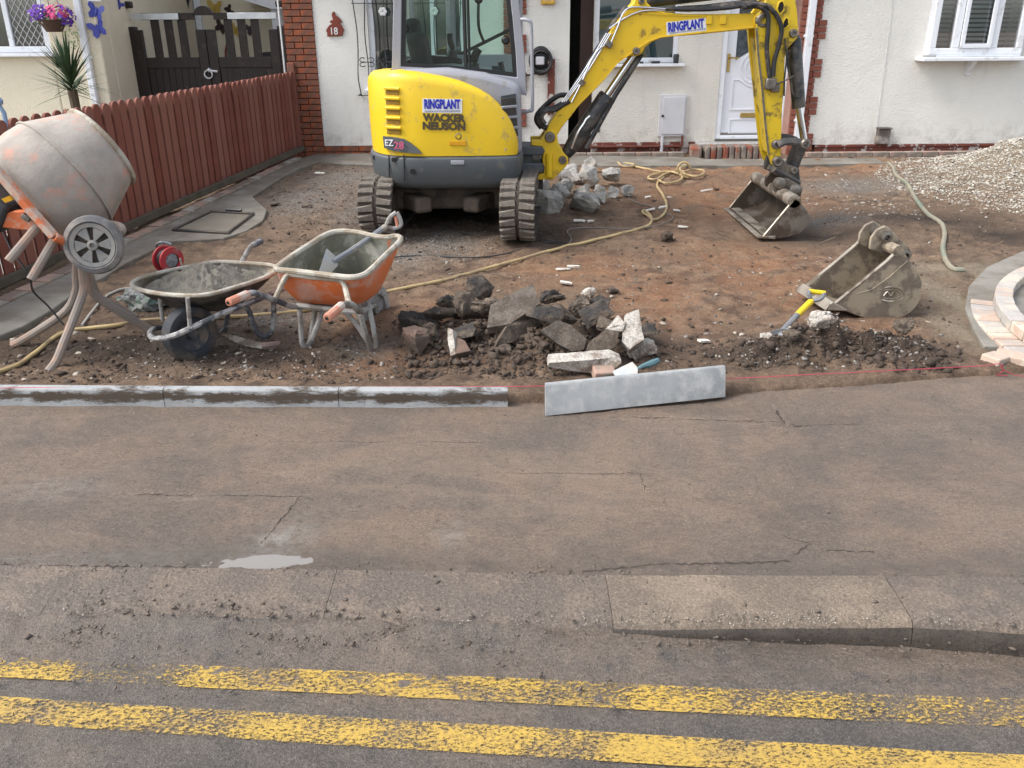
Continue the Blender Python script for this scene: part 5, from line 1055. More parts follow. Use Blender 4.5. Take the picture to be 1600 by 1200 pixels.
# ---- boom
bo = [(853, 207), (858, 194), (876, 167), (899, 140), (920, 102), (950, 54), (968, 29), (980, 14), (990, 4), (993, -8), (1000, -13), (1008, -8), (1011, 4), (1022, 15), (1040, 19.5), (1072, 22), (1120, 22), (1180, 20.5), (1193, 20), (1202, 25), (1204, 33), (1201, 41), (1193, 44.5), (1182, 44.5), (1130, 50), (1085, 54.5), (1052, 57), (1032, 60), (1019, 65.5), (1008, 74), (1003, 84), (995, 88), (985, 87), (972, 92), (960, 105), (944, 126), (920, 150), (903, 167), (892, 182), (878, 199), (870, 213), (866, 222), (857, 224), (851, 216)]
b = MB(); b.prism([V(px, py, yA) for px, py in bo], (0, .2, 0)); boom = b.build('boom', M['yelarm'], ex, bevel=.01)
b = MB()                                                    # raised flanges along the boom edges
for seg_ in ([(862, 196), (880, 169), (903, 141), (924, 103), (954, 56), (972, 32), (984, 20), (1000, 20), (1040, 23), (1100, 25)], [(878, 196), (904, 163), (945, 122), (964, 99), (990, 80), (1015, 63.5), (1032, 57.5), (1085, 51.5), (1130, 47), (1180, 42)]):
    b.tube([V(px, py, yA-.002) for px, py in seg_], .008, 4)
b.build('boom_flange', M['yelarm'], boom)
for px in (1108, 1130): q = MB(); q.box(V(px, 31, yA-.005), (.05, .02, .07)); q.build('lug', M['yelarm'], boom, bevel=.005)
pin(994, 80, yA, .032, boom); pin(1002, 2, yA, .026, boom); pin(1191, 32, yA-.02, .06, boom, .04)
q = MB(); q.lathe([(.075, -.03), (.075, .02)], V(1191, 32, yA), (0, -1, 0), 20); q.build('boom_boss', M['yelarm'], boom, bevel=.006)
q = MB(); q.prism([V(1041, 35, yA-.003), V(1103, 28, yA-.003), V(1104, 48, yA-.003), V(1042, 55, yA-.003)], (0, .004, 0)); stk = q.build('hire_sticker', M['sticker'], boom)
pw = V(1101, 38, yA).x-V(1044, 38, yA).x
lettering('RINGPLANT', V(1072, 39.5, yA-.006), pw*.98, .075, M['bluetxt'], stk, .045, tilt=-.11); smallprint(V(1073.5, 48.5, yA-.006), pw*.95, stk, -.11)
# boom cylinder under the boom
yq = yA+.1; q = MB(); p0, p1, p2 = V(880, 248, yq), V(949, 148, yq), V(993, 82, yq); q.tube([V(884, 242, yq), V(898, 222, yq), p1-(p1-p0)*.03, p1], [.05, .072, .072, .06], 14); q.lathe([(.05, -.06), (.05, .06)], p0, (0, 1, 0), 14); bc = q.build('boom_cylinder', M['cyl'], ex)
q = MB(); q.tube([p1, p2], .034, 12); q.build('rod', M['chrome'], bc); q = MB(); q.tube([V(912, 232, yq-.02)+Vector((.02, 0, 0)), V(962, 148, yq-.02), V(1003, 84, yq-.02)], .022, 8); q.build('guard', M['cyl'], bc)
q = MB(); q.tube(bez([V(893, 232, yq-.08), V(903, 207, yq-.09), V(912, 193, yq-.09), V(916, 186, yq-.09), V(922, 181, yq-.09)], 5), .011, 6); q.build('steel_pipe', M['chrome'], bc)
# dipper cylinder along the top of the boom
q = MB(); p0, p1, p2 = V(1003, 0, yq), V(1120, -12, yq), V(1217, -14, yq); q.tube([p0, V(1010, 1, yq), p1], [.04, .058, .058], 14); dc = q.build('dipper_cylinder', M['cyl'], ex); q = MB(); q.tube([p1, p2], .03, 12); q.build('rod', M['chrome'], dc)
# ---- dipper arm
di = [(1181, 44), (1184, 87), (1190, 139), (1195, 195), (1200, 240), (1206, 257), (1213, 261), (1220, 255), (1221, 217), (1222, 173), (1224.5, 139), (1226.5, 90), (1230, 77), (1238, 68), (1246, 59), (1247.5, 45), (1246, 20), (1243, 0), (1238, -22), (1225, -30), (1210, -28), (1202, -12), (1197, 0), (1192, 12), (1184, 24)]
b = MB(); yD = yA-.05
h1 = [(1214, 14), (1217, 4), (1223, 1), (1226, 8), (1225, 16), (1218, 23)]; h2 = [(1221, 45), (1224, 33), (1228, 27), (1232, 30), (1233, 39), (1228, 44)]
b.prism([V(px, py, yD) for px, py in di], (0, .045, 0)); b.prism([V(px, py, yD)+Vector((0, .255, 0)) for px, py in di], (0, .045, 0)); b.prism([V(px, py, yD)+Vector((0, .046, 0)) for px, py in ((1184, 60), (1190, 130), (1202, 240), (1216, 246), (1219, 140), (1222, 70), (1235, 55), (1236, 45))], (0, .208, 0)); dip = b.build('dipper_arm', M['yeldip'], ex, bevel=.006)
for h_ in (h1, h2): q = MB(); q.prism([V(px, py, yD-.004) for px, py in h_], (0, .01, 0)); q.build('lightening_hole', M['dark'], dip); q = MB(); q.tube([V(px, py, yD-.003) for px, py in h_], .008, 5, True); q.build('hole_rim', M['yeldip'], dip)
q = MB(); q.tube([V(px, py, yD) for px, py in ((1182, 44), (1185, 87), (1191, 139), (1196, 195), (1201, 240))], .01, 4); q.build('edge_weld', M['pin'], dip)
pin(1239, 52, yD, .035, dip); pin(1214.5, 252, yD-.01, .045, dip, .035); pin(1213, 225.5, yD-.02, .04, dip, .03)
q = MB(); p0, p1, p2 = V(1240, 56, yq), V(1248, 168, yq), V(1257, 224, yq); q.tube([p0, V(1240.6, 64, yq), p1], [.045, .062, .058], 14); kc = q.build('bucket_cylinder', M['cyl'], ex); q = MB(); q.tube([p1, p2], .03, 12); q.build('rod', M['chrome'], kc)
q = MB(); q.tube(bez([V(1233, 78, yq-.1), V(1231, 100, yq-.1), V(1235, 125, yq-.09), V(1239, 148, yq-.08), V(1246, 153, yq-.08)], 5), .009, 6); q.build('hose', M['hose'], kc)
# linkage and quick hitch
for dy in (-.06, .24):
    q = MB(); c_ = bez([V(1212, 225, yD), V(1224, 220, yD), V(1242, 220, yD), V(1258, 225, yD)], 5); q.tube([p+Vector((0, dy, 0)) for p in c_], .038, 8, flat=.55); q.build('tipping_link', M['linksteel'], dip)
pin(1258, 225, yD-.07, .045, dip, .03)
q = MB(); q.prism([V(1248, 226, yq-.08), V(1262, 228, yq-.08), V(1247, 266, yq-.08), V(1233, 262, yq-.08)], (0, .16, 0)); q.build('bucket_link', M['linksteel'], dip, bevel=.01)
q = MB()
for dy in (-.03, .23): q.prism([V(px, py, yD)+Vector((0, dy, 0)) for px, py in ((1207, 256), (1210, 248), (1217, 246), (1224, 250), (1231, 257), (1242, 260), (1247, 262), (1248, 272), (1250, 290), (1244, 288), (1205, 270))], (0, .04, 0))
q.prism([V(px, py, yD)+Vector((0, .012, 0)) for px, py in ((1212, 262), (1246, 274), (1248, 286), (1208, 270))], (0, .215, 0)); hit = q.build('quick_hitch', M['linksteel'], ex, bevel=.008)
pin(1240, 266, yD-.03, .032, hit); q = MB(); q.tube([V(1210, 265, yD-.05), V(1250, 286, yD-.05)], .022, 6); q.build('hitch_bar', M['linksteel'], hit)
# ---- grading bucket
yN_, yF_ = 7.27, 8.5
prof = [(1193, 370), (1213, 346), (1233, 322), (1242, 311), (1249, 314), (1258, 325), (1266, 339), (1263, 353), (1250, 365), (1230, 371), (1208, 373.5)]
PR = [V(px, py, yN_) for px, py in prof]; zmin = min(p.z for p in PR); gz = hz(2.3, 7.4); 
for p in PR: p.z += (gz-zmin)*0 
back = bez(PR[3:]+[PR[0]], 4); q = MB(); q.loft([[(p.x, yN_+.022, p.z), (p.x, yF_, p.z), (p.x-.012, yF_, p.z+.012), (p.x-.012, yN_+.022, p.z+.012)] for p in back]); buc = q.build('grading_bucket', M['bucket'], ex, ang=50)
for y in (yN_, yF_): q = MB(); q.prism([(p.x, y, p.z) for p in PR], (0, .022, 0)); q.build('side_plate', M['bucket'], buc, bevel=.004)
q = MB(); q.lathe([(.055, 0), (.055, yF_-yN_)], (PR[3].x, yN_, PR[3].z-.02), (0, 1, 0), 14); q.build('torque_tube', M['bucketrim'], buc)
lp = PR[0]; q = MB(); q.prism([(lp.x-.05, yN_-.01, lp.z-.012), (lp.x+.1, yN_-.01, lp.z-.02), (lp.x+.1, yN_-.01, lp.z+.01), (lp.x-.05, yN_-.01, lp.z)], (0, yF_-yN_+.04, 0)); q.build('cutting_edge', M['bucketrim'], buc, bevel=.004)
for y in (yN_-.004, yF_-.004): q = MB(); q.tube([(p.x, y+.013, p.z) for p in PR[:4]], .009, 5); q.build('side_edge', M['bucketrim'], buc)
mid = lerp(yN_, yF_, .5)
for dy in (-.16, .12):
    q = MB(); q.prism([V(px, py, mid-.2)+Vector((0, dy+.1, 0)) for px, py in ((1207, 284), (1214, 276), (1228, 277), (1246, 287), (1251, 292), (1247, 312), (1238, 316), (1222, 306), (1206, 297))], (0, .04, 0)); q.build('bucket_ear', M['bucket'], buc, bevel=.008)
for px, py in ((1218, 286), (1241, 297)): q = MB(); q.lathe([(.05, -.03), (.05, .03), (.03, .04), (.0, .04)], V(px, py, mid-.27), (0, -1, 0), 14); q.build('ear_boss', M['pin'], buc)
# ---- hoses and pipes on the arm
def hose(pts, r_, m, Y=yA-.02, nm='hose', par=boom): q = MB(); q.tube(bez([V(px, py, Y) for px, py in pts], 6), r_, 8); q.build(nm, m, par)
hose([(885, 158), (868, 168), (848, 173), (841, 185), (848, 197), (856, 200)], .024, M['hose'], yA+.05); hose([(893, 150), (872, 150), (845, 172), (838, 187), (846, 200)], .022, M['hose'], yA+.12); hose([(890, 158), (866, 172), (852, 174), (846, 184), (852, 194)], .02, M['hose'], yA)
hose([(980, 10), (955, 42), (938, 70), (915, 108), (893, 143)], .022, M['hose'], yA+.08)
for d_ in (0, 3.2, 6.4): hose([(878+d_, 160-d_*.2), (905+d_, 122), (930+d_, 82), (948+d_, 52)], .007, M['chrome'], yA-.012, 'steel_pipe')
hose([(893, 160), (908, 130), (925, 92), (938, 75), (950, 70)], .009, M['chrome'], yA-.016, 'steel_pipe'); hose([(955, 66), (966, 40), (973, 22), (985, 12), (1010, 12), (1040, 14), (1100, 16)], .009, M['chrome'], yA-.016, 'steel_pipe'); hose([(952, 45), (975, 29), (1000, 18), (1030, 16), (1080, 17.5)], .008, M['chrome'], yA-.01, 'steel_pipe')
q = MB(); q.box(V(951, 69, yA-.02), (.06, .04, .05), (0, .6, 0)); q.build('pipe_clamp', M['pin'], boom, bevel=.006); q = MB(); q.box(V(909, 129, yA-.02), (.05, .035, .045), (0, .6, 0)); q.build('pipe_clamp', M['pin'], boom, bevel=.006)
for k in range(4): hose([(1040+k*9, 14-k*.6), (1100, 15-k*1.6), (1140, 12-k*2.2), (1165, 9-k*2), (1190, 11-k*1.5), (1200, 22)], .016, M['hose'], yA+.03*k-.02)
hose([(1160, 12), (1185, 10), (1199, 22), (1200, 45), (1198, 75), (1200, 100), (1203, 122)], .02, M['hose'], yD-.035); hose([(1165, 9), (1195, 8), (1213, 24), (1221, 45), (1217, 70), (1210, 95), (1208, 120)], .02, M['hose'], yD-.04)
q = MB(); q.box(V(1204, 131, yD-.03), (.09, .06, .09)); q.box(V(1211, 137, yD-.03), (.07, .05, .07)); q.build('valve_block', M['pin'], dip, bevel=.01)
q = MB(); q.tube(bez([V(1208, 132, yD-.05), V(1222, 128, yD-.06), V(1236, 121, yD-.04), V(1240, 118, yq-.08)], 5), .007, 6); q.tube(bez([V(1226, 60, yD-.01), V(1229, 90, yD-.02), V(1226, 120, yD-.02), V(1225, 150, yD-.02)], 5), .007, 6); q.build('hose', M['hose'], dip)
# ================================================================ LOOSE THINGS ON THE PLOT
def roughen(o, cuts=2, amp=.004, freq=22):
    bm = bmesh.new(); bm.from_mesh(o.data); bmesh.ops.triangulate(bm, faces=bm.faces)
    for k in range(cuts): bmesh.ops.subdivide_edges(bm, edges=bm.edges, cuts=1)
    bm.normal_update()
    for v in bm.verts: v.co += v.normal*mnoise.noise(v.co*freq+o.location*3)*amp + v.normal*mnoise.noise(v.co*freq*3)*amp*.5
    bm.to_mesh(o.data); bm.free(); o.data.polygons.foreach_set('use_smooth', [True]*len(o.data.polygons)); o.data.set_sharp_from_angle(angle=math.radians(32))
# ---- concrete edging kerbs, one row set and one loose
M['edging'] = pm('new_concrete_edging', (.27, .28, .285), (.2, .21, .215), scale=4, rough=.8, bump=.3, bscale=90, dirt=(.34, .34, .335), amt=.25, dscale=14, edge=.3)
t = NT('mud_splashed_edging'); n = t.noise(3, 10, .75, stretch=(.8, 1, 3)); c = t.mix(t.ramp(t.noise(6), .3, .7), (.33, .34, .345), (.25, .26, .265))
sx_ = t.n('ShaderNodeSeparateXYZ'); t.l(t.tc.outputs['Object'], sx_.inputs[0]); band = t.math('SUBTRACT', 1.0, t.math('ABSOLUTE', t.math('MULTIPLY', t.math('SUBTRACT', sx_.outputs[2], .1), 22.)))
k = t.ramp(t.math('ADD', t.math('MULTIPLY', n, 1.9), t.math('MULTIPLY', band, .33)), 1.0, 1.2); spots = t.ramp(t.noise(60, 8, .7), .62, .68); c = t.mix(k, c, (.06, .045, .034)); c = t.mix(spots, c, (.07, .055, .042)); M['edgingmud'] = t.done(c, .8, t.bump(t.noise(70, 6, .7), .3, .005), spec=.3)
def edging(A, B, up, m, label, back=(0, 1, 0)):
    A, B, up, back = Vector(A), Vector(B), Vector(up), Vector(back).normalized()*.05; H_ = up.length; u_ = up.normalized(); b_ = back.normalized()
    sec = [Vector((0, 0, 0))+u_*0, u_*(H_-.02), u_*(H_-.006)+b_*.006, u_*H_+b_*.02, u_*H_+back, back]
    b = MB(); b.loft([[A+s_ for s_ in sec], [A+(B-A)*.33+s_ if False else A+(B-A)*.33+s_ for s_ in sec], [A+(B-A)*.66+s_ for s_ in sec], [B+s_ for s_ in sec]]); return single(b, 'concrete_edging', m, label, 'edging stone', 'precast concrete edging stones', bevel=.0015, ang=60)
def fe_(px, py): p = G(px, py); return Vector((p.x, p.y, -.05))
J = [(-230, 632), (-8, 633), (258, 635), (530, 636.5), (794, 637)]
lbl = ['leftmost set edging stone, cut by the photo edge', 'muddy set edging stone in front of the cement mixer legs', 'muddy set edging stone in front of the wheelbarrows', 'set edging stone ending at the open gap by the rubble']
for (a, c_), lb in zip(zip(J, J[1:]), lbl):
    A, B = fe_(*a), fe_(*c_); d = (B-A).normalized(); edging(A+d*.0012, B-d*.0012, (0, 0, .142), M['edgingmud'], lb)
A, B = G(852, 652), G(1133, 626); A.z = .006; B.z = .02; edging(A, B, Vector((0, .052, .15)), M['edging'], 'clean loose concrete edging stone propped askew in front of the rubble', (0, .9, -.3))
# ---- builder's line
M['string'] = pm('pink_string', (.5, .06, .1), (.4, .06, .09), rough=.7)
q = MB(); sp = [G(px, py, .09) for px, py in ((0, 606), (400, 605), (797, 604), (850, 603), (1132, 592), (1330, 582), (1538, 571.5))]; sp2 = sp + [G(1562, 568, .09), G(1566, 577, .06), G(1585, 586, .03), G(1600, 588, .02)]
q.tube(sp2, .0021, 5); q.tube([G(1566, 570, .09), G(1567, 580, .02), G(1556, 586, .012), G(1575, 587, .01)], .003, 5); single(q, 'string_line', M['string'], 'taut pink string line stretched along the front of the plot', 'string')
# ---- rubble pile
M['r_grey'] = pm('broken_concrete', (.12, .1, .082), (.075, .062, .051), scale=6, rough=.85, bump=.6, bscale=60, bdist=.008, dirt=(.06, .045, .034), amt=.4, grit=70)
M['r_pale'] = pm('pale_concrete', (.52, .48, .43), (.4, .36, .31), scale=8, rough=.9, bump=.9, bscale=90, bdist=.012, dirt=(.22, .17, .13), amt=.34, grit=70)
M['r_dark'] = pm('asphalt_lump', (.035, .031, .029), (.06, .052, .045), scale=18, rough=.85, bump=.9, bscale=70, bdist=.014, dirt=(.12, .09, .065), amt=.32, grit=70)
M['r_brown'] = pm('earthy_concrete', (.1, .077, .058), (.06, .046, .036), scale=8, rough=.9, bump=.8, bscale=60, bdist=.01, dirt=(.19, .15, .115), amt=.3, dscale=14, edge=.25, grit=70)
M['r_brick'] = pm('brick_shard', (.15, .095, .075), (.1, .07, .055), scale=10, rough=.9, bump=.5, dirt=(.1, .075, .06), amt=.35)
def pslab(pts, th, m, name, label, rough=.004, cuts=2, grp='broken slabs in the rubble pile', cat='rubble'):
    """slab from the corners of its visible face (pixel + height above ground), thickness going away from the camera"""
    P = [G(px, py, h+.045) for px, py, h in pts]; n = Vector()
    for i in range(len(P)): n += P[i].cross(P[(i+1) % len(P)])
    n.normalize(); c_ = sum(P, Vector())/len(P)
    if n.dot(CP-c_) < 0: n = -n
    b = MB(); b.prism(P, -n*th); o = single(b, name, m, label, cat, grp); roughen(o, cuts, rough); return o
def lump(px, py, d, m, label, seed, rot=(0, 0, 0), name='rubble_lump', dz=0., grp='lumps in the rubble pile', cat='rubble', n=16, rough=.1, flat=0, cuts=3, lsc=1.1):
    p = G(px, py); z = hz(p.x, p.y)+dz; d = tuple(x*lsc for x in d); me = rock(seed, d, n, rough, cuts, flat); me.materials.append(m); o = link(name, me, None, (p.x, p.y, z+d[2]*.36), rot); return tag(o, label, cat, grp)
lump(700, 500, (.16, .13, .13), M['r_dark'], 'black asphalt lump at the top left of the rubble pile', 3, (.2, .3, .4), dz=.04)
lump(752, 488, (.2, .19, .17), M['r_dark'], 'big dark lump standing highest at the back of the rubble pile', 5, (.3, .2, 1), dz=.07)
lump(732, 522, (.19, .18, .18), M['r_brown'], 'rounded earthy lump below the highest dark lump', 8, (0, .4, .2), dz=.06)
lump(657, 524, (.24, .13, .1), M['r_dark'], 'black tarmac strip at the left end of the rubble pile', 11, (0, .1, .1), dz=.02, flat=1)
lump(767, 536, (.24, .16, .13), M['r_brown'], 'knobbly brown lump in the middle of the rubble pile', 14, (.1, .1, .5), dz=.06)
pslab([(761, 512, .14), (766, 476, .22), (800, 458, .27), (833, 443, .31), (844, 474, .25), (797, 506, .16)], .05, M['r_grey'], 'broken_slab', 'large grey brown slab tilted up at the back of the rubble pile')
pslab([(774, 541, .05), (792, 509, .16), (858, 475, .2), (868, 484, .2), (852, 503, .13), (800, 535, .06)], .07, M['r_brown'], 'broken_slab', 'long broken kerb leaning to the right below the large tilted slab')
pslab([(843, 516, .16), (872, 500, .2), (892, 508, .18), (917, 530, .12), (912, 546, .07), (894, 549, .06), (872, 537, .09)], .05, M['r_grey'], 'broken_slab', 'grey slab with smooth face sloping in the middle right of the pile', .003)
lump(650, 562, (.12, .11, .14), M['r_brick'], 'reddish brown block at the lower left of the rubble pile', 17, (.1, .1, .3), flat=1, dz=.02)
lump(676, 545, (.13, .12, .12), M['r_brown'], 'small brown lump beside the reddish block', 19, dz=.02)
pslab([(700, 512, .15), (707, 515, .15), (712, 553, .04), (704, 556, .03), (699, 530, .1)], .05, M['r_pale'], 'broken_slab', 'narrow white faced splinter upright at the left of the pile', .003)
pslab([(711, 525, .11), (726, 532, .1), (735, 548, .06), (712, 553, .04)], .05, M['r_brick'], 'broken_slab', 'brick red shard right of the white splinter', .003)
pslab([(922, 533, .13), (947, 515, .18), (968, 518, .17), (961, 541, .1), (940, 557, .06), (916, 548, .08)], .09, M['r_brown'], 'broken_slab', 'brown slab tipped forward left of the white slabs')
pslab([(946, 514, .17), (965, 492, .23), (977, 505, .2), (973, 518, .16)], .06, M['r_pale'], 'broken_slab', 'small white rough slab left of the tall white slab', .007)
pslab([(976, 492, .23), (998, 484, .25), (1006, 530, .13), (983, 546, .08), (971, 532, .12)], .07, M['r_pale'], 'broken_slab', 'tall white rough slab at the right end of the rubble pile', .007, 3)
lump(1000, 548, (.17, .14, .1), M['r_dark'], 'dark block under the tall white slab', 23, flat=1, dz=-.02)
lump(1000, 566, (.17, .1, .06), M['r_pale'], 'tan rough lump behind the bolster trowel', 26, (0, -.2, .3), dz=.02, flat=1, lsc=1.)
pslab([(858, 567, .09), (915, 563, .1), (955, 559, .1), (971, 567, .08), (958, 578, .04), (918, 583, .02), (856, 573, .06)], .09, M['r_pale'], 'broken_slab', 'long pale kerb length lying low at the front of the pile', .004)
lump(919, 492, (.09, .07, .07), M['r_pale'], 'white chip at the back right of the rubble pile', 29, dz=.1)
lump(908, 515, (.14, .12, .11), M['r_brown'], 'tan brown lump at the back right of the rubble pile', 31, dz=.08)
lump(862, 492, (.2, .12, .1), M['r_dark'], 'dark earthy lump behind the grey slab', 33, dz=.06); lump(935, 510, (.16, .14, .12), M['r_dark'], 'dark soil lump between the brown and white slabs', 35, dz=.05)
lump(830, 530, (.13, .1, .1), M['r_brown'], 'brown lump below the long leaning kerb', 37, dz=.02); lump(868, 545, (.12, .1, .09), M['r_grey'], 'grey lump at the foot of the sloping grey slab', 39, dz=.01); lump(810, 555, (.11, .1, .08), M['r_brown'], 'brown lump low in the middle of the pile', 41)
lump(905, 560, (.1, .08, .07), M['r_grey'], 'small grey lump just above the pale kerb length', 43); lump(790, 570, (.08, .07, .06), M['r_brown'], 'small brown lump in the soil near the edging gap', 45)
for i_, (px, py, lb) in enumerate(((715, 505, 'dark plate wedged behind the white splinter'), (745, 520, 'dark plate under the rounded earthy lump'), (690, 520, 'dark plate between the black strip and black lump'), (785, 530, 'dark plate at the foot of the large tilted slab'), (822, 512, 'dark plate right of the long leaning kerb'), (845, 530, 'dark plate left of the grey sloping slab'), (880, 520, 'dark plate on top of the grey sloping slab'), (900, 500, 'dark plate at the back right of the pile'), (930, 535, 'dark plate under the brown tipped slab'), (960, 550, 'dark plate in the hollow by the white slabs'), (725, 555, 'dark plate low at the front left of the pile'), (850, 555, 'dark plate low at the front middle of the pile'), (805, 490, 'dark plate at the back behind the large tilted slab'), (665, 545, 'dark plate beside the reddish block'))):
    r9 = random.Random(200+i_); lump(px, py, (r9.uniform(.15, .24), r9.uniform(.09, .14), r9.uniform(.05, .08)), M['r_dark'] if i_ % 3 else M['r_brown'], lb, 300+i_, (r9.uniform(-.6, .6), r9.uniform(-.7, .7), r9.uniform(-.6, .9)), 'broken_plate', r9.uniform(.02, .07), flat=1, rough=.05)
rr = random.Random(12); M['clod2'] = pm('big_clods', (.11, .08, .06), (.06, .045, .035), scale=12, rough=.9, bump=.9, bscale=50, bdist=.012)
small = MB(); pts_ = []; 
for k in range(150):
    px, py = rr.uniform(635, 915), rr.gauss(562, 16); p = G(px, py); pts_.append((p.x, p.y, hz(p.x, p.y)+.012))
scatter('rubble_bits', pts_, [rr.uniform(.015, .05) for _ in pts_], M['clod2'], seed=31, flatz=.8, kinds=30)
lump(1277, 536, (.2, .13, .11), M['r_pale'], 'round pale lump right of the yellow shovel blade', 51, grp='lumps along the string line'); lump(1278, 560, (.19, .11, .08), M['r_pale'], 'low pale lump in the soil bank in front of the shovel', 53, (0, .1, .2), grp='lumps along the string line', dz=.03)
lump(1235, 568, (.11, .08, .07), M['r_brown'], 'brown lump at the left of the soil bank', 55, grp='lumps along the string line', dz=.03); lump(1407, 552, (.12, .1, .1), M['r_brown'], 'pale brown lump at the right end of the soil bank', 57, grp='lumps along the string line', dz=.03); lump(1195, 545, (.09, .07, .06), M['r_pale'], 'pale stone at the tip of the yellow shovel', 59, grp='lumps along the string line')
lump(1040, 378, (.13, .11, .1), M['clod'], 'dark brown clod on the clay beyond the rubble', 61, grp=None, cat='clod'); lump(958, 461, (.09, .06, .05), M['r_grey'], 'small pale topped stone on the clay behind the pile', 63, grp=None, cat='stone')
# ---- concrete chunks behind the track
M['chunk'] = pm('blue_grey_concrete', (.36, .35, .33), (.25, .245, .235), scale=4, rough=.85, bump=.7, bscale=40, bdist=.012, dirt=(.5, .47, .42), amt=.34, dscale=5, grit=70)
ch = [(852, 330, (.36, .3, .3), 'big dark chunk nearest the right track', 71), (912, 328, (.42, .28, .2), 'broad low chunk at the front of the grey heap', 72), (884, 283, (.28, .3, .2), 'flat chunk at the back left of the grey heap', 73), (923, 272, (.16, .16, .16), 'topmost chunk of the grey heap', 74), (920, 294, (.3, .24, .24), 'large central chunk of the grey heap', 75), (954, 291, (.25, .22, .2), 'pale chunk at the right back of the grey heap', 76), (910, 306, (.18, .16, .18), 'white faced chunk in the middle of the grey heap', 77), (935, 305, (.16, .14, .14), 'small chunk between the central and blue ones', 78), (957, 312, (.18, .15, .17), 'bluish chunk right of the middle of the grey heap', 79), (979, 309, (.21, .16, .15), 'chunk at the right end of the grey heap', 80), (880, 306, (.24, .24, .22), 'shadowed chunk behind the big dark one', 81)]
ch += [(868, 318, (.26, .24, .22), 'grey chunk wedged between the big dark and broad low ones', 82), (900, 288, (.22, .2, .18), 'rounded chunk left of the central one', 83), (940, 318, (.2, .18, .15), 'low chunk right of the broad front one', 84), (846, 305, (.2, .2, .2), 'half hidden chunk beside the right track', 85)]
for px, py, d, lb, sd in ch: lump(px, py, tuple(x*1.08 for x in d), M['chunk'], lb, sd, (rr.uniform(-.3, .3), rr.uniform(-.3, .3), rr.uniform(0, 3)), 'concrete_chunk', .0 if py > 300 else .04, 'broken concrete chunks beside the excavator', 'concrete chunk', 16, .06, lsc=1.)
p = G(959, 309); q = MB(); q.box((p.x, p.y, hz(p.x, p.y)+.03), (.065, .06, .06), (.1, 0, .3)); single(q, 'concrete_cube', M['r_pale'], 'small white cube in front of the grey concrete heap', 'cube', bevel=.006)
# ---- litter of white tile and paper scraps
M['scrap'] = pm('white_scrap', (.68, .66, .6), (.58, .55, .5), rough=.7, dirt=(.3, .24, .18), amt=.25)
sc_ = [(1104, 299, .13, .05, 'white tile strip on the clay near the door'), (1119, 295, .06, .04, 'small pink scrap beside the white tile strip'), (1036, 326, .08, .07, 'white scrap beside the yellow hose bend'), (1016, 331, .11, .03, 'narrow white strip under the yellow hose loop'), (1057, 330, .07, .04, 'white scrap right of the yellow hose'), (1022, 317, .05, .04, 'pinkish scrap above the hose loop'), (1067, 358, .09, .03, 'white strip below the hose at the right'), (905, 350, .12, .035, 'white strip left on the dark soil by the track'), (923, 350, .06, .04, 'white scrap next to the strip by the track'), (1046, 313, .05, .025, 'small white scrap above the hose bend'), (880, 424, .11, .04, 'grey white strip on the clay behind the rubble'), (896, 419, .1, .035, 'pale splinter angled behind the rubble'), (884, 447, .09, .04, 'white paper scrap just behind the rubble'), (1099, 537, .07, .05, 'white chip left of the yellow shovel'), (1012, 313, .06, .035, 'brownish scrap near the concrete heap'), (500, 272, .12, .05, 'white scrap on gravel by the house wall'), (430, 322, .09, .06, 'dark clod by the manhole pad'), (480, 326, .12, .06, 'pink scrap on the gravel left of the excavator')]
for i, (px, py, w_, d_, lb) in enumerate(sc_):
    p = G(px, py); q = MB(); a = rr.uniform(-.5, .5); z = hz(p.x, p.y)+.012; Mx = Matrix.Translation((p.x, p.y, z)) @ Euler((rr.uniform(-.2, .2), rr.uniform(-.2, .2), a)).to_matrix().to_4x4(); q.M = Mx
    q.prism([(-w_/2, -d_/2, 0), (w_*.4, -d_*.6, 0), (w_/2, d_*.2, 0), (w_*.3, d_/2, 0), (-w_*.45, d_*.4, 0)], (0, 0, .012)); single(q, 'scrap', M['clod'] if 'clod' in lb else M['r_brick'] if 'pink' in lb else M['scrap'], lb, 'scrap', 'scraps scattered on the plot')
# ---- bolster trowel and paver behind the loose edging
M['trowelsteel'] = pm('mortar_smeared_steel', (.34, .37, .4), (.45, .46, .46), scale=12, rough=.5, metal=.4, dirt=(.4, .38, .34), amt=.4); M['teal'] = pm('teal_grip', (.09, .17, .19), (.07, .13, .15), rough=.5)
p0 = G(985, 580, .13); tw = thing('bucket_trowel', 'trowel with grey square blade and teal handle on the rubble', 'trowel', (p0.x, p0.y, .08))
q = MB(); q.prism([G(957, 580, .11), G(988, 565, .15), G(997, 575, .14), G(996, 587, .12), G(964, 592, .09)], (0, .003, -.006)); q.build('blade', M['trowelsteel'], tw, bevel=.001)
q = MB(); q.tube([G(997, 576, .14), G(1004, 572, .15), G(1012, 570, .15), G(1020, 567, .155), G(1028, 563, .16)], [.008, .012, .017, .019, .015], 8); q.build('handle', M['teal'], tw)
p = G(943, 590, .05); q = MB(); q.box((p.x, p.y, .075), (.115, .1, .06), (.15, .05, .1)); single(q, 'paver_block', M['paver'][0], 'pale pink block paver propped behind the loose edging stone', 'paver', bevel=.008)
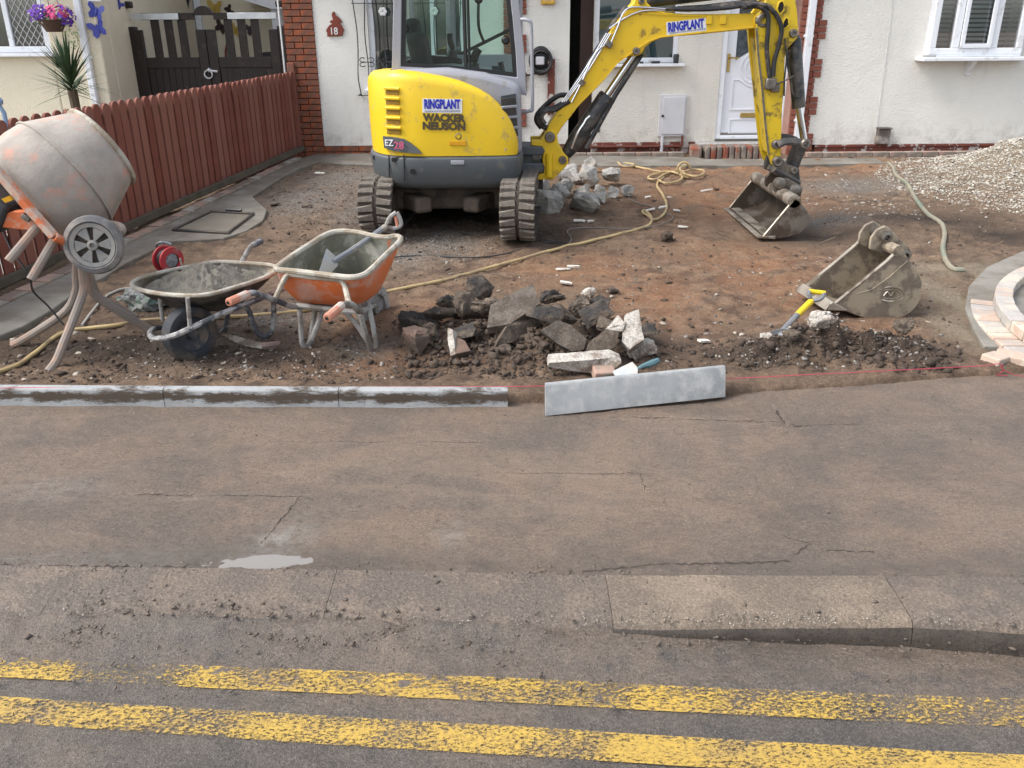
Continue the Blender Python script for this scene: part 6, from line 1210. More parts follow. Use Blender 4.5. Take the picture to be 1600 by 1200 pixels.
# ---- shovel with yellow handle
M['yelgrip'] = pm('yellow_plastic', (.7, .5, .015), (.6, .42, .02), rough=.5, dirt=(.25, .18, .05), amt=.2); M['greysh'] = pm('grey_shaft', (.14, .15, .17), (.2, .2, .21), rough=.5, dirt=(.3, .27, .22), amt=.3)
sh = thing('yellow_shovel', 'shovel with yellow and grey handle leaning on the detached bucket', 'shovel', tuple(G(1225, 515)))
a, b_, c_, d_ = G(1222, 518, .05), G(1246, 492, .10), G(1268, 470, .16), G(1277, 462, .18)
q = MB(); q.tube([a, b_], .018, 10); q.build('shaft', M['greysh'], sh); q = MB(); q.tube([b_, c_], .02, 10); q.build('sleeve', M['yelgrip'], sh)
q = MB(); q.tube(bez([c_, G(1264, 460, .2), G(1265, 454, .21)], 4), .012, 8); q.tube(bez([c_, G(1283, 467, .18), G(1288, 458, .2)], 4), .012, 8); q.build('yoke', M['greysh'], sh); q = MB(); q.tube([G(1264, 455, .21), G(1289, 458, .2)], .015, 8); q.build('grip', M['yelgrip'], sh)
q = MB(); bl = [[G(1205, 516, .07), G(1222, 512, .07), G(1246, 510, .08)], [G(1192, 526, .03), G(1213, 524, .02), G(1238, 518, .05)], [G(1183, 534, .02), G(1203, 538, .0), G(1226, 530, .03)]]
q.loft(bl, cap=False, closed=False); q.build('blade', M['trowelsteel'], sh, solid=.006, sub=1)
# ---- detached digging bucket
yb0, yb1 = 5.2, 5.68
dbp = [(1300, 472), (1342, 441), (1384, 409), (1403, 392), (1412, 393), (1421, 405), (1438, 428), (1444, 451), (1438, 476), (1416, 495), (1384, 499.5), (1345, 494), (1315, 483), (1292, 480)]
PD = [V(px, py, yb0) for px, py in dbp]; PDs = PD[:4]+bez(PD[4:], 3); M['dbucket'] = pm('muddy_bucket_steel', (.2, .162, .128), (.13, .104, .083), scale=5, rough=.6, metal=.2, bump=.35, bscale=40, dirt=(.32, .27, .2), amt=.36, dscale=7); db = thing('digging_bucket', 'muddy toothless digging bucket lying detached on the soil', 'bucket', (PD[8].x-.2, yb0+.2, .02))
yaw = .12; cR = PD[10]; RZm = Matrix.Rotation(yaw, 4, 'Z')
def DB(p, dy=0): d = Vector((p.x-cR.x, dy, p.z-cR.z)); return cR + RZm.to_3x3() @ d
for dy in (0, .4): q = MB(); q.prism([DB(p, dy) for p in PDs], RZm.to_3x3() @ Vector((0, .02, 0))); o = q.build('side_plate', M['dbucket'], db, bevel=.004)
shl = bez(PD[3:], 3); q = MB(); q.loft([[DB(p, .02), DB(p, .4), DB(p, .4)+Vector((-.01, 0, .012)), DB(p, .02)+Vector((-.01, 0, .012))] for p in shl]); q.build('shell', M['dbucket'], db, ang=50)
for dy in (-.004, .402): q = MB(); q.tube([DB(p, dy+.01) for p in PD[:4]], .011, 6); q.build('rim', M['bucketrim'], db)
q = MB(); q.tube([DB(PD[3], -.01), DB(PD[3], .43)], .035, 10); q.build('top_tube', M['dbucket'], db); e0 = PD[-1]
q = MB(); q.prism([DB(p, -.01) for p in (PD[0]+Vector((-.02, 0, .02)), PD[0]+Vector((.09, 0, -.04)), PD[-2], PD[-1]+Vector((-.04, 0, .0)))], RZm.to_3x3() @ Vector((0, .44, 0))); q.build('lip', M['bucketrim'], db, bevel=.006)
q = MB(); ln_ = [(1310, 463), (1360, 452), (1390, 432), (1418, 408)]; q.tube([V(px, py, yb0-.004) + Vector((0, -(1400-px)*.0003, 0)) for px, py in ln_], .005, 5); q.build('weld_seam', M['dbucket'], db)
for dy, nm in ((.13, 'ear'), (.27, 'ear')):
    pe = [(1376, 384), (1378, 366), (1388, 353), (1402, 347), (1412, 352), (1424, 366), (1440, 380), (1447, 388), (1446, 402), (1438, 413), (1422, 408), (1408, 396)]; q = MB(); q.prism([DB(V(px, py, yb0)+Vector((0, 0, -.02)), dy)+Vector((.0, 0, -.03)) for px, py in pe], (0, .025, 0)); ear = q.build(nm, M['dbucket'], db, bevel=.006)
    for px, py in ((1402, 364), (1434, 394)): q = MB(); q.lathe([(.035, -.02), (.035, .02), (.018, .025), (.016, 0), (0, 0)], DB(V(px, py, yb0), dy-.01)+Vector((0, 0, -.05)), (0, -1, 0), 14); q.build('pin_boss', M['pin'], ear)
q = MB(); pc = V(1393, 461, yb0-.03); q.tube([(pc.x+.075*math.cos(a), yb0-.012-.02*math.cos(a), pc.z+.045*math.sin(a)) for a in np.linspace(0, 6.283, 22)[:-1]], .006, 5, True); q.tube([(pc.x+.055*math.cos(a), yb0-.012-.016*math.cos(a), pc.z+.03*math.sin(a)) for a in np.linspace(0, 6.283, 20)[:-1]], .003, 5, True); q.tube(bez([(pc.x-.04, yb0-.012, pc.z-.01), (pc.x-.02, yb0-.012, pc.z+.016), (pc.x, yb0-.014, pc.z-.008), (pc.x+.02, yb0-.016, pc.z+.016), (pc.x+.04, yb0-.02, pc.z-.01)], 4), .005, 5); q.build('maker_badge', M['bucketrim'], db)
# ---- old corrugated pipe and yellow air hose, cables
M['pipe'] = pm('weathered_green_pipe', (.27, .24, .18), (.2, .19, .15), scale=5, rough=.8, bump=.4, dirt=(.15, .2, .15), amt=.22, dscale=2.5, edge=.3)
def ground_tube(pix, r_, n=8, lift=0., k=7): q = MB(); P = bez([Vector((p.x, p.y, 0)) for p in (G(px, py) for px, py in pix)], k); zz = np.array([hz(p.x, p.y) for p in P]); w_ = 7; zs_ = np.convolve(np.pad(zz, w_, mode='edge'), np.ones(2*w_+1)/(2*w_+1), 'valid'); q.tube([(p.x, p.y, max(z_, z2-.004)*.4+z_*.6+r_*.8+lift) for p, z_, z2 in zip(P, zs_, zz)], r_, n); return q
single(ground_tube([(1386, 263), (1394, 272), (1399, 284), (1416, 295), (1430, 318), (1448, 342), (1466, 358), (1474, 374), (1472, 394), (1478, 413), (1490, 426), (1505, 428)], .019, 8), 'old_pipe', M['pipe'], 'weathered green grey pipe snaking over the soil by the stone heap', 'pipe')
M['yhose'] = pm('yellow_air_hose', (.5, .38, .19), (.4, .3, .15), scale=8, rough=.55, dirt=(.3, .22, .13), amt=.3)
def hz_rot(q, name, m, lb, cat): return single(q, name, m, lb, cat)
q = ground_tube([(896, 239), (925, 250), (960, 256), (990, 262), (1020, 268), (1033, 270), (1037, 276), (1029, 283), (1027, 291), (1035, 305), (1041, 320), (1040, 331), (1032, 341), (1020, 345), (1012, 338), (1004, 332), (1008, 330), (1016, 338), (1018, 347), (1012, 355), (990, 361), (950, 371), (900, 384), (850, 396), (760, 421), (690, 441), (600, 459), (520, 478), (440, 494), (340, 500), (240, 503), (180, 512), (120, 517), (88, 526), (55, 552), (25, 574), (-20, 590)], .0128)
q.v += []; b2 = ground_tube([(1028, 283), (1040, 289), (1058, 286), (1066, 280), (1055, 273), (1037, 272), (1018, 277), (1013, 281), (1024, 283), (1040, 274), (1060, 268), (1072, 262)], .0128, 8, .02); q.add(b2.v, b2.f)
b2 = ground_tube([(1072, 262), (1062, 268), (1070, 277), (1088, 281), (1100, 276), (1097, 270), (1082, 269), (1070, 274), (1062, 272)], .0128, 8, .03); q.add(b2.v, b2.f)
lp_ = bez([V(1062, 272, 10.0), V(1059, 262, 10.0), V(1066, 254, 10.0), V(1075, 256, 10.0), V(1080, 268, 10.0), V(1077, 277, 10.0), V(1068, 275, 10.02), V(1064, 268, 10.05)], 5); q.tube(lp_, .0128, 8)
b2 = ground_tube([(965, 257), (972, 263), (985, 264), (990, 261), (975, 258)], .0128, 8, .01); q.add(b2.v, b2.f); single(q, 'yellow_hose', M['yhose'], 'long yellow air hose trailing across the plot with loose coils by the door', 'hose')
M['wire'] = pm('grey_cable', (.13, .12, .11), (.2, .18, .16), rough=.6)
single(ground_tube([(888, 384), (893, 374), (887, 362), (920, 358), (980, 359), (1020, 356), (1045, 347), (1051, 340), (1040, 334), (1022, 326), (1000, 322), (985, 315), (977, 300)], .006, 5, .004), 'grey_cable', M['wire'], 'thin grey cable looping beside the yellow hose', 'cable')
single(ground_tube([(610, 404), (660, 402), (740, 405), (800, 397), (860, 380), (888, 384)], .006, 5, .004), 'black_cable', M['rubber'], 'thin dark cable on the ground in front of the excavator tracks', 'cable')
single(ground_tube([(128, 510), (142, 492), (158, 475), (175, 463), (200, 455), (240, 462), (300, 470)], .009, 6, .004), 'white_cable', M['string2'] if 'string2' in M else pm('dirty_white_cable', (.4, .38, .34), rough=.6), 'dirty white cable curling from the mixer legs to the black wheelbarrow', 'cable')
# ---- crumpled plastic sack behind the black wheelbarrow
M['sack'] = pm('dirty_plastic', (.2, .21, .2), (.12, .13, .13), scale=14, rough=.35, dirt=(.12, .22, .17), amt=.16, dscale=12, bump=.8, bscale=40, bdist=.02)
me = rock(91, (.5, .2, .12), 18, .16, 3); me.materials.append(M['sack']); p = G(228, 478); tag(link('plastic_sack', me, None, (p.x, p.y, .06), (0, .05, -.2)), 'crumpled grey and green plastic sack behind the black wheelbarrow', 'sack')
# ---- worn spade blade on the ground
sp_ = thing('spade_head', 'mortar caked spade head lying by the wheelbarrow wheels', 'spade', tuple(G(385, 535)))
q = MB(); q.prism([G(347, 521, .012), G(366, 524, .03), (G(412, 536, .05)), G(411, 544, .02), G(384, 540, .012), G(360, 530, .012)], (0, 0, -.006)); q.build('blade', M['r_pale'], sp_, bevel=.002); q = MB(); q.tube([G(409, 540, .04), G(420, 539, .04), G(436, 536, .03)], [.02, .018, .016], 8); q.tube([G(413, 543, .02), G(424, 543, .02), G(436, 537, .03)], .012, 6); q.build('socket', pm('rusty_socket', (.3, .22, .2), (.2, .14, .12), rough=.7), sp_)
# ---- cable reel
p = G(266, 426); Yr = p.y; cr_ = thing('cable_reel', 'red extension cable reel standing behind the black wheelbarrow', 'cable reel', (p.x, p.y, .04)); M['redpl'] = pm('red_plastic', (.42, .035, .045), (.35, .03, .04), rough=.45, dirt=(.25, .16, .13), amt=.25)
ax = Vector((.8, -.6, 0)); c0 = V(257, 404, Yr+.03)
for k, cc_ in enumerate((c0-ax*.01, c0+ax*.085)): q = MB(); q.lathe([(.055, 0), (.098, 0), (.102, .008), (.098, .016), (.055, .016)] if k else [(.0, 0), (.098, 0), (.102, .008), (.098, .016), (0, .016)], cc_, ax, 24, False); q.build('flange', M['redpl'], cr_)
q = MB(); q.lathe([(.075, .01), (.08, .03), (.075, .05), (.08, .07), (.075, .09)], c0, ax, 20); q.build('wound_cable', M['rubber'], cr_); q = MB(); q.lathe([(.056, .088), (.05, .095), (.02, .098), (.0, .1)], c0, ax, 16); q.build('socket_plate', pm('socket_grey', (.12, .13, .15), (.3, .3, .32), scale=40, rough=.5), cr_)
q = MB(); h0 = c0+ax*.12; q.tube(bez([c0-ax*.03+Vector((0, 0, -.1)), c0-ax*.03+Vector((-.03, 0, .08)), V(250, 379, Yr), V(258, 379, Yr), V(268, 382, Yr)], 5), .011, 6); q.tube([c0-ax*.03+Vector((0, 0, -.11)), h0+Vector((0, 0, -.11)), h0+Vector((.06, 0, -.09)), h0+Vector((.05, 0, .02))], .008, 6); q.build('stand', M['greysh'], cr_)
# ---- wheelbarrows
def wheel(c, ax, r_, wd, par, tm, rm, spokes=0):
    ax = Vector(ax).normalized(); c = Vector(c)-ax*wd/2; q = MB(); pr_ = [(r_*.62, .1*wd), (r_*.8, .02*wd), (r_*.95, .12*wd), (r_, .35*wd), (r_, .65*wd), (r_*.95, .88*wd), (r_*.8, .98*wd), (r_*.62, .9*wd)]; q.lathe(pr_+[pr_[0]], c, ax, 30, False); ty = q.build('tyre', tm, par, ang=40)
    q = MB(); q.lathe([(r_*.62, .2*wd), (r_*.58, .3*wd), (r_*.2, .42*wd), (r_*.16, .1*wd), (.0, .08*wd)], c, ax, 24, False); q.lathe([(0, .92*wd), (r_*.16, .9*wd), (r_*.2, .58*wd), (r_*.58, .7*wd), (r_*.62, .8*wd)], c, ax, 24, False); q.build('rim', rm, par); return ty
M['tyremud'] = pm('muddy_tyre', (.03, .034, .042), (.045, .05, .06), scale=6, rough=.7, dirt=(.14, .11, .08), amt=.3, dscale=5, edge=.25); M['rimblue'] = pm('dark_rim', (.035, .042, .055), (.06, .065, .075), rough=.6, dirt=(.16, .13, .1), amt=.3)
M['tube'] = pm('worn_black_tube', (.05, .055, .065), (.08, .085, .095), scale=8, rough=.5, dirt=(.36, .35, .34), amt=.32, dscale=9); M['tubegrey'] = pm('mortar_caked_tube', (.36, .35, .33), (.26, .25, .24), scale=8, rough=.7, dirt=(.16, .14, .12), amt=.35)
M['blacktray'] = pm('black_tray', (.028, .028, .03), (.05, .048, .045), scale=6, rough=.55, dirt=(.13, .115, .1), amt=.36, bump=.2, bscale=40); M['mortar_crust'] = pm('dried_mortar', (.46, .43, .37), (.35, .32, .27), scale=7, rough=.9, bump=.7, bscale=45, bdist=.01, dirt=(.3, .25, .19), amt=.35)
M['orangetray'] = pm('orange_tray', (.7, .17, .045), (.66, .2, .085), scale=3, rough=.55, dirt=(.62, .33, .25), amt=.32, dscale=5, r2=.85); M['grip'] = pm('orange_grip', (.55, .2, .12), (.48, .22, .15), scale=12, rough=.7, dirt=(.5, .42, .36), amt=.3); M['innertray'] = pm('cement_stained_tray', (.25, .245, .195), (.17, .17, .14), scale=5, rough=.85, bump=.5, bscale=50, dirt=(.38, .37, .33), amt=.3, dscale=7)
def zof(py, z0, p0, z1, p1): return lerp(z0, z1, (py-p0)/(p1-p0))
def tray(rim_px, bot_px, zr_, zb_, par, mo, mi, mr, rr_=.014):
    R_ = bez([G(px, py, zr_(py)) for px, py in rim_px], 4, True); n = len(R_); B_ = bez([G(px, py, zb_) for px, py in bot_px], 4, True)
    # resample bottom loop by angle about its centre so that it pairs with the rim
    cB = sum(B_, Vector())/len(B_); cR_ = sum(R_, Vector())/n; angB = sorted([(math.atan2(p.y-cB.y, p.x-cB.x), p) for p in B_], key=lambda t_: t_[0]); aa = [a for a, p in angB]; ex_ = [p for a, p in angB]
    def bat(a): return Vector((np.interp(a, aa, [p.x for p in ex_], period=2*math.pi), np.interp(a, aa, [p.y for p in ex_], period=2*math.pi), cB.z))
    Bm = [bat(math.atan2(p.y-cR_.y, p.x-cR_.x)) for p in R_]
    def ringat(t_, off): 
        o = []
        for r_, b_ in zip(R_, Bm):
            p = r_*(1-t_)+b_*t_ + (r_-cR_)*.12*math.sin(math.pi*t_)*.5; d = (p-cB); d.z = 0; o.append(p - d.normalized()*off)
        return o
    q = MB(); rings = [ringat(t_, 0) for t_ in (0, .25, .5, .75, .93)]; low = [p+(cB-p)*.08+Vector((0, 0, -.012)) for p in rings[-1]]; q.loft(rings+[low], cap=False); q.add(low, [tuple(range(n))]); tr_ = q.build('tray', mo, par, ang=60)
    q = MB(); rings = [ringat(t_, .006) for t_ in (0, .25, .5, .75, .92)]; q.loft(rings, cap=False); q.add(rings[-1], [tuple(range(n))]); q.build('tray_inside', mi, tr_, ang=60)
    q = MB(); q.tube([p for p in R_], rr_, 8, True); q.build('rolled_rim', mr, tr_); return tr_, R_, Bm, cR_, cB
# black one, full of mortar
bb = thing('black_wheelbarrow', 'black wheelbarrow loaded with wet mortar, wheel toward the footpath', 'wheelbarrow', tuple(G(300, 560)), 'wheelbarrows')
rim_ = [(206, 446), (216, 436), (250, 426), (300, 416), (336, 409.5), (380, 411), (420, 414), (432, 419), (426, 428), (390, 442), (360, 451), (330, 459), (300, 462), (260, 460), (224, 454)]
bot_ = [(262, 470), (300, 462), (345, 462), (372, 466), (378, 474), (355, 484), (310, 488), (275, 482)]
tr_, R_, Bm, cR_, cB = tray(rim_, bot_, lambda py: zof(py, .395, 462, .43, 410), .2, bb, M['blacktray'], M['mortar_crust'], M['mortar_crust'], .013)
# mortar heap
q = MB(); n = len(R_); rings = []
for k, t_ in enumerate(np.linspace(0, 1, 14)):
    row = []
    for j, p in enumerate(R_):
        e = (p*.80+Bm[j]*.20); e = cR_ + (e-cR_)*.93; c_ = cR_*.72+cB*.28+Vector((0, 0, .11)); x = c_.lerp(e, 1-t_*.97); nz = mnoise.noise(x*20)*.03+mnoise.noise(x*48)*.032; row.append(x+Vector((0, 0, nz*(min(1, 4*t_)) + .02*math.sin(t_*1.5))))
    rings.append(row)
q.loft(rings, cap=False); q.add(rings[-1], [tuple(range(n))]); M['wetmortar'] = pm('wet_mortar', (.2, .185, .15), (.13, .12, .1), scale=20, rough=.55, bump=.9, bscale=60, bdist=.02); q.build('mortar_load', M['wetmortar'], bb, ang=50)
wc = V(297, 521, 4.66); wheel(wc, (.8, -.6, 0), .165, .1, bb, M['tyremud'], M['rimblue'])
ya = 4.5; nearbar = bez([V(266, 512, 4.78), V(243, 513, 4.66), V(234, 522, 4.56), V(243, 529, 4.48), V(270, 525, 4.47), V(300, 512, 4.5), V(352, 488, 4.62), V(400, 469, 4.78), V(440, 452, 4.95), V(462, 438, 5.1)], 5); q = MB(); q.tube(nearbar, .0165, 8); q.build('frame_tube', M['tube'], bb)
farbar = bez([V(266, 512, 4.78), V(310, 480, 4.9), V(350, 448, 5.1), V(378, 408, 5.4), V(392, 385, 5.5), V(407, 377, 5.58)], 5); q = MB(); q.tube(farbar, .0165, 8); q.build('frame_tube', M['tubegrey'], bb); q = MB(); q.tube([V(396, 383, 5.52), V(408, 376.5, 5.59)], .021, 8); q.build('hand_grip', M['tube'], bb)
for a, c_, y1_, y2_ in (((249, 460), (254, 500), 4.7, 4.72), ((293, 465), (297, 512), 4.48, 4.5)): q = MB(); q.tube([V(*a, y1_), V(*c_, y2_)], .0125, 8); q.build('strut', M['tubegrey'], bb)
for pix, Y_ in (([(378, 478), (388, 484), (400, 516), (411, 526), (421, 522), (427, 508), (428, 468)], 4.92), ([(324, 484), (330, 500), (336, 513), (344, 518), (352, 512), (355, 500), (356, 484)], 5.06)): q = MB(); q.tube(bez([V(px, py, Y_) for px, py in pix], 4), .0165, 8); q.build('leg', M['tube'], bb)
# orange one with a shovel in it
ob = thing('orange_wheelbarrow', 'orange wheelbarrow with a shovel in it and orange grips toward the footpath', 'wheelbarrow', tuple(G(530, 545)), 'wheelbarrows')
rim_ = [(432, 419), (452, 403), (483, 382.5), (508, 367), (529, 361.5), (558, 363), (580, 368), (602, 371), (617, 369), (626, 372), (621, 381), (600, 401), (581, 420), (567, 430), (546, 433.5), (504, 429), (462, 424), (440, 422)]
bot_ = [(467, 473), (500, 477), (530, 479), (560, 478), (578, 470), (592, 456), (580, 442), (550, 436), (505, 440), (475, 458)]
trO, RO, BO, cRO, cBO = tray(rim_, bot_, lambda py: zof(py, .5, 433, .585, 362), .26, ob, M['orangetray'], M['innertray'], M['mortar_crust'], .0165)
wheel(V(583, 484, 5.4), (.93, -.36, 0), .17, .09, ob, M['tubegrey'], M['tubegrey'])
q = MB(); q.tube(bez([V(385, 460, 4.4), V(394, 457.5, 4.42), (V(404, 460, 4.46)), V(430, 469, 4.58), V(460, 479, 4.72), V(500, 478, 4.95), V(560, 478, 5.3)], 5), .0165, 8); q.build('frame_tube', M['tube'], ob); q = MB(); q.tube([V(357, 472.5, 4.26), V(387, 459.5, 4.4)], .0225, 10); hg = q.build('hand_grip', M['grip'], ob, bevel=.004); q = MB(); q.lathe([(.009, 0), (.009, .004)], V(356, 473, 4.258), (-.5, -1, -.1), 10); q.build('grip_hole', M['dark'], hg)
q = MB(); q.tube(bez([V(532, 478, 4.28), V(541, 474.5, 4.32), V(552, 477, 4.4), V(562, 487, 4.5), V(575, 482, 4.9), V(585, 478, 5.35)], 5), .0165, 8); q.build('frame_tube', M['tubegrey'], ob); q = MB(); q.tube([V(511, 497, 4.14), V(534, 477, 4.29)], .0235, 10); hg = q.build('hand_grip', M['grip'], ob, bevel=.004); q = MB(); q.lathe([(.01, 0), (.01, .004)], V(510.5, 497.5, 4.138), (-.5, -1, -.1), 10); q.build('grip_hole', M['dark'], hg)
q = MB(); q.tube(bez([V(431, 465, 4.6), V(440, 445, 4.62), V(449, 430, 4.62), V(458, 429, 4.62), V(490, 433, 4.6), V(527, 437, 4.57), V(537, 443, 4.55), V(541, 456, 4.52), V(545, 474, 4.4)], 5), .0155, 8); q.build('tray_brace', M['mortar_crust'], ob)
q = MB(); q.tube([V(464, 477, 4.74), V(530, 485, 4.66), V(565, 488, 4.6)], .015, 8); q.build('cross_tube', M['tubegrey'], ob)
for pts_ in ([(468, 482, 4.76), (470, 510, 4.76), (472, 536, 4.76), (478, 541, 4.78), (485, 534, 4.8), (495, 510, 4.84), (504, 487, 4.9)], [(492, 486, 4.95), (488, 510, 4.9), (484, 534, 4.82)], [(563, 490, 4.6), (568, 510, 4.64), (579, 546, 4.69), (585, 550, 4.7), (588, 545, 4.72), (583, 510, 4.8), (575, 474, 4.9)], [(540, 488, 4.9), (558, 508, 4.8), (575, 535, 4.72)]): q = MB(); q.tube(bez([V(*p) for p in pts_], 4), .0155, 8); q.build('leg', M['tubegrey'], ob)
s_ = thing('old_shovel', 'old grey shovel with open D handle standing in the orange wheelbarrow', 'shovel', tuple(V(510, 420, 4.9)))
q = MB(); q.tube([V(520, 409, 4.9), V(545, 394, 5.0), V(575, 374, 5.12), V(603, 354, 5.24)], [.017, .017, .017, .019], 8); q.build('shaft', M['greysh'], s_)
q = MB(); q.tube(bez([V(603, 354, 5.24), V(609, 340, 5.26), V(619, 332, 5.27)], 4), .013, 7); q.tube(bez([V(604, 355, 5.24), V(615, 357, 5.25), V(626, 352, 5.27), V(625, 342, 5.27), V(620, 332, 5.27)], 4), .013, 7); q.build('yoke', M['tubegrey'], s_); q = MB(); q.tube([V(618, 338, 5.27), V(621, 354, 5.26)], .011, 7); q.build('grip', M['grip'], s_)
q = MB(); q.prism([V(498, 424, 4.74), V(510, 388, 4.92), V(524, 400, 4.98), V(527, 414, 4.9), V(512, 430, 4.8)], (.004, .004, -.004)); q.build('blade', M['trowelsteel'], s_, bevel=.001)
# ---- cement mixer
mx_ = thing('cement_mixer', 'orange cement mixer with mortar caked drum on splayed tube legs', 'cement mixer', tuple(G(125, 540)))
M['drum'] = pm('mortar_caked_drum', (.4, .36, .32), (.26, .235, .21), scale=3.5, rough=.9, bump=.5, bscale=28, bdist=.01, dirt=(.5, .27, .2), amt=.13, dscale=6, edge=.2); M['mixor'] = pm('mixer_orange', (.56, .13, .035), (.5, .13, .045), scale=5, rough=.6, dirt=(.42, .33, .27), amt=.36, dscale=6); M['mixleg'] = pm('mixer_leg', (.29, .25, .22), (.2, .17, .145), scale=6, rough=.85, bump=.4, bscale=40, dirt=(.38, .25, .19), amt=.22, dscale=6, edge=.25)
YX = 4.85; bc_ = V(36, 322, YX); axm = min(((abs((V(160, 230, y_)-bc_).length-.56), (V(160, 230, y_)-bc_)) for y_ in np.linspace(4.85, 5.5, 200)), key=lambda t_: t_[0])[1].normalized()
q = MB(); q.lathe([(.0, 0), (.23, 0), (.3, .03), (.335, .1), (.345, .2), (.34, .3), (.24, .545), (.235, .56), (.225, .55), (.33, .3), (.33, .1), (.22, .02), (0, .02)], bc_, axm, 48, False); dr = q.build('drum', M['drum'], mx_, ang=50)
q = MB(); ang_ = np.linspace(0, 6.283, 49)[:-1]; a1 = axm.orthogonal().normalized(); a2 = axm.cross(a1); q.tube([bc_+axm*.555+(a1*math.cos(t_)+a2*math.sin(t_))*.242 for t_ in ang_], .016, 6, True); q.build('mouth_rim', M['mortar_crust'], dr)
q = MB(); q.tube([bc_+axm*.29+(a1*math.cos(t_)+a2*math.sin(t_))*.346 for t_ in ang_], .006, 5, True); q.build('drum_seam', M['drum'], dr)
q = MB(); q.tube([V(-60, 200, 4.62), V(0, 272, 4.6), V(45, 325, 4.58), V(85, 370, 4.56)], .03, 4, flat=.7); q.tube([V(85, 370, 4.56), V(102, 378, 4.6), V(130, 392, 4.75)], .025, 8); q.build('yoke', M['mixor'], mx_, bevel=.004)
q = MB(); q.prism([V(-30, 345, 4.62), V(20, 330, 4.62), V(45, 330, 4.62), V(72, 366, 4.62), V(60, 362, 4.62), V(-30, 352, 4.62)], (0, .05, 0)); br_ = q.build('motor_bracket', M['mixor'], mx_, bevel=.006)
q = MB(); q.box(V(41, 340, 4.6), (.045, .03, .03), (0, .6, 0)); q.build('catch', M['pin'], br_, bevel=.004)
q = MB(); q.box(V(-8, 318, 4.75), (.26, .3, .18), (0, .55, 0)); mo = q.build('motor', M['iron'], mx_, bevel=.025, seg=3); q = MB(); q.prism([V(2, 311, 4.55), V(14, 306, 4.55), V(19, 313, 4.55), (V(8, 317, 4.55))], (0, .02, 0)); q.build('motor_badge', M['amber'], mo)
for a, c_ in (((60, 352), (13, 408)), ((84, 376), (48, 437))): q = MB(); q.tube([V(*a, 4.62), V(*c_, 4.5)], .024, 10); q.build('handle_leg', M['mixleg'], mx_)
q = MB(); q.tube(bez([V(140, 362, 4.9), V(165, 350, 4.86), V(185, 352, 4.82), V(192, 359, 4.8), V(186, 366, 4.8), V(172, 366, 4.82)], 5), .02, 8); q.build('stand_loop', M['mixleg'], mx_)
wc2 = V(145, 383, 4.6); wax = Vector((.12, -1, .12)).normalized(); R2 = .16; q = MB(); pr_ = [(R2*.72, 0), (R2*.8, -.015), (R2*.95, -.005), (R2, .02), (R2*.95, .05), (R2*.72, .05)]; q.lathe([(r_, -h+.0) for r_, h in pr_]+[(pr_[0][0], 0)], wc2, -wax*-1, 36, False); q.build('wheel', M['tyregrey'] if 'tyregrey' in M else pm('grey_tyre', (.085, .087, .095), (.12, .12, .125), scale=8, rough=.8, dirt=(.24, .215, .195), amt=.34, edge=.25), mx_, ang=40)
wt = mx_.children[-1]; u1 = wax.orthogonal().normalized(); u2 = wax.cross(u1); M['hub'] = pm('grey_hub', (.17, .17, .17), (.22, .215, .205), scale=9, rough=.8, dirt=(.29, .265, .235), amt=.3, edge=.25)
q = MB(); q.lathe([(.0, -.03), (R2*.73, -.03)], wc2, wax, 24, False); q.build('wheel_back', M['under'], wt)
q = MB(); q.lathe([(R2*.6, -.01), (R2*.74, -.01), (R2*.74, .01), (R2*.6, .006), (R2*.6, -.01)], wc2, wax, 30, False); q.build('wheel_ring', M['hub'], wt); q = MB(); q.lathe([(.028, -.02), (.028, .012), (.014, .016), (.012, 0), (0, 0)], wc2, wax, 14); q.build('hub', M['hub'], wt)
for k in range(6):
    a = k*math.pi/3+.3; w1 = .16; w2 = .34
    q = MB(); q.prism([wc2+(u1*math.cos(a-w1)+u2*math.sin(a-w1))*.02-wax*.012, wc2+(u1*math.cos(a-w2)+u2*math.sin(a-w2))*R2*.62-wax*.012, wc2+(u1*math.cos(a+w2)+u2*math.sin(a+w2))*R2*.62-wax*.012, wc2+(u1*math.cos(a+w1)+u2*math.sin(a+w1))*.02-wax*.012], wax*.014); q.build('spoke', M['hub'], wt, bevel=.002)
for pts_ in ([(120, 392, 4.86), (119, 430, 4.86), (119, 455, 4.86), (104, 485, 4.86), (65, 513, 4.87), (34, 532, 4.87), (20, 539, 4.87)], [(126, 392, 4.8), (129, 430, 4.78), (130, 455, 4.76), (116, 495, 4.66), (100, 535, 4.55), (88, 564, 4.48), (76, 580, 4.44)], [(136, 392, 4.86), (139, 440, 4.88), (150, 462, 4.9), (185, 486, 4.96), (222, 508, 5.02), (262, 530, 5.05)], [(132, 392, 5.0), (150, 458, 5.1), (185, 480, 5.25), (218, 500, 5.38)]): q = MB(); q.tube(bez([V(*p) for p in pts_], 5), .0245, 10); q.build('leg', M['mixleg'], mx_)
q = MB(); q.tube(bez([V(0, 350, 4.7), V(18, 390, 4.65), V(45, 430, 4.62), V(52, 455, 4.7), V(75, 478, 4.75), V(100, 508, 4.7)], 5), .006, 5); q.build('power_lead', M['rubber'], mx_)
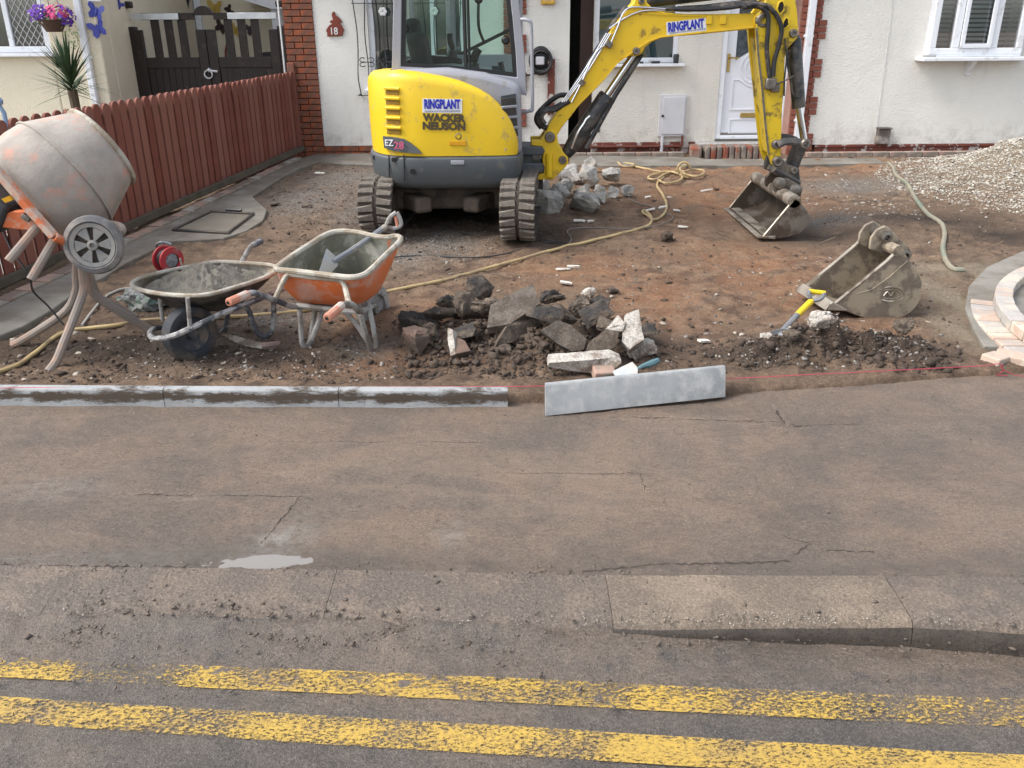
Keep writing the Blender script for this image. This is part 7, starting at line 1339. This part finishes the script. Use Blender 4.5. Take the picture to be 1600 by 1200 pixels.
# ---- curved block planter at the right edge
o3 = [G(1521, 452, .06), G(1600, 407, .06), G(1590, 556, .06)]
(x1, y1), (x2, y2), (x3, y3) = [(p.x, p.y) for p in o3]; dd = 2*(x1*(y2-y3)+x2*(y3-y1)+x3*(y1-y2))
ux = ((x1*x1+y1*y1)*(y2-y3)+(x2*x2+y2*y2)*(y3-y1)+(x3*x3+y3*y3)*(y1-y2))/dd; uy = ((x1*x1+y1*y1)*(x3-x2)+(x2*x2+y2*y2)*(x1-x3)+(x3*x3+y3*y3)*(x2-x1))/dd; RR_ = math.hypot(x1-ux, y1-uy)
pn = thing('block_planter', 'curved low planter wall of pale block pavers at the right edge', 'planter', (ux, uy, .03))
M['pale_block'] = [pm('pale_paver_%d' % i, a, c_, scale=7, rough=.85, bump=.4, bscale=70, dirt=d_, amt=.3, dscale=6) for i, (a, c_, d_) in enumerate((((.46, .35, .28), (.4, .29, .23), (.5, .44, .36)), ((.4, .38, .35), (.34, .31, .29), (.48, .42, .35)), ((.48, .38, .3), (.38, .3, .25), (.36, .32, .29))))]
def arc_block(r0, r1, a0, a1, z0, z1, m):
    q = MB(); q.prism([(ux+r_*math.cos(a), uy+r_*math.sin(a), z0) for r_, a in ((r0, a0), (r1, a0), (r1, a1), (r0, a1))], (0, 0, z1-z0)); q.build('block', m, pn, bevel=.006)
st_ = .118/RR_; a = math.radians(95)
while a < math.radians(290):
    arc_block(RR_-.2, RR_, a+.003, a+st_-.004, .0, .062+random.uniform(-.002, .002), random.choice(M['pale_block'])); a += st_
a = math.radians(95); st2 = .2/RR_
while a < math.radians(280):
    arc_block(RR_-.235, RR_-.13, a+.004, a+st2-.004, .064, .128+random.uniform(-.002, .003), random.choice(M['pale_block'])); a += st2
q = MB(); q.lathe([(0, .05), (RR_-.24, .05)], (ux, uy, 0), (0, 0, 1), 40, False); q.build('planter_bed', M['haunch'], pn)
for (px, py, rz_, dz_, lb) in ((1553, 574, .55, .0, 'loose pale paver on the soil at the left foot of the planter'), (1584, 573, -.62, .0, 'loose pale paver with the pink string round it by the planter')):
    p = G(px, py); q = MB(); q.box((p.x, p.y, .04+dz_), (.2 if px > 1560 else .12, .105, .065), (.05, .04, rz_)); single(q, 'loose_paver', M['pale_block'][0 if px > 1560 else 2], lb, 'paver', 'loose pavers by the planter', bevel=.007)

# ---- dry roots and stalks sticking out of the turned soil
M['root'] = pm('dry_root', (.2, .15, .1), (.14, .1, .07), rough=.9)
for i_, (px, py, l_, a_, lb) in enumerate(((1216, 486, .14, 1.2, 'dry stalk on the clay left of the detached bucket'), (1281, 505, .12, 1.5, 'dry stalk between the shovel and the detached bucket'), (1270, 380, .2, .2, 'thin root on the dark soil below the hanging bucket'), (1510, 400, .3, .3, 'long thin root near the planter'), (1195, 445, .12, .9, 'short root on the clay in front of the hanging bucket'))):
    r9 = random.Random(400+i_); p = GS(px, py); q = MB(); P = [Vector((p.x, p.y, p.z-.01))]
    for k in range(5): P.append(P[-1]+Vector((math.cos(a_)*l_/5+r9.uniform(-.012, .012), r9.uniform(-.02, .02), abs(math.sin(a_))*l_/5+r9.uniform(.001, .006))))
    q.tube(bez(P, 3), .0035, 5); q.tube([P[2], P[2]+Vector((.03, -.01, .025))], .0025, 4); single(q, 'dry_root', M['root'], lb, 'root', 'dry roots in the soil')
